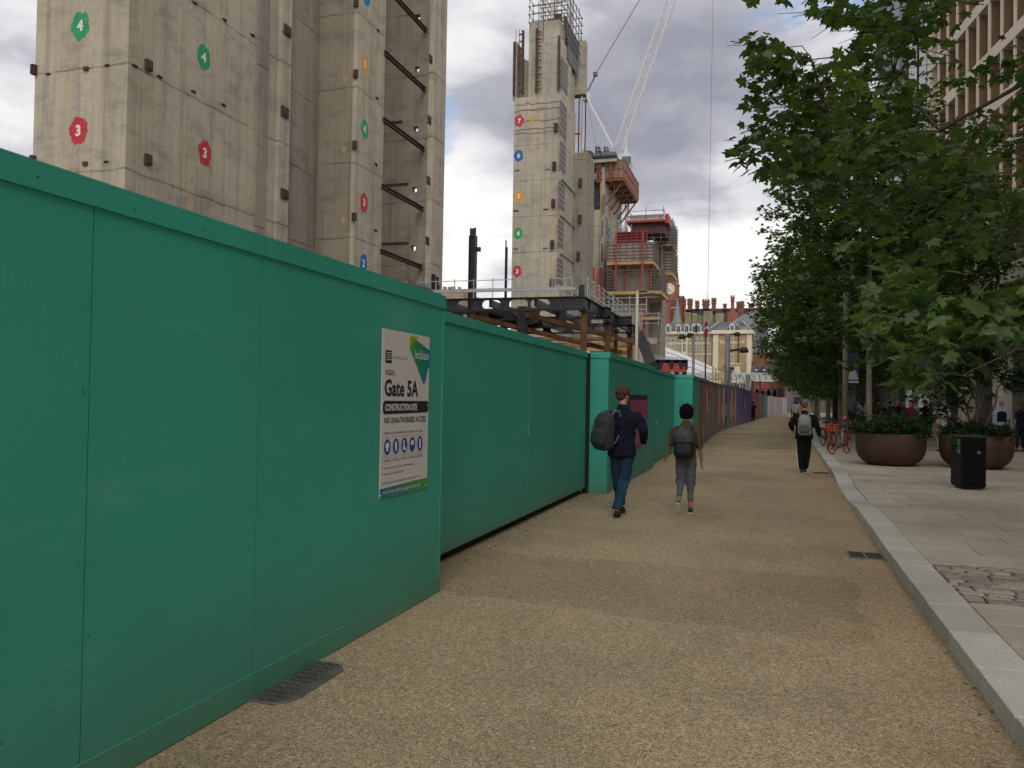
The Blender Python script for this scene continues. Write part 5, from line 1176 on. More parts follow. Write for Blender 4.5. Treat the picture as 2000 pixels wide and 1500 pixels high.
# glass canopy
gc = root('glass_canopy', 'low pale green glass canopy on slim posts across the end of the path', 'canopy', (0, 110, 0))
cgl, t_, b_ = newmat('canopy_glass'); b_.inputs['Base Color'].default_value = (.55, .60, .55, 1); b_.inputs['Roughness'].default_value = .25
tr_ = N(t_, 'ShaderNodeBsdfTranslucent'); tr_.inputs[0].default_value = (.62, .68, .62, 1); m_s = N(t_, 'ShaderNodeMixShader'); m_s.inputs[0].default_value = .6
L(t_, b_.outputs[0], m_s.inputs[1]); L(t_, tr_.outputs[0], m_s.inputs[2]); L(t_, m_s.outputs[0], t_.nodes['Material Output'].inputs[0])
def canx(px, Y): return onY(px, 735, Y).x
pa0, pa1 = onY(1335, 727, 96), onY(1508, 728.5, 96)
n = 14; fs = []; vs = []
for k in range(n+1):
    f = k/n; x = pa0.x+(pa1.x-pa0.x)*f; bow = math.sin(math.pi*f)
    vs += [(x, 96, pa0.z), (x, 96+10+14*bow, pa0.z-.45)]
for k in range(n): fs.append((2*k, 2*k+2, 2*k+3, 2*k+1))
part('glass', MB().add(vs, fs), cgl, gc)
part('front_fascia', MB().box(pa0.x, pa1.x, 95.9, 95.99, pa0.z-.22, pa0.z-.05), pm('canopy_green', (.50, .56, .50), .3, .1, .4), gc)
eb = MB()
for k in range(n+1): eb.bar(vs[2*k], vs[2*k+1], .07)
part('rafters', eb, wfr, gc)
for px in (1444, 1461): p = onY(px, 740, 100); part('post', MB().bar((p.x, 100, 0), (p.x, 100, pa0.z-.1), .16 if px < 1450 else .55), galv if px < 1450 else cream, gc)
dk = root('shop_front', 'dark glazed frontage under the glass canopy', 'building', (0, 128, 0))
part('glazing', MB().box(onY(1415, 760, 130).x, onY(1462, 760, 130).x, 130, 131, 0, 4.5), pm('dim_glass', (.07, .085, .085), .2, .3, .4), dk)
part('mullions', (lambda q: [q.box(x-.06, x+.06, 129.9, 129.99, 0, 4.5) for x in np.linspace(onY(1415, 760, 130).x, onY(1462, 760, 130).x, 9)] and q)(MB()), galv, dk)
fb = root('far_building', 'grey brown building closing the view low beyond the last trees', 'building', (20, 170, 0))
part('wall', MB().box(3.5, 60, 170, 180, 0, 10), pm('far_wall', (.16, .14, .12), .9, .2, .5), fb)
for k in range(12):
    for z_ in (1.0, 4.2, 7.2): part('window', MB().box(5+k*3.2, 6.6+k*3.2, 169.9, 169.99, z_, z_+1.9), gl, fb)
# red ring and bar sign
us = root('station_sign', 'red ring and bar sign on a post beside the brick arcade', 'sign', (5, 150, 0))
p = onY(1491, 756, 150)
part('ring', MB().tube([(p.x+.6*math.cos(a), 150, p.z+.6*math.sin(a)) for a in np.linspace(0, 6.283, 21)[:-1]], .10, 6, closed=True), pm('sign_red', (.55, .05, .08), .5), us)
part('bar', MB().box(p.x-.8, p.x+.8, 149.85, 150.15, p.z-.14, p.z+.14), pm('sign_red2', (.45, .05, .12), .5), us); part('post', MB().bar((p.x, 150.2, 0), (p.x, 150.2, p.z-.9), .14), dsteel, us)

# ------------------------------------------------------------------ posts beyond the hoarding
polem = pm('pole_grey', (.20, .205, .21), .5, .15, 2, metal=.3)
camb = pm('camera_black', (.02, .02, .022), .5, .2, 3)
def pole(lab, px, pyt, Y, r, name='lamp_post', cat='lamp post', mat=polem):
    p = onY(px, pyt, Y); o = root(name, lab, cat, (p.x, Y, 0)); part('pole', MB().tube([(p.x, Y, 0), (p.x, Y, p.z)], r, 10), mat, o, smooth=True); return o, p
def cam_head(o, p, sx_, s=.38):
    a = p+Vector((sx_*s*1.1, 0, .0)); part('bracket_arm', MB().bar(p, a+Vector((sx_*s*.5, 0, s*.25)), .07), camb, o)
    part('camera', MB().lathe([(.0, -.02), (s*.55, 0), (s*.6, s*.3), (s*.35, s*.75), (0, s*.8)], 14, (a.x+sx_*s*.7, p.y, a.z-.15*s)).box(a.x-s*.2, a.x+s*.6, p.y-.12, p.y+.12, a.z+s*.1, a.z+s*.42), camb, o)
o, p = pole('slim grey camera post with two black hooded cameras at its top, left of the flagpole', 1355, 657, 55, .085, 'camera_post', 'camera post')
cam_head(o, p+Vector((0, 0, -.1)), -1, .42); cam_head(o, p+Vector((0, 0, .05)), -.5, .3)
o, p = pole('thin flagpole with a red and white banner above the mural hoarding', 1379, 628, 62, .055, 'flagpole', 'flagpole', dsteel)
fl = MB(); 
part('flag', fl.prism([(-.1, 0), (.16, .1), (.2, -.55), (.05, -1.15), (-.2, -.9)], (p.x, 62, p.z-.15), (1, 0, 0), (0, 0, 1), (0, .03, 0)), pm('flag_red', (.45, .06, .07), .8, .3, 4), o)
part('flag_stripe', MB().prism([(-.1, -.3), (.17, -.2), (.17, -.35), (-.1, -.45)], (p.x, 61.96, p.z-.15), (1, 0, 0), (0, 0, 1), (0, .03, 0)), wht, o)
o, p = pole('thick grey post carrying three black camera heads on arms', 1421.5, 652, 58, .17, 'camera_post', 'camera post')
cam_head(o, p+Vector((0, 0, -.1)), 1, .35); cam_head(o, Vector((p.x, 58, onY(1424, 687, 58).z)), 1.2, .5)
part('cross_arm', MB().bar((p.x, 58, onY(1424, 685, 58).z), (p.x+.75, 58, onY(1424, 682, 58).z), .1), camb, o)
o, p = pole('short lamp post with a pale curved head beside the thick camera post', 1427, 722, 64, .07)
part('lamp_head', MB().lathe([(0, -.05), (.32, 0), (.28, .16), (0, .24)], 14, (p.x-.05, 64, p.z)), camb, o); part('lamp_cover', MB().lathe([(0, -.1), (.25, -.06), (.28, 0)], 14, (p.x+.02, 64, p.z)), white_sp, o)
o, p = pole('pale slim post with a small white camera behind the purple hoarding', 1445.5, 740, 80, .05, 'camera_post', 'camera post', galv)
part('camera', MB().box(p.x-.75, p.x, 79.9, 80.2, p.z-.35, p.z+.05), white_sp, o)
for lab, px, pyt, Y in (('twin headed dark lamp post in front of the red brick arcade', 1485, 720, 118), ('dark lamp post with globe lamps under the canopy edge', 1469, 733, 112)):
    o, p = pole(lab, px, pyt, Y, .09, mat=dsteel)
    for s in (-1, 1): part('lamp_globe', MB().lathe([(0, -.17), (.14, -.1), (.17, 0), (.14, .1), (0, .17)], 10, (p.x+s*.5, Y, p.z-.2)), white_sp, o, smooth=True)
    part('arm', MB().bar((p.x-.55, Y, p.z-.45), (p.x+.55, Y, p.z-.45), .07), dsteel, o)
ys_ = root('yellow_scaffold', 'yellow painted scaffold frame standing behind the mural hoarding', 'scaffold', (-3.6, 60, 0))
yel = pm('yellow_tube', (.50, .34, .07), .6, .15, 2)
xx0, xx1 = onY(1392, 740, 63).x, onY(1420, 740, 63).x; mb = MB()
for k in range(6): x = xx0+(xx1-xx0)*k/5; mb.bar((x, 63, 0), (x, 63, onY(1395, 716+k*4, 63).z), .09); mb.bar((x+.1, 65.5, 0), (x+.1, 65.5, onY(1395, 728, 65).z), .07)
for py in (718, 740): mb.bar((xx0, 63, onY(1395, py, 63).z), (xx1, 63, onY(1418, py+(12 if py < 730 else 0), 63).z), .07)
mb.bar((xx0, 63, onY(1395, 742, 63).z), (xx1, 63, onY(1418, 716, 63).z), .06)
part('frame', mb, yel, ys_)
wv = root('railing', 'dull green mesh railing behind the end of the mural hoarding', 'railing', (-3, 70, 0))
rail_line((-8.0, 70, 0), (-2.4, 70, 0), 0, 9, pm('green_rail', (.14, .18, .12), .6), .05, (1.2, 2.4, 3.2, 3.5), wv)
# near site lamp post and loading gear
o, p = pole('tall pale lamp post with a flat round head beside the scaffolded core', 1245, 568, 40, .075, mat=pm('cream_pole', (.48, .46, .38), .6, .1, 2))
q = onY(1272, 578, 40)
part('lamp_arm', MB().bar((p.x, 40, p.z-.05), (q.x-.2, 40, q.z+.2), .07), dsteel, o)
part('lamp_head', MB().lathe([(.0, .16), (.32, .1), (.42, 0), (.40, -.03)], 18, (q.x, 40, q.z)), dsteel, o)
lh = part('lamp_glass', MB().lathe([(.38, -.03), (.2, -.08), (0, -.09)], 18, (q.x, 40, q.z)), pm('lamp_diffuser', (.8, .78, .72), .3), o)
ch = root('debris_chute', 'dark slanting conveyor leaning down to a steel platform behind the hoarding', 'conveyor', (-4.5, 42, 0))
part('boom', MB().bar(onY(1247, 650, 42), onY(1272, 710, 42), .35, .5), pm('chute_dark', (.045, .047, .05), .6, .2, 3), ch); part('boom_rail', MB().bar(onY(1249, 642, 42), onY(1278, 706, 42), .06), dgalv, ch)
pf = root('steel_platform', 'dark steel platform beam with orange clamps showing above the green bay', 'platform', (-3.8, 44, 0))
a, b = onY(1266, 712, 44), onY(1343, 720, 44)
part('beam', MB().box(a.x, b.x, 43.9, 44.1, b.z-.02, b.z+.42).box(a.x, b.x, 43.8, 44.2, b.z+.42, b.z+.46).box(a.x, b.x, 43.8, 44.2, b.z-.06, b.z-.02), dsteel, pf)
for px in (1285, 1304, 1322, 1337): p = onY(px, 703, 44); part('stub_post', MB().box(p.x-.1, p.x+.1, 43.9, 44.1, b.z+.3, p.z).box(p.x-.1, p.x+.1, 43.9, 44.1, b.z-.6, b.z), dsteel, pf)
oc = pm('orange_red_steel', (.42, .06, .03), .55, .2, 3)
for px0, px1 in ((1289, 1312), (1312, 1330)):
    p, q = onY(px0, 726, 43.5), onY(px1, 726, 43.5); w_ = q.x-p.x
    part('clamp', MB().prism([(0, 0), (w_, 0), (w_*.85, .12), (w_*.68, .42), (w_*.3, .42), (w_*.12, .12)], (p.x, 43.5, p.z+.02), (1, 0, 0), (0, 0, 1), (0, .3, 0)), oc, pf)
for px in (1305, 1325, 1336): p = onY(px, 727, 43.6); part('jack_foot', MB().lathe([(.16, 0), (.16, .06), (.07, .1), (.07, .3)], 10, (p.x, 43.6, p.z)), oc, pf)
nr = MB()
for k in range(40): f = k/40; p = onY(1268+70*f, 700, 47+random.uniform(-1, 1)); nr.bar((p.x, p.y, p.z-1.0), (p.x+random.uniform(-.05, .05), p.y, p.z+random.uniform(-.1, .12)), .035)
for pyq in (697, 702, 707): nr.bar(onY(1262, pyq-4, 47), onY(1336, pyq+3, 47), .035)
part('rebar_cage', nr, galv, pf)

# ================================================================== RIGHT HAND BUILDING
beige = pm('precast_stone', (.80, .70, .57), .8, .07, .8, .1, 30)
bronze = pm('bronze_panel', (.30, .19, .105), .7, .2, 6, .2, 60, fine=.35)
bronze.node_tree.nodes['Principled BSDF'].inputs['Metallic'].default_value = .1
greyst = pm('grey_column_stone', (.27, .25, .24), .85, .12, 2, .3, 40)
P0 = Vector((8.94, 35.93, 0)); fa = R(7.6); FD = Vector((-math.sin(fa), math.cos(fa), 0)); FN = Vector((math.cos(fa), math.sin(fa), 0))
rbld = root('office_building', 'pale stone office building with deep bronze window fins behind the trees at the right', 'building', (9, 36, 0))
S_0, S_1 = -24.0, 9.9
part('unseen_wing', MB().add([P0+FD*s+FN*d+Vector((0, 0, z)) for z in (0, 27) for s, d in ((-62, .4), (-62, 14), (-24.2, 14), (-24.2, .4))], MB.BF), beige, rbld)  # unseen rest of the building, extended behind the camera to block sky
def fbox(mb, s0, s1, d0, d1, z0, z1): return mb.add([P0+FD*s+FN*d+Vector((0, 0, z)) for z in (z0, z1) for s, d in ((s0, d0), (s0, d1), (s1, d1), (s1, d0))], MB.BF)
bands = [6.45, 9.3, 11.6, 13.65, 15.85, 18.4, 20.9, 23.4, 25.9]
part('core_wall', fbox(MB(), S_0, S_1-.3, 1.6, 12, 0, 27), pm('inner_dark', (.04, .04, .045), .4, .3, .5), rbld)
part('north_wall', fbox(MB(), S_1-.3, S_1, .0, 12, 6.45, 27), beige, rbld)
for i, z in enumerate(bands):
    part('stone_band', fbox(MB(), S_0, S_1, -.02, .9, z, z+(.75 if i == 0 else .5)), beige, rbld, bevel=.01)
ns = int((S_1-S_0)/1.22)
for i in range(len(bands)-1):
    zb = bands[i]+(.75 if i == 0 else .5); zt2 = bands[i+1]
    lo = S_0 if i < 5 else S_0+6
    k = 0; s = S_1
    while s > lo:
        part('window_fin', fbox(MB(), s-.12, s, -.015, .07, zb, zt2), beige, rbld)
        part('bronze_reveal', fbox(MB(), s-.10, s-.02, .071, 1.5, zb, zt2), bronze, rbld)
        if k % 1 == 0: part('pane', fbox(MB(), s-1.22, s-.12, 1.15, 1.18, zb, zt2), gl, rbld)
        s -= 1.235; k += 1
part('mid_joint', fbox(MB(), S_0, S_1, -.024, -.0205, 6.8, 6.815), greyst, rbld)
for s in (9.6, 5.7, 1.9, -2.2, -6.4, -10.6, -14.8, -19):
    part('column', fbox(MB(), s-.62, s-.12, -.01, .55, .12, 6.44), beige, rbld, bevel=.01)
    part('column_return', fbox(MB(), s-.60, s-.14, .56, 1.3, .12, 6.44), greyst, rbld)
    part('shop_glazing', fbox(MB(), s-3.6, s-.7, 1.4, 1.45, .12, 6.4), pm('shop_glass', (.09, .085, .08), .15, .4, .6, spec=.7), rbld)
    part('transom', fbox(MB(), s-3.7, s-.6, 1.3, 1.39, 2.95, 3.05), pm('bronze_trim', (.10, .08, .06), .5), rbld)
    part('mullion', fbox(MB(), s-2.1, s-2.0, 1.3, 1.39, .12, 6.4), pm('bronze_trim', (.1, .08, .06), .5), rbld)
warm = pm('warm_interior', (.45, .27, .10), .8, .3, 2)
part('interior_display', fbox(MB(), -.2, 1.0, 1.32, 1.37, 3.2, 4.4), warm, rbld); part('notice', fbox(MB(), 1.35, 1.55, 1.2, 1.25, 1.6, 2.6), wht, rbld)
# dark finned block behind the trees
db = root('dark_building', 'dark ribbed metal building low behind the tree trunks and crowd', 'building', (18, 92, 0))
dm = pm('dark_cladding', (.035, .037, .045), .6, .3, .5)
xd0, xd1 = onY(1672, 700, 90).x, onY(1800, 700, 90).x
part('wall', MB().box(xd0, xd1+8, 90, 104, 0, 17), dm, db)
for k in range(36): x = xd0+.3+k*.55; part('cladding_rib', MB().box(x-.09, x+.09, 89.7, 89.99, 0, 17), dm, db)
tb2 = root('glass_tower', 'grey and dark glazed office block seen past the stone building at upper right', 'building', (22, 80, 0))
xt0, xt1 = onY(1755, 200, 76).x, onY(1850, 200, 76).x
part('wall', MB().box(xt0, xt1+6, 76, 88, 0, 40), pm('tower_glass', (.03, .035, .05), .25, .4, .3, spec=.7), tb2)
for py in (85, 187, 262, 350, 440): z = onY(1805, py, 76).z; part('floor_band', MB().box(xt0, xt1+6, 75.6, 75.99, z-.35, z+.35), pm('band_grey', (.24, .24, .25), .7), tb2)
for px in (1780, 1800, 1814): x = onY(px, 200, 76).x; part('fin', MB().box(x-.3, x+.3, 75.4, 75.6, 0, 40), pm('fin_grey', (.33, .34, .36), .6), tb2)
# ================================================================== TREES
def leaf_outline(kind):
    if kind == 'plane': rt = [(0, .05), (.20, -.04), (.33, .04), (.52, .10), (.44, .22), (.36, .34), (.50, .40), (.64, .62), (.42, .58), (.23, .60), (.25, .76), (.11, .82), (0, 1.02)]
    else: rt = [(0, .0), (.48, .10), (.32, .34), (.60, .60), (.20, .60), (0, 1.0)]
    return rt+[(-x, y) for x, y in rt[-2:0:-1]]
def leaf_geo(kind):
    o = leaf_outline(kind); c = (0, .38)
    def zf(x, y): return .28*abs(x)-.30*x*x*2.0-.16*y*y
    vs = [(c[0], c[1], zf(*c)-.03)]+[(x, y, zf(x, y)) for x, y in o]; n = len(o)
    return np.array(vs), np.array([(0, 1+(i+1) % n, 1+i) for i in range(n)])
LG = {k: leaf_geo(k) for k in ('plane', 'small')}
def rot_basis(rs, tilt=0.9, outward=None):
    # leaf frame: normal roughly up with scatter, tip pointing outward and down
    n = np.array([rs.normal(0, tilt*.55), rs.normal(0, tilt*.55), 1.0]); n /= np.linalg.norm(n)
    t = rs.normal(0, 1, 3) if outward is None else outward+rs.normal(0, .6, 3)
    t = t+np.array([0, 0, -.35]); t = t-n*np.dot(t, n); t /= np.linalg.norm(t)+1e-9
    return np.cross(t, n), t, n
def leaves_mesh(name, P, S, B, kind, mat):
    V, F = LG[kind]; nv = len(V); k = len(P)
    P = np.asarray(P); S = np.asarray(S)[:, None, None]; B = np.asarray(B)          # B: k,3(axes),3
    W = (V[None, :, :]@B)*S+P[:, None, :]
    me = bpy.data.meshes.new(name); me.vertices.add(k*nv); me.vertices.foreach_set('co', W.reshape(-1).astype(np.float32))
    FF = (F[None]+(np.arange(k)*nv)[:, None, None]).reshape(-1); nf = k*len(F)
    me.loops.add(nf*3); me.loops.foreach_set('vertex_index', FF.astype(np.int32)); me.polygons.add(nf)
    me.polygons.foreach_set('loop_start', np.arange(0, nf*3, 3, dtype=np.int32)); me.polygons.foreach_set('loop_total', np.full(nf, 3, dtype=np.int32))
    me.update(calc_edges=True); me.materials.append(mat); return me
LEAFC = [(0.0616, 0.104, 0.0255), (0.0361, 0.0679, 0.0234), (0.085, 0.1381, 0.0255), (0.0489, 0.085, 0.0403), (0.0679, 0.1168, 0.0234), (0.0361, 0.0616, 0.0276), (0.1274, 0.1965, 0.0361), (0.0467, 0.0807, 0.0297)]
leafM = leaf_mat('plane_leaf', LEAFC, .34); leafF = leaf_mat('far_leaf', [(.050, .095, .022), (.032, .065, .02), (.075, .14, .026), (.040, .08, .022), (.105, .175, .035)], .40)
shrubM = leaf_mat('shrub_leaf', [(.03, .062, .02), (.018, .042, .014), (.045, .085, .025), (.025, .055, .02)], .25)
bark = pm('plane_bark', (.19, .165, .12), .9, .3, 5, .4, 30, stretch=(1, 1, .35)); barkd = pm('branch_bark', (.085, .062, .045), .9, .3, 8, .3, 40)
def sprays(rs, centers, base, per, spread, size, tipdir=1.0):
    """leaves spread along short drooping twigs; returns arrays and twig lines"""
    P, S, B, tw = [], [], [], []
    for c in centers:
        o = np.array(c)-np.array(base); o = o/np.linalg.norm(o); o = o+rs.normal(0, .5, 3); o[2] = o[2]*.5-.1; o /= np.linalg.norm(o)
        st = np.array(c)-o*spread; tw.append((st, np.array(c)+o*spread*.7))
        for i in range(per):
            f = rs.uniform(-.6, 1.0); p = np.array(c)+o*spread*f+rs.normal(0, spread*.30, 3)*np.array([1, 1, .75])
            a, b, n = rot_basis(rs, 1.0, o*.8); P.append(p); S.append(size*rs.uniform(.5, 1.2)); B.append((a*rs.uniform(.8, 1.05), b, n*rs.uniform(-.4, 2.6)))
    return P, S, B, tw
def branch(mb, a, b, r0, r1, rs, n=5, sag=.08, k=6, wob=.25):
    a, b = np.array(a), np.array(b); L_ = np.linalg.norm(b-a); pts = []; rr = []
    for i in range(n+1):
        t = i/n; p = a+(b-a)*t+(rs.normal(0, sag*L_*wob, 3) if 0 < i < n else 0); p[2] += sag*L_*math.sin(math.pi*t); pts.append(tuple(p)); rr.append(r0+(r1-r0)*t)
    mb.tube(pts, rr, k); return pts
# ---- near plane tree: trunk stands out of frame to the right, boughs reach over the pavement
def proj(P):
    d = Vector(P)-CO; z = d.dot(CF); return 1000+FPX*d.dot(CR)/z, 750-FPX*d.dot(CU)/z, z
def inpoly(x, y, poly):
    c = False; j = len(poly)-1
    for i in range(len(poly)):
        (xi, yi), (xj, yj) = poly[i], poly[j]
        if (yi > y) != (yj > y) and x < (xj-xi)*(y-yi)/(yj-yi)+xi: c = not c
        j = i
    return c
CROWN = [(1600, -150), (1585, 10), (1590, 45), (1640, 62), (1700, 80), (1705, 120), (1660, 128), (1625, 130), (1570, 110), (1520, 75), (1480, 75), (1475, 105), (1500, 135), (1488, 175), (1500, 245), (1455, 272), (1445, 305), (1490, 330), (1550, 345), (1600, 375), (1640, 440), (1690, 520), (1712, 560), (1700, 620), (1735, 660), (1770, 715), (1830, 735), (1880, 690), (1910, 640), (1960, 660), (2040, 680), (2300, 690), (2300, -400), (1600, -400)]
HOLES = [(1855, 175, 48, 68, 1), (1835, 235, 34, 36, 1), (1925, 530, 85, 34, 1), (1945, 100, 36, 40, .5), (1988, 30, 34, 50, .7), (1965, 690, 40, 60, .8), (1960, 575, 40, 35, .8), (1985, 20, 28, 40, .7), (1900, 110, 28, 35, .45), (1660, 105, 45, 22, .8), (1930, 650, 50, 30, .6), (1880, 520, 25, 22, .6), (1900, 590, 35, 25, .5), (1790, 590, 30, 20, .4)]
rs = np.random.default_rng(5)
nt_ = root('plane_tree', 'large plane tree whose big lobed leaves overhang the pavement at the upper right', 'tree', (5.6, 9.6, KH))
TB = np.array([5.6, 9.6, KH]); cen = []; tries = 0
while len(cen) < 430 and tries < 60000:
    tries += 1
    v = rs.normal(0, 1, 3); v /= np.linalg.norm(v); r_ = rs.uniform(.25, 1)**.45
    c = np.array([4.4, 9.6, 6.3])+v*np.array([5.4, 5.2, 4.6])*r_
    if c[2] < 2.0: continue
    px, py, z = proj(c)
    if z < 3.6: continue
    vis = -80 < px < 2080 and -80 < py < 1580
    if vis:
        if not inpoly(px, py, CROWN): continue
        if any(((px-a)/w_)**2+((py-b)/h_)**2 < 1.2 and rs.random() < q for a, b, w_, h_, q in HOLES): continue
        if px > 1700 and py > 480 and z > 9: continue
    elif rs.random() < .45: continue
    cen.append(c)
# boughs that reach out to the left against the sky
for px, py, Y in ((1462, 90, 11.5), (1500, 100, 11.2), (1520, 125, 11), (1510, 160, 11), (1530, 195, 10.6), (1500, 215, 11), (1545, 240, 10), (1490, 262, 10.8), (1455, 285, 11), (1470, 305, 11.2), (1515, 300, 10.5), (1560, 320, 10), (1545, 345, 10.4), (1500, 335, 10.9), (1600, 25, 9.5), (1572, 28, 9.8), (1635, 45, 9), (1690, 60, 8.5), (1560, 280, 10), (1580, 215, 10.3), (1570, 160, 10.4), (1550, 130, 10.8), (1610, 290, 9.6), (1640, 340, 9.4), (1605, 250, 9.8), (1640, 210, 9.8), (1690, 340, 9), (1690, 250, 9.3),
    (1760, 640, 6.2), (1800, 600, 6), (1780, 690, 5.8), (1800, 735, 5.6), (1840, 640, 6.0), (1880, 620, 5.8), (1860, 585, 6.2), (1830, 680, 5.6), (1790, 560, 7), (1950, 640, 5.4), (1980, 690, 5.2), (1990, 620, 5.6), (1930, 600, 5.6), (1740, 600, 7.5), (1720, 560, 8), (1760, 540, 7.6)):
    cen.append(np.array(onY(px, py, Y)))
P, S, B, tw = sprays(rs, cen, (5.6, 9.6, 4.5), 26, .42, .160)
# drop leaves that would hang outside the crown outline
keep = []
for i, p in enumerate(P):
    px, py, z = proj(p)
    if z < 3.6 or S[i]*FPX/z > 74: continue
    if 0 < px < 2000 and 0 < py < 1500:
        dx, dy = 1850-px, 300-py; dl_ = math.hypot(dx, dy)+1; q_ = 26+14*rs.random()
        if not inpoly(px+dx/dl_*q_, py+dy/dl_*q_, CROWN): continue
        if any(((px-a)/w_)**2+((py-b)/h_)**2 < .8 and rs.random() < q*.85 for a, b, w_, h_, q in HOLES[:6]): continue
    keep.append(i)
d_ = {i: proj(P[i]) for i in keep}
vis = [i for i in keep if 0 < d_[i][0] < 2000 and 0 < d_[i][1] < 1500]
vis.sort(key=lambda i: d_[i][2]/S[i]); big = vis[:300]; bs = set(big)
rest = [i for i in keep if i not in bs]
put('foliage', leaves_mesh('foliage', [P[i]-TB for i in rest], [S[i] for i in rest], [B[i] for i in rest], 'plane', leafM), nt_, kind='stuff')
V, F = LG['plane']; lm = bpy.data.meshes.new('leaf'); lm.from_pydata([tuple(v) for v in V], [], [tuple(int(x) for x in f) for f in F]); lm.materials.append(leafM)
for i in big:
    o = put('leaf', lm, nt_); a, b, n = (Vector(q) for q in B[i]); M_ = Matrix((a*S[i], b*S[i], n*S[i])).transposed().to_4x4(); M_.translation = Vector(P[i]-TB); o.matrix_local = M_
# trunk and boughs
tm = MB(); rs2 = np.random.default_rng(3)
branch(tm, (5.6, 9.6, KH-.02), (5.5, 9.5, 4.2), .21, .15, rs2, 6, .01, 12)
part('trunk', tm, bark, nt_, smooth=True)
bm2 = MB(); limbs = []
for tgt in ((1.2, 10.2, 7.2), (.6, 10.8, 5.4), (2.2, 11.5, 8.6), (7.5, 11.5, 8.4), (5.4, 12.5, 9), (4.2, 8.6, 9.8), (2.4, 7.4, 3.4), (8.5, 8.8, 6)):
    bm2 = MB(); limbs.append(branch(bm2, (5.5, 9.5, rs2.uniform(2.9, 4.3)), tgt, .05, .010, rs2, 10, .09, 7, .42)); part('bough', bm2, barkd, nt_, smooth=True)
bm2 = MB()
lp = np.array([p for l in limbs for p in l[2:]])
for (a, b) in tw:
    near = lp[np.argmin(((lp-a)**2).sum(1))]
    if np.linalg.norm(near-a) < .9: branch(bm2, near, a, .010, .006, rs2, 3, .08, 4)
    branch(bm2, a, b, .007, .003, rs2, 2, .03, 3)
part('twigs', bm2, barkd, nt_, smooth=True, kind='stuff')
# ---- row of younger plane trees: three kinds of crown, copied
def make_tree(label, H, Rr, seed, nclus, per, size, z0, thin=1.0, trunk_r=.1):
    rs = np.random.default_rng(seed); r = root('plane_tree', label, 'tree', (0, 0, 0), group='row of plane trees along the kerb')
    cen = []
    lob = [(np.array([rs.uniform(-.45, .45)*Rr, rs.uniform(-.45, .45)*Rr, z0+(H-z0)*rs.uniform(.2, .85)]), rs.uniform(.45, .75)*Rr) for _ in range(10)]
    while len(cen) < nclus:
        if rs.random() < .55: c0, rr = lob[rs.integers(len(lob))]; v = rs.normal(0, 1, 3); v /= np.linalg.norm(v); c = c0+v*rr*rs.uniform(.6, 1)
        else: v = rs.normal(0, 1, 3); v /= np.linalg.norm(v); c = np.array([0, 0, (H+z0)/2])+v*np.array([Rr*.95, Rr*.95, (H-z0)/2])*rs.uniform(.3, 1)**.5
        if c[2] > z0-.2: cen.append(c)
    P, S, B, tw = sprays(rs, cen, (0, 0, z0), per, .45, size)
    put('foliage', leaves_mesh('foliage', P, S, B, 'small', leafF), r, kind='stuff')
    t = MB(); branch(t, (0, 0, -.05), (rs.normal(0, .06), rs.normal(0, .06), H*.55), trunk_r*1.1, trunk_r*.6, rs, 7, .004, 10); part('trunk', t, bark, r, smooth=True)
    for k in range(14):
        b = MB()
        a = rs.uniform(0, 6.28); zq = rs.uniform(2.4, H*.55); branch(b, (0, 0, zq), (Rr*.75*math.cos(a), Rr*.75*math.sin(a), min(H-.6, zq+rs.uniform(.8, 3))), .04, .012, rs, 5, .06, 5); part('branch', b, barkd, r, smooth=True)
    b = MB()
    for a_, b_ in tw[::3]: branch(b, a_, b_, .010, .004, rs, 2, .04, 3)
    part('twigs', b, barkd, r, smooth=True, kind='stuff'); return r
def copy_thing(src, loc, rz, label, sc_=1.0, group=None):
    r = src.copy(); col.objects.link(r); r.location = loc; r.rotation_euler = (0, 0, rz); r.scale = (sc_,)*3; r['label'] = label
    for ch in list(src.children):
        c = ch.copy(); col.objects.link(c); c.parent = r
        for g in list(ch.children): d = g.copy(); col.objects.link(d); d.parent = c
    USED.add(label); return r
ta = make_tree('plane tree with the fullest crown, first behind the nearer rusty planter', 11.3, 3.35, 21, 560, 26, .20, 2.6, trunk_r=.09); ta.location = (2.95, 27, KH)
tb_t = make_tree('plane tree second in the kerb row with a dark shaded trunk', 10.6, 3.8, 22, 600, 24, .20, 1.95, trunk_r=.13); tb_t.location = (3.0, 37.5, KH)
tc_t = make_tree('plane tree behind the parked bicycles, third in the kerb row', 10.2, 4.0, 23, 640, 24, .20, 1.75, trunk_r=.12); tc_t.location = (3.07, 46.4, KH)
spots = [(tb_t, 3.0, 55.8, 1.2, 'plane tree fourth in the kerb row', 1.0), (tc_t, 3.6, 66, 2.5, 'plane tree fifth in the kerb row, beyond the man taking a picture', 1.0), (tb_t, 4.3, 77, 4.0, 'plane tree sixth in the kerb row', 1.0), (tc_t, 4.7, 89, 5.2, 'plane tree seventh in the kerb row near the end of the path', 1.05), (tb_t, 5.4, 103, .7, 'plane tree eighth in the kerb row, by the striped hoarding', 1.1), (tc_t, 6.4, 122, .7, 'plane tree last but one at the end of the path', 1.1), (tb_t, 7.2, 142, 2.7, 'farthest plane tree closing the view at the end of the path', 1.3), (ta, 13, 150, 2.7, 'plane tree farthest right at the end of the square', 1.2),
         (tc_t, 8.6, 44, 3.3, 'plane tree standing among the crowd in front of the dark ribbed building', 1.0), (ta, 7.6, 56, 2.2, 'plane tree farther back in the crowd by the dark ribbed building', 1.0), (tb_t, 10.5, 68, 5.5, 'plane tree deepest in the square behind the crowd', 1.05), (ta, 6.2, 33.5, 4.1, 'plane tree with hidden trunk behind the second rusty planter', .9)]
for s_, x, y, rz, lab, sc_ in spots: copy_thing(s_, (x, y, KH), rz, lab, sc_)

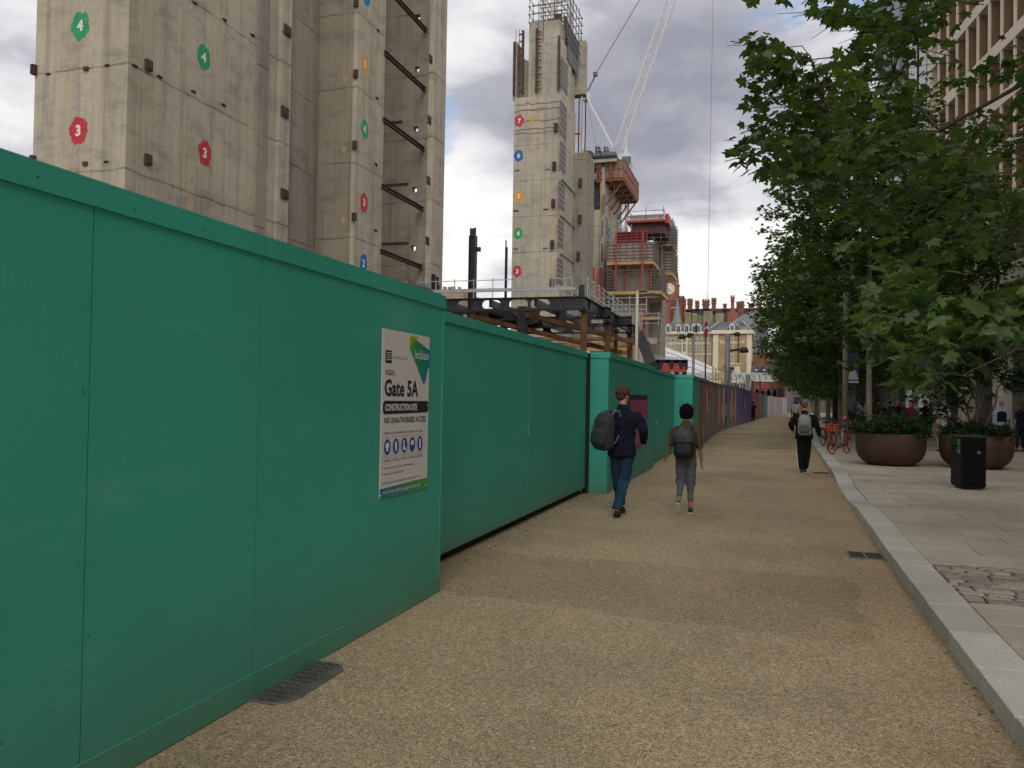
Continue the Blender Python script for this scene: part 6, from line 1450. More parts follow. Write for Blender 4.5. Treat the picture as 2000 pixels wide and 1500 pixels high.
# ================================================================== PLANTERS
corten = pm('corten_steel', (.075, .040, .024), .75, .22, 2.2, .3, 60, rnd=.06, fine=.12)
earth = pm('planter_soil', (.05, .035, .022), 1, .3, 10)
def shrub_part(parent, cx, cy, z0, rx, rz, nclus, per, size, seed, mat=shrubM, kind='small', name='shrub_foliage', flat_=False):
    rs = np.random.default_rng(seed); cen = []
    for _ in range(nclus):
        a = rs.uniform(0, 6.28); q = math.sqrt(rs.random()); h = rs.uniform(.15, 1)*(1-.45*q*q)
        cen.append((rx*q*math.cos(a), rx*q*math.sin(a), h*rz*(.75+.5*rs.random())))
    P, S, B, tw = sprays(rs, cen, (0, 0, -.5), per, .13, size); off = parent.location
    P = [p+np.array([cx-off.x, cy-off.y, z0-off.z]) for p in P]
    put(name, leaves_mesh(name, P, S, B, kind, mat), parent, kind='stuff')
    st = MB()
    for a_, b_ in tw[::2]: st.bar((cx+a_[0]*.3, cy+a_[1]*.3, z0), Vector(a_)+Vector((cx, cy, z0)), .012)
    part('stems', st, barkd, parent, kind='stuff')
def planter(cx, cy, lab, seed):
    r = root('planter', lab, 'planter', (cx, cy, KH)); 
    prof = [(.02, .0), (.46, .0), (.56, .03), (.66, .10), (.74, .19), (.79, .30), (.815, .42), (.82, .56), (.82, .80), (.80, .80), (.795, .56), (.78, .50)]
    part('bowl', MB().lathe(prof, 48, (cx, cy, KH), cap=False), corten, r, smooth=True)
    part('seam_weld', MB().tube([(cx+(p[0]+.002)*math.cos(4.3), cy+(p[0]+.002)*math.sin(4.3), KH+p[1]) for p in prof[1:9]], .004, 5), corten, r)
    part('soil', MB().lathe([(0, .70), (.4, .72), (.795, .69)], 24, (cx, cy, KH), cap=False), earth, r)
    return r
pl1 = planter(2.98, 22.75, 'rusty steel bowl planter with low dense green shrubs, nearer the kerb', 1)
pl2 = planter(4.92, 22.85, 'rusty steel bowl planter behind the black litter bin, with a branching small tree', 2)
sh1 = root('shrub', 'dense low green shrubs spilling over the planter nearer the kerb', 'shrub', (2.98, 22.75, .83)); shrub_part(sh1, 2.98, 22.75, .83, .86, .55, 330, 24, .055, 31)
sh2 = root('shrub', 'low dark green shrubs in the planter behind the litter bin', 'shrub', (4.92, 22.85, .83)); shrub_part(sh2, 4.92, 22.85, .83, .80, .42, 240, 22, .055, 32)
# small multi-stemmed tree in second planter
mt3 = root('small_tree', 'multi-stemmed small tree with feathery dark leaves growing in the second planter', 'tree', (4.92, 22.85, .83))
rs4 = np.random.default_rng(44); b = MB(); cen = []
for tgt in ((4.3, 22.7, 2.0), (3.95, 22.6, 1.75), (4.75, 22.6, 2.9), (5.25, 22.8, 3.1), (5.6, 23, 2.4), (4.5, 23, 2.6), (5.0, 22.7, 3.7), (3.9, 22.9, 1.35)):
    pts_b = branch(b, (4.92+rs4.normal(0, .05), 22.85, .8), tgt, .032, .012, rs4, 6, .10, 6); ref = 'tree'
    for _ in range(34 if tgt[2] > 2.2 else 12): cen.append(np.array(tgt)-np.array([4.92, 22.85, .83])+rs4.normal(0, .32, 3))
cen = [c for c in cen if c[2] > .35]; P, S, B, tw = sprays(rs4, cen, (0, 0, -.4), 34, .22, .095)
part('stem', b, pm('grey_bark', (.12, .10, .085), .9, .2, 9), mt3, smooth=True)
put('foliage', leaves_mesh('foliage', P, S, B, 'small', leaf_mat('small_tree_leaf', [(.02, .05, .02), (.03, .065, .022), (.016, .038, .016)], .25)), mt3, kind='stuff')
# far low hedging in the square
hg = root('hedge', 'dark low hedge between the tree trunks and the crowd', 'hedge', (5.6, 50, KH))
for k, (x, y) in enumerate(((4.2, 47), (5.4, 49.5), (4.6, 52), (6.2, 52))): shrub_part(hg, x, y, KH, 1.0, 1.25, 90, 20, .10, 60+k, name='foliage')
# litter bin
bn = root('litter_bin', 'black metal litter bin with a green slot in front of the second planter', 'litter bin', (3.62, 17.32, KH), R(4))
bk = pm('bin_black', (.005, .0055, .0055), .5, .2, 4, .08, 60, spec=.12)
part('body', MB().box(-.205, .205, -.28, .42, .03, .93), bk, bn, bevel=.006)
part('plinth', MB().box(-.19, .19, -.265, .405, .0, .03), black, bn)
part('lid', MB().box(-.215, .215, -.29, .43, .932, .965), pm('bin_lid', (.03, .032, .03), .4, .2, 5), bn, bevel=.006)
part('slot', MB().box(-.208, -.2055, -.22, .02, .76, .90).box(-.208, -.2055, .1, .32, .76, .90), black, bn)
part('slot_surround', MB().box(-.212, -.2085, -.19, -.02, .77, .895), pm('bin_green', (.01, .22, .05), .5, .1, 3), bn)
part('lettering', MB().box(-.2085, -.2058, -.16, -.12, .62, .70).box(-.2085, -.2058, -.02, .02, .64, .70).box(-.2085, -.2058, -.20, -.02, .725, .735), pm('bin_print', (.4, .4, .4), .6), bn)
ring = MB().tube([(.08+.022*math.cos(a), -.284, .66+.022*math.sin(a)) for a in np.linspace(0, 6.283, 17)[:-1]], .005, 6, closed=True)
part('lock', ring, pm('lock_steel', (.6, .6, .6), .3, metal=.8), bn)

# ================================================================== BANNER POST, LAMP COLUMN
bp = root('banner_post', 'pale straight post with a purple and white banner and a red and white sticker', 'post', (2.66, 31.7, KH))
part('post', MB().tube([(2.66, 31.7, KH), (2.66, 31.7, 5.6)], .095, 14), pm('post_stone', (.235, .215, .17), .8, .15, 3, .3, 30, stretch=(1, 1, .3)), bp, smooth=True)
part('sticker', MB().tube([(2.66, 31.7, KH+.93), (2.66, 31.7, KH+1.13)], .098, 14), pm('sticker_red', (.55, .06, .05), .5), bp)
part('sticker_print', MB().box(2.60, 2.70, 31.596, 31.6, KH+1.0, KH+1.05).box(2.64, 2.67, 31.596, 31.6, KH+.95, KH+1.1), wht, bp)
q0, q1 = onY(1652, 705, 31.7), onY(1677, 748, 31.7)
ban = part('banner', MB().box(q0.x, q1.x, 31.69, 31.71, q1.z, q0.z+.3), pm('banner_purple', (.055, .03, .16), .7, .1, 2), bp)
part('banner_print', MB().prism([(0, .0), (q1.x-q0.x, 0), (q1.x-q0.x, .07), (0, .07)], (q0.x, 31.688, q1.z), (1, 0, 0), (0, 0, 1), (0, -.003, 0)).prism([(.05, .12), (.42, .12), (.36, .38), (.25, .52), (.16, .5), (.1, .3)], (q0.x, 31.688, q1.z), (1, 0, 0), (0, 0, 1), (0, -.003, 0)), pm('banner_white', (.5, .5, .52), .7), ban)
part('banner_arm', MB().box(2.6, q1.x, 31.68, 31.72, q1.z-.03, q1.z).box(2.6, q1.x, 31.68, 31.72, q0.z+.3, q0.z+.33), dsteel, bp)
lc = root('lamp_column', 'straight dark lamp column between the bicycles and the tree trunks', 'lamp post', (3.0, 40.8, KH))
part('column', MB().tube([(3.0, 40.8, KH), (3.0, 40.8, 7)], .12, 12), dsteel, lc, smooth=True)

# ================================================================== BICYCLES
def bicycle(lab, loc, rz, frame_c, rim_c, basket=None, lean=.06):
    r = root('bicycle', lab, 'bicycle', loc, rz); fm = pm('bike_'+frame_c[0], frame_c[1], .4, .1, 3); rm = pm('bike_'+rim_c[0], rim_c[1], .4, .1, 3)
    tyre = pm('tyre', (.015, .015, .015), .8); blk = pm('bike_black', (.02, .02, .02), .5); al = pm('bike_alloy', (.5, .5, .52), .3, metal=.8)
    def wheel(x):
        wl = part('wheel', MB().tube([(x+.29*math.cos(a), 0, .315+.29*math.sin(a)) for a in np.linspace(0, 6.283, 29)[:-1]], .016, 6, closed=True), rm, r)
        part('tyre', MB().tube([(x+.305*math.cos(a), 0, .315+.305*math.sin(a)) for a in np.linspace(0, 6.283, 29)[:-1]], .015, 6, closed=True), rm if rim_c[0] == 'orange' else tyre, wl)
        sp_ = MB()
        if rim_c[0] == 'orange':
            for k in range(5): a = k*2*math.pi/5+.3; sp_.bar((x, 0, .315), (x+.28*math.cos(a), 0, .315+.28*math.sin(a)), .03, .012)
        else:
            for k in range(14): a = k*2*math.pi/14; sp_.bar((x, .012*(-1)**k, .315), (x+.28*math.cos(a), 0, .315+.28*math.sin(a)), .004)
        part('spokes', sp_, rm if rim_c[0] == 'orange' else al, wl); part('hub', MB().tube([(x, -.05, .315), (x, .05, .315)], .03, 8), blk, wl)
    wheel(-.50); wheel(.52)
    part('frame', MB().tube([(-.50, 0, .315), (-.10, 0, .28), (.36, 0, .72)], .022, 8).tube([(-.10, 0, .28), (-.22, 0, .78)], .02, 8).tube([(-.20, 0, .66), (.36, 0, .80)], .018, 8).tube([(-.50, 0, .315), (-.19, 0, .60)], .013, 6), fm, r, smooth=True)
    part('fork', MB().tube([(.34, 0, .90), (.40, 0, .64), (.52, .045, .315)], .015, 6).tube([(.40, 0, .64), (.52, -.045, .315)], .015, 6), al, r, smooth=True)
    part('handlebar', MB().tube([(.26, -.29, 1.0), (.32, -.14, 1.0), (.33, 0, .97), (.32, .14, 1.0), (.26, .29, 1.0)], .014, 6).tube([(.33, 0, .97), (.34, 0, .88)], .016, 6), blk, r, smooth=True)
    part('saddle', MB().prism([(-.36, -.02), (-.38, .02), (-.34, .05), (-.12, .04), (-.06, .02), (-.08, 0)], (0, -.07, .84), (1, 0, 0), (0, 0, 1), (0, .14, 0)).tube([(-.225, 0, .78), (-.235, 0, .86)], .014, 6), blk, r, bevel=.015)
    part('crank', MB().tube([(-.10, -.07, .28), (-.10, .07, .28)], .02, 8).tube([(-.10, -.08, .28), (.0, -.08, .14)], .01, 5).tube([(-.10, .08, .28), (-.2, .08, .42)], .01, 5).lathe([(.0, 0), (.09, 0), (.09, .008), (0, .008)], 16, (-.10, 0, .28)), blk, r)
    part('mudguard', MB().tube([(.52+.345*math.cos(a), 0, .315+.345*math.sin(a)) for a in np.linspace(.7, 2.6, 9)], .014, 5).tube([(-.50+.345*math.cos(a), 0, .315+.345*math.sin(a)) for a in np.linspace(.5, 2.8, 9)], .014, 5), blk, r)
    part('kickstand', MB().tube([(-.30, .06, .30), (-.34, .18, .0)], .008, 5), blk, r)
    if basket:
        b = MB(); x0, x1, y0, y1, z0, z1 = .42, .66, -.14, .14, .70, .90
        for z in (z0, (z0+z1)/2, z1): b.tube([(x0, y0, z), (x1, y0, z), (x1, y1, z), (x0, y1, z)], .009, 5, closed=True)
        for k in range(6): f = k/5; [b.bar(*e_, .012) for e_ in (((x0+(x1-x0)*f, y0, z0), (x0+(x1-x0)*f, y0, z1)), ((x0+(x1-x0)*f, y1, z0), (x0+(x1-x0)*f, y1, z1)), ((x0, y0+(y1-y0)*f, z0), (x0, y0+(y1-y0)*f, z1)), ((x1, y0+(y1-y0)*f, z0), (x1, y0+(y1-y0)*f, z1)))]
        b.box(x0, x1, y0, y1, z0-.008, z0+.004); part('basket', b, pm('basket_orange', (.45, .075, .025), .5, .1, 3), r)
    return r
bicycle('parked bicycle with orange wheels and an orange front basket at the kerb', (2.12, 26.9, KH), R(-118), ('silver', (.30, .30, .31)), ('orange', (.36, .06, .022)), True)
bicycle('red framed bicycle parked behind the orange wheeled one', (1.98, 28.9, KH), R(-100), ('red', (.25, .03, .03)), ('black', (.03, .03, .03)))
bicycle('bicycle with orange frame tubes leaning by the banner post', (2.9, 30.6, KH), R(160), ('orange', (.42, .10, .035)), ('black', (.03, .03, .03)))
bicycle('dark red bicycle farther back in the kerbside parking', (2.05, 31.2, KH), R(-75), ('red', (.22, .03, .03)), ('black', (.03, .03, .03)))

# ================================================================== PEOPLE
def loft(mb, pts, rad, n=14, side=(1, 0, 0)):
    pts = [Vector(p) for p in pts]; vs = []; sd = Vector(side); k = len(pts)
    for i, p in enumerate(pts):
        t = (pts[min(i+1, k-1)]-pts[max(i-1, 0)]).normalized(); a = sd-t*sd.dot(t)
        if a.length < .2: a = Vector((0, 1, 0))-t*t.y
        a.normalize(); b = t.cross(a); ra, rb = rad[i] if isinstance(rad[i], tuple) else (rad[i], rad[i])
        for j in range(n): an = 2*math.pi*j/n; vs.append(p+a*ra*math.cos(an)+b*rb*math.sin(an))
    fs = [(i*n+j, i*n+(j+1) % n, (i+1)*n+(j+1) % n, (i+1)*n+j) for i in range(k-1) for j in range(n)]
    for e, i0 in ((0, 0), (1, (k-1)*n)):
        t = (pts[1]-pts[0]).normalized()*-1 if e == 0 else (pts[-1]-pts[-2]).normalized()
        r_ = rad[0 if e == 0 else -1]; r_ = min(r_) if isinstance(r_, tuple) else r_
        vs.append(pts[0 if e == 0 else -1]+t*r_*.45); c = len(vs)-1
        fs += [(c, i0+(j+1) % n, i0+j) if e == 0 else (c, i0+j, i0+(j+1) % n) for j in range(n)]
    mb.add(vs, fs)
def ball(mb, c, r, n=10):
    rx_, ry_, rz_ = r; vs = []; m_ = n//2
    prof = [(math.sin(math.pi*i/m_), -math.cos(math.pi*i/m_)) for i in range(m_+1)]
    vs = [(c[0]+rx_*max(a, .001)*math.cos(2*math.pi*j/n), c[1]+ry_*max(a, .001)*math.sin(2*math.pi*j/n), c[2]+rz_*z) for a, z in prof for j in range(n)]
    mb.add(vs, [(i*n+j, i*n+(j+1) % n, (i+1)*n+(j+1) % n, (i+1)*n+j) for i in range(m_) for j in range(n)])
def fuse(mb, voxel, smooth=3, name='body', disp=0, dscale=.12):
    me = mb.mesh(name, []) if False else bpy.data.meshes.new(name)
    me.from_pydata(mb.v, [], mb.f); o = bpy.data.objects.new(name, me); col.objects.link(o)
    rm = o.modifiers.new('r', 'REMESH'); rm.mode = 'VOXEL'; rm.voxel_size = voxel; rm.use_smooth_shade = True
    if smooth: sm = o.modifiers.new('s', 'SMOOTH'); sm.iterations = smooth; sm.factor = .5
    dg = bpy.context.evaluated_depsgraph_get(); ev = o.evaluated_get(dg); out = bpy.data.meshes.new_from_object(ev); bpy.data.objects.remove(o)
    if disp:
        n = len(out.vertices); co = np.empty(n*3, np.float32); no = np.empty(n*3, np.float32); out.vertices.foreach_get('co', co); out.vertices.foreach_get('normal', no)
        co = co.reshape(-1, 3); no = no.reshape(-1, 3)
        h = np.array([mnoise.fractal(Vector((p[0]/dscale, p[1]/dscale, p[2]/(dscale*.55))), 1.0, 2.0, 3) for p in co]); co += no*(h*disp)[:, None]
        out.vertices.foreach_set('co', co.reshape(-1))
    out.name = name; return out
SK = dict(hL=(-.09, 0, .93), hR=(.09, 0, .93), kL=(-.10, .04, .50), kR=(.10, .02, .50), aL=(-.10, .0, .09), aR=(.10, -.02, .09), tL=None, tR=None,
          sL=(-.19, 0, 1.45), sR=(.19, 0, 1.45), eL=(-.24, -.03, 1.17), eR=(.24, -.03, 1.17), wL=(-.25, .06, .93), wR=(.25, .06, .93), turn=0.0, pitch=0.0)
def person_meshes(pose, voxel=.014, female=False, sleeve=1.0, hem=.86, cuff=.13, bulk=1.0, hair='short', tshirt=False, bag=None, detail=True):
    q = dict(SK); q.update(pose); V_ = lambda k: Vector(q[k]); M = {}
    body = MB(); f = .9 if female else 1.0
    loft(body, [(0, 0, .90), (0, 0, 1.1), (0, 0, 1.3), (0, -.0, 1.43), (0, -.0, 1.49), (0, .0, 1.54), (0, .012, 1.62)], [(.14, .10), (.115*f, .085), (.145*f, .10), (.13*f, .08), (.07, .06), (.055*f, .058*f), (.05, .055)])
    T = Matrix.Rotation(q['turn'], 3, 'Z')@Matrix.Rotation(q['pitch'], 3, 'X'); hc = Vector((0, .02, 1.68)); hp = lambda x, y, z: hc+T@Vector((x, y, z))
    hm = MB(); ball(hm, (0, -.005, .03), (.077, .094, .095), 14); ball(hm, (0, .022, -.045), (.058, .068, .07), 12); ball(hm, (0, .062, -.085), (.03, .025, .022), 8)
    ball(hm, (0, .098, -.015), (.013, .020, .022), 6); ball(hm, (-.079, .0, -.008), (.010, .018, .030), 6); ball(hm, (.079, .0, -.008), (.010, .018, .030), 6); ball(hm, (0, .088, -.055), (.024, .010, .008), 6)
    ball(hm, (-.03, .083, .012), (.014, .010, .008), 6); ball(hm, (.03, .083, .012), (.014, .010, .008), 6)
    body.add([hp(*v) for v in hm.v], hm.f)
    for s in 'LR':
        loft(body, [V_('s'+s), V_('e'+s), V_('w'+s)], [.048*f, .042*f, .029*f], 10); loft(body, [V_('h'+s), V_('k'+s), V_('a'+s)], [.075, .05, .035], 10)
        w_, e_ = V_('w'+s), V_('e'+s); d = (w_-e_).normalized(); sd = Vector((1, 0, 0)) if s == 'L' else Vector((-1, 0, 0)); fwd = Vector((0, 1, 0)); 
        if abs(d.y) > .8: fwd = Vector((0, 0, 1))
        fwd = (fwd-d*fwd.dot(d)).normalized(); nrm = d.cross(fwd)
        pal = w_+d*.045; loft(body, [w_-d*.01, pal, w_+d*.09], [(.028, .020), (.042, .019), (.041, .016)], 10, tuple(fwd))
        if detail:
            for k in range(4):
                o_ = w_+d*.085+fwd*(.027-.018*k); ln = (.062, .072, .066, .05)[k]; curl = nrm*(-.018 if s == 'L' else .018)
                loft(body, [o_, o_+d*ln*.5+curl*.3, o_+d*ln*.85+curl*1.0], [.0105, .010, .008], 6)
            loft(body, [w_+d*.03+fwd*.03, w_+d*.06+fwd*.055, w_+d*.085+fwd*.06], [.011, .010, .008], 6)
        a_ = V_('a'+s); loft(body, [a_, a_+Vector((0, .04, -.03)), a_+Vector((0, .10, -.05))], [.033, .035, .03], 8)
    M['body'] = fuse(body, voxel*.62 if detail else voxel, 2, 'body')
    top = MB(); g = bulk
    loft(top, [(0, -.005, hem), (0, -.004, .97), (0, 0, 1.10), (0, -.003, 1.26), (0, -.008, 1.38), (0, -.005, 1.455), (0, .0, 1.515), (0, .004, 1.552)],
         [(.178*g*f, .132*g), (.172*g*f, .127*g), (.16*g*f, .118*g), (.178*g*f, .13*g), (.190*g*f, .128*g), (.165*f, .10), (.085, .075), (.066*f, .066)], 20)
    for s in 'LR':
        sh, e_, w_ = V_('s'+s), V_('e'+s), V_('w'+s)
        if sleeve >= 1: loft(top, [sh*.97+Vector((0, 0, .03)), sh.lerp(e_, .45), e_, e_.lerp(w_, .5), w_+(w_-e_)*.02], [.060*g, .070*g, .060*g, .052*g, .042*g], 12)
        else: loft(top, [sh*.97+Vector((0, 0, .03)), sh.lerp(e_, .5), sh.lerp(e_, min(1, sleeve*1.6)), e_.lerp(w_, max(0, sleeve-.6))], [.062*g, .056*g, .050*g, .046*g], 12)
    M['top'] = fuse(top, voxel, 2, 'top', .014 if detail else 0, .11)
    tr = MB(); loft(tr, [(0, 0, 1.02), (0, -.004, .93), (0, -.006, .86)], [(.14*f, .09), (.152, .102), (.155, .108)], 18)
    for s in 'LR':
        h, k_, a_ = V_('h'+s), V_('k'+s), V_('a'+s); e = a_+(k_-a_).normalized()*(cuff-.09 if cuff > .09 else 0)
        loft(tr, [h+Vector((0, -.01, .02)), h.lerp(k_, .35), k_, k_.lerp(e, .5), e-(k_-a_).normalized()*.02], [(.092, .105), .094, .070*g, .066*g if not female else .056, .058*g if not female else .046], 14)
    M['trousers'] = fuse(tr, voxel, 2, 'trousers', .011 if detail else 0, .10)
    shm = MB(); sole = MB()
    for s in 'LR':
        a_ = V_('a'+s); td = q['t'+s] or (0, 1, 0); td = Vector(td).normalized(); upv = Vector((0, 0, 1)); upv = (upv-td*upv.dot(td)).normalized(); b0 = a_-upv*.055
        loft(shm, [b0-td*.055, b0-td*.03+upv*.012, b0+td*.03+upv*.01, b0+td*.10-upv*.004, b0+td*.165-upv*.012], [(.030, .030), (.036, .044), (.038, .042), (.043, .030), (.034, .022)], 12)
        sole.add([b0+td*y+Vector((1, 0, 0))*x+upv*z for z in (-.042, -.022) for x, y in ((-.034, -.07), (.034, -.07), (.046, .06), (.042, .15), (.0, .20), (-.042, .15), (-.046, .06))], [(6, 5, 4, 3, 2, 1, 0), (7, 8, 9, 10, 11, 12, 13)]+[(i, (i+1) % 7, 7+(i+1) % 7, 7+i) for i in range(7)])
    M['shoes'] = fuse(shm, .009 if detail else voxel, 2, 'shoes'); so_ = bpy.data.meshes.new('soles'); so_.from_pydata([tuple(v) for v in sole.v], [], sole.f); M['soles'] = so_
    hr = MB(); rr = random.Random(9)
    if hair == 'short': ball(hr, (0, -.018, .048), (.091, .102, .096), 16); ball(hr, (0, -.05, -.01), (.072, .055, .062), 12); ball(hr, (0, .05, .09), (.062, .05, .040), 10)
    elif hair == 'bob': ball(hr, (0, -.018, .03), (.120, .120, .115), 18); ball(hr, (-.05, -.03, -.03), (.065, .075, .065), 12); ball(hr, (.05, -.03, -.03), (.065, .075, .065), 12); ball(hr, (0, -.06, -.035), (.075, .05, .06), 12)
    elif hair == 'cap': ball(hr, (0, -.012, .045), (.086, .10, .085), 16); ball(hr, (0, -.045, -.005), (.07, .052, .05), 12)
    elif hair == 'long': ball(hr, (0, -.018, .035), (.088, .10, .098), 16); loft(hr, [(0, -.05, .02), (0, -.07, -.08), (0, -.075, -.18)], [(.085, .06), (.085, .045), (.06, .03)], 12)
    if detail and hair in ('short', 'bob'):
        for _ in range(170):
            a = rr.uniform(0, 6.28); z = rr.uniform(-.15 if hair == 'short' else -.3, 1); w_ = math.sqrt(max(0, 1-z*z)); R_ = (.093, .104, .098) if hair == 'short' else (.118, .118, .116)
            R_ = tuple(q_*rr.uniform(.95, 1.10) for q_ in R_); c = (R_[0]*w_*math.cos(a), -.018+R_[1]*w_*math.sin(a), .042+R_[2]*z)
            if c[1] > .06 and c[2] < .07: continue
            ball(hr, c, (rr.uniform(.007, .016),)*3, 6)
    hr2 = MB(); hr2.add([hp(*v) for v in hr.v], hr.f); M['hair'] = fuse(hr2, .008 if detail else voxel, 1, 'hair', .004 if detail else 0, .03)
    return M
skin = pm('skin_light', (.42, .23, .16), .55, .1, 8); skin2 = pm('skin_tan', (.30, .15, .09), .55, .1, 8)
def cloth(n, c, v=.15, sc_=8): return pm('cloth_'+n, c, .92, v, sc_, .25, 260, spec=.15, fine=.12)
navy = cloth('navy', (.010, .012, .024)); denim = cloth('denim', (.020, .050, .095), .35, 5); olive = cloth('olive', (.085, .068, .035), .4, 22); greytr = cloth('grey', (.105, .115, .125)); blackc = cloth('black', (.010, .010, .013)); whitec = cloth('white', (.55, .56, .6)); paleb = cloth('pale_blue', (.28, .34, .48)); redc = cloth('red', (.13, .03, .028)); tealc = cloth('teal', (.03, .13, .15)); tanc = cloth('tan', (.35, .25, .16)); charc = cloth('charcoal', (.03, .03, .035))
hbrown = pm('hair_brown', (.085, .045, .027), .8, .5, 60, .9, 120, spec=.15); hblack = pm('hair_black', (.007, .006, .006), .85, .3, 40, .8, 120, spec=.12); hgrey = pm('hair_grey', (.22, .21, .20), .7, .3, 40, .4, 150); hblond = pm('hair_blond', (.40, .30, .17), .6, .3, 40, .4, 150)
shoeb = pm('shoe_black', (.015, .014, .014), .5, .2, 10); solew = pm('sole_white', (.55, .54, .50), .6, .1, 10); solet = pm('sole_tan', (.30, .25, .19), .8, .2, 10)
def person(M, lab, loc, rz, h, mats, group=None, soles=None):
    r = root('person', lab, 'person', loc, rz, group); r.scale = (h/1.80,)*3
    for k, nm in (('body', 'body'), ('top', 'jacket'), ('trousers', 'trousers'), ('shoes', 'shoes'), ('soles', 'soles'), ('hair', 'hair')):
        if k == 'hair' and mats.get('hair') is None: continue
        me = M[k]; o = put(nm, me, r)
        if not me.materials: me.materials.append(None)
        o.material_slots[0].link = 'OBJECT'; o.material_slots[0].material = mats.get(k) or shoeb
        if k != 'soles' and not me.polygons[0].use_smooth:
            me.polygons.foreach_set('use_smooth', [True]*len(me.polygons))
    return r
# man in navy jumper with grey rucksack on the left shoulder
man = person_meshes(dict(kL=(-.10, .16, .53), aL=(-.07, .30, .12), tL=(0, 1, -.1), kR=(.03, .03, .50), aR=(-.035, -.14, .10), tR=(-.1, 1, 0), eR=(.315, -.07, 1.20), wR=(.27, .15, 1.04), eL=(-.27, .04, 1.19), wL=(-.15, .20, 1.28), turn=-.55, pitch=-.15), .013, bulk=1.12, hem=.84)
pm1 = person(man, 'man in a navy jumper and jeans walking beside the green hoarding with a grey rucksack', (-1.93, 11.55, 0), R(-3), 1.80, dict(body=skin, top=navy, trousers=denim, shoes=shoeb, soles=pm('sole_brown', (.04, .03, .025), .8), hair=hbrown))
col_ = MB(); 
# woman with bob, olive shirt, grey trousers
wom = person_meshes(dict(hL=(-.08, 0, .93), kL=(-.09, .08, .52), aL=(-.10, -.14, .19), tL=(0, .62, -.78), kR=(.08, .04, .50), aR=(.085, -.02, .095), eL=(-.25, .0, 1.17), wL=(-.33, .10, .95), eR=(.235, -.03, 1.14), wR=(.255, .03, .87)), .013, female=True, bulk=1.14, hem=.93, cuff=.21, sleeve=.75, hair='bob')
pw1 = person(wom, 'short woman with black bobbed hair, olive shirt and cropped grey trousers walking on the path', (-1.12, 12.3, 0), 0, 1.55, dict(body=skin2, top=olive, trousers=greytr, shoes=shoeb, soles=solew, hair=hblack))
# man in tracksuit
trk = person_meshes(dict(kL=(-.07, .02, .50), aL=(-.05, -.05, .10), kR=(.08, .12, .52), aR=(.04, .12, .11), eL=(-.31, -.04, 1.20), wL=(-.27, .14, 1.07), eR=(.30, -.03, 1.17), wR=(.37, .07, .95)), .014, bulk=1.22, hem=.86, hair='cap')
pt1 = person(trk, 'person in a black tracksuit with white side stripes walking away at the kerb', (.83, 20.35, 0), 0, 1.68, dict(body=skin, top=blackc, trousers=blackc, shoes=shoeb, soles=solew, hair=pm('cap_brown', (.11, .075, .065), .9, .4, 30)))
st_ = MB()
for k in (-1, 0, 1):
    pts_s = [(-.188, k*.022-.01, .88), (-.185, .01+k*.022, .72), (-.166, .02+k*.022, .52), (-.150, -.01+k*.022, .32), (-.125, -.05+k*.022, .13)]
    for a, b in zip(pts_s, pts_s[1:]): st_.bar(a, b, .016, .012)
sm_ = st_.mesh('side_stripe', whitec); put('side_stripe', sm_, pt1)
def rucksack(lab, P_, rz, h, mats, w_=.30, d_=.16, ht_=.46, style=0, tilt=0.0, straps=(-1, 1)):
    r = root('backpack', lab, 'backpack', P_, rz); r.rotation_euler = (R(2), tilt, rz); s = h/1.8; r.scale = (s,)*3
    b = MB(); loft(b, [(0, 0, -ht_*.5), (0, -.01, -ht_*.42), (0, -.015, -.05), (0, -.01, ht_*.30), (0, .005, ht_*.44), (0, .02, ht_*.52)], [(w_*.42, d_*.42), (w_*.5, d_*.55), (w_*.5, d_*.58), (w_*.47, d_*.5), (w_*.38, d_*.38), (w_*.2, d_*.2)], 20)
    me = fuse(b, .014, 3, 'bag_body', .008, .09); me.materials.append(mats[0]); put('bag_body', me, r)
    p = MB(); loft(p, [(0, -d_*.50, -ht_*.42), (0, -d_*.62, -ht_*.30), (0, -d_*.60, -ht_*.02), (0, -d_*.45, ht_*.06)], [(w_*.33, d_*.16), (w_*.40, d_*.20), (w_*.38, d_*.18), (w_*.25, d_*.1)], 16)
    me = fuse(p, .012, 2, 'front_pocket'); me.materials.append(mats[1]); put('front_pocket', me, r)
    if style == 1:
        p = MB(); loft(p, [(0, -.02, ht_*.06), (0, -d_*.1, ht_*.3), (0, .0, ht_*.50)], [(w_*.53, d_*.66), (w_*.52, d_*.60), (w_*.40, d_*.40)], 20); me = fuse(p, .012, 2, 'flap'); me.materials.append(mats[2]); put('flap', me, r)
        put('flap_strap', MB().box(-.014, .014, -d_*.78, -d_*.70, -.12, .12).mesh('flap_strap', mats[1]), r)
    zp = MB()
    for sx in (-1, 1): zp.tube([(sx*w_*.46, -d_*.34, -ht_*.3), (sx*w_*.47, -d_*.36, 0), (sx*w_*.42, -d_*.33, ht_*.28), (sx*w_*.2, -d_*.22, ht_*.47), (0, -d_*.15, ht_*.52)], .005, 5)
    put('zip', zp.mesh('zip', mats[1]), r)
    for sx in straps: put('shoulder_strap', MB().tube([(sx*.07, .04, ht_*.46), (sx*.10, .07, ht_*.60), (sx*.115, .15, ht_*.56), (sx*.12, .23, ht_*.30), (sx*.13, .22, -.02), (sx*.14, .10, -ht_*.3), (sx*w_*.4, .05, -ht_*.38)], [.014, .02, .022, .02, .012, .008, .008], 6).mesh('shoulder_strap', mats[2]), r)
    put('grab_loop', MB().tube([(-.03, .04, ht_*.50), (-.02, .02, ht_*.58), (.02, .02, ht_*.58), (.03, .04, ht_*.50)], .008, 6).mesh('grab_loop', mats[1]), r)
    for sx in (-1, 1): put('loose_strap', MB().tube([(sx*w_*.32, -.01, -ht_*.46), (sx*w_*.33, -.03, -ht_*.6)], .006, 5).mesh('loose_strap', mats[1]), r)
    return r
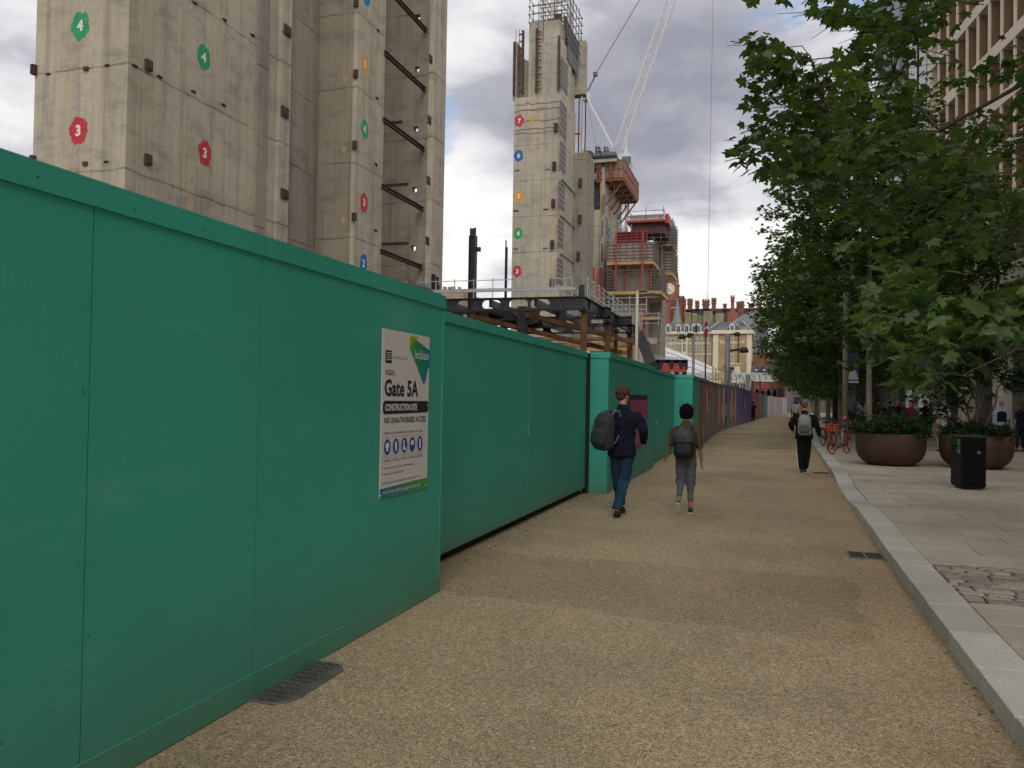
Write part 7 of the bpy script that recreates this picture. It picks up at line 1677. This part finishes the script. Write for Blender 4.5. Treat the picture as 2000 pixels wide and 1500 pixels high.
bg = pm('bag_grey', (.026, .029, .032), .8, .25, 9, .3, 200); bg2 = pm('bag_dark', (.018, .02, .022), .7, .2, 9); bgl = pm('bag_strap_grey', (.12, .13, .14), .7, .1, 9)
rucksack('grey rucksack hanging off the left shoulder of the man in jeans', (-2.135, 11.30, 1.20), R(-22), 1.74, (bg, bg, bgl), .33, .24, .50, tilt=R(7), straps=(1,))
rucksack('black flap topped rucksack worn by the short woman', (-1.13, 12.10, 1.02), 0, 1.6, (pm('bag_black', (.010, .010, .012), .8, .2, 9), bg2, pm('bag_flap', (.045, .048, .058), .6, .2, 9)), .33, .20, .44, 1)
bg3 = pm('bag_pale', (.27, .26, .245), .8, .12, 9, .2, 200)
rucksack('pale grey rucksack on the back of the person in the black tracksuit', (.83, 20.14, 1.13), 0, 1.68, (bg3, pm('bag_mid', (.11, .105, .10), .8), bg3), .33, .18, .46)
strp = MB()
for sx in (-1, 1): strp.tube([(sx*.10, -.125, 1.30), (sx*.13, -.135, 1.42), (sx*.14, -.06, 1.50), (sx*.15, .04, 1.50)], .022, 8)
# distant people
lo = {}
lo['walk'] = person_meshes(dict(kL=(-.10, .12, .51), aL=(-.09, .20, .11), kR=(.09, -.02, .50), aR=(.08, -.20, .14), wL=(-.25, -.02, .92), wR=(.26, .16, .97)), .026, detail=False)
lo['stand'] = person_meshes(dict(), .026, detail=False, bulk=1.1)
lo['phone'] = person_meshes(dict(eL=(-.25, -.02, 1.18), wL=(-.22, .12, 1.05), eR=(.28, .10, 1.28), wR=(.20, .22, 1.53)), .026, detail=False, bulk=1.25)
lo['lady'] = person_meshes(dict(kL=(-.09, .06, .51), aL=(-.08, .08, .10)), .026, detail=False, female=True, hair='long', sleeve=.5, hem=.80)
lo['arm'] = person_meshes(dict(eL=(-.27, .08, 1.22), wL=(-.14, .26, 1.20), eR=(.27, .05, 1.20), wR=(.12, .25, 1.15)), .026, detail=False, sleeve=.5)
def far(kind, lab, x, y, rz, h, top, trs=charc, hair=hbrown, sk=skin, z=None, group=None):
    return person(lo[kind], lab, (x, y, KH-.006 if z is None else z), rz, h, dict(body=sk, top=top, trousers=trs, shoes=shoeb, soles=shoeb, hair=hair), group)
far('phone', 'man all in black holding something to his ear beside the orange hoarding', -1.15, 74.9, R(10), 1.70, blackc, blackc, hblack, z=0)
far('walk', 'person in white shirt and dark trousers on the far path', 2.25, 72, 0, 1.78, whitec, charc, hblack, z=0)
far('walk', 'person in orange top beside the white shirted walker on the far path', 2.75, 76, 0, 1.7, cloth('orange', (.5, .18, .06)), charc, hbrown, z=0)
far('walk', 'distant walker in pale blue by the end of the striped hoarding', 3.15, 113, 0, 1.75, paleb, charc, hbrown, z=0)
far('walk', 'distant walker in dark blue coming up the far end of the path', 3.9, 122, R(180), 1.72, cloth('blue', (.05, .08, .2)), charc, hblack, z=0)
far('walk', 'distant walker in pale trousers at the very end of the path', 4.6, 131, R(180), 1.75, whitec, tanc, hblond, z=0)
far('walk', 'grey haired man in a black waistcoat over a pale blue shirt', 7.86, 32.8, R(-8), 1.72, paleb, blackc, hgrey)
ws = MB(); loft(ws, [(0, 0, .88), (0, 0, 1.1), (0, -.003, 1.26), (0, -.008, 1.38), (0, -.005, 1.44)], [(.176, .126), (.168, .124), (.188, .138), (.186, .134), (.15, .105)], 18)
me = fuse(ws, .02, 2, 'waistcoat'); me.materials.append(blackc); vest = put('waistcoat', me, [o for o in col.objects if o.get('label', '').startswith('grey haired man in a black waist')][0])
far('lady', 'woman in a dark dress and red shoes at the right edge of the picture', 8.27, 32.1, R(30), 1.68, navy, navy, hbrown)
far('arm', 'man in a white shirt seen through the leaves between the two planters', 5.55, 30.5, R(160), 1.74, cloth('cream', (.42, .40, .36)), tanc, hgrey)
far('stand', 'person in dark red top between the two planters', 5.0, 33, R(120), 1.7, redc, charc, hbrown)
far('lady', 'woman in pale grey passing behind the planter tree', 5.95, 32.5, R(-100), 1.66, cloth('pale_grey', (.3, .3, .32)), charc, hblond)
rc = random.Random(17)
crowd = [(4.9, 44.5, 'stand', blackc, 'person in black in the crowd just right of the banner post'), (5.35, 45.5, 'arm', redc, 'person in red in the crowd right of the banner post'), (5.8, 46.5, 'stand', navy, 'person in navy standing left of the second tree trunk'), (6.1, 44, 'phone', blackc, 'dark coated person by the tree trunk in the crowd'), (6.75, 43, 'arm', whitec, 'person in a white shirt facing the crowd, right of the tree trunk'), (7.0, 42.2, 'stand', blackc, 'dark haired person with a black top in front of the white shirted one'), (7.5, 44, 'lady', tealc, 'woman in a teal top in the crowd'), (8.1, 45, 'lady', tanc, 'blond woman in tan above the planter shrubs'), (6.4, 49, 'stand', charc, 'person in charcoal deep in the crowd'), (7.2, 50, 'stand', redc, 'person in dark red deep in the crowd'), (8.0, 51, 'arm', blackc, 'person in black farther back near the dark building'), (8.9, 50, 'lady', navy, 'woman in navy farther back near the dark building'), (9.6, 47, 'stand', whitec, 'person in white farther right in the crowd'), (5.1, 52, 'lady', paleb, 'person in pale blue beyond the hedge'), (4.6, 55, 'stand', blackc, 'person in black beyond the hedge near the third tree'), (9.2, 55, 'arm', tanc, 'person in tan by the dark ribbed wall'), (10.3, 53, 'stand', charc, 'person in charcoal at the right of the crowd'), (6.0, 57, 'walk', whitec, 'person in white walking behind the crowd'), (7.9, 58, 'walk', redc, 'person in red walking behind the crowd'), (9.9, 60, 'lady', blackc, 'woman in black at the back of the crowd')]
for i, (x, y, kd, tp, lab) in enumerate(crowd):
    hr_ = rc.choice([hbrown, hblack, hgrey, hblond]); hr_ = hblond if 'blond' in lab else hblack if 'dark haired' in lab else hr_
    far(kd, lab, x, y, rc.uniform(0, 6.28), rc.uniform(1.62, 1.82), tp, rc.choice([charc, denim, blackc]), hr_)
print('objects', len(col.objects))
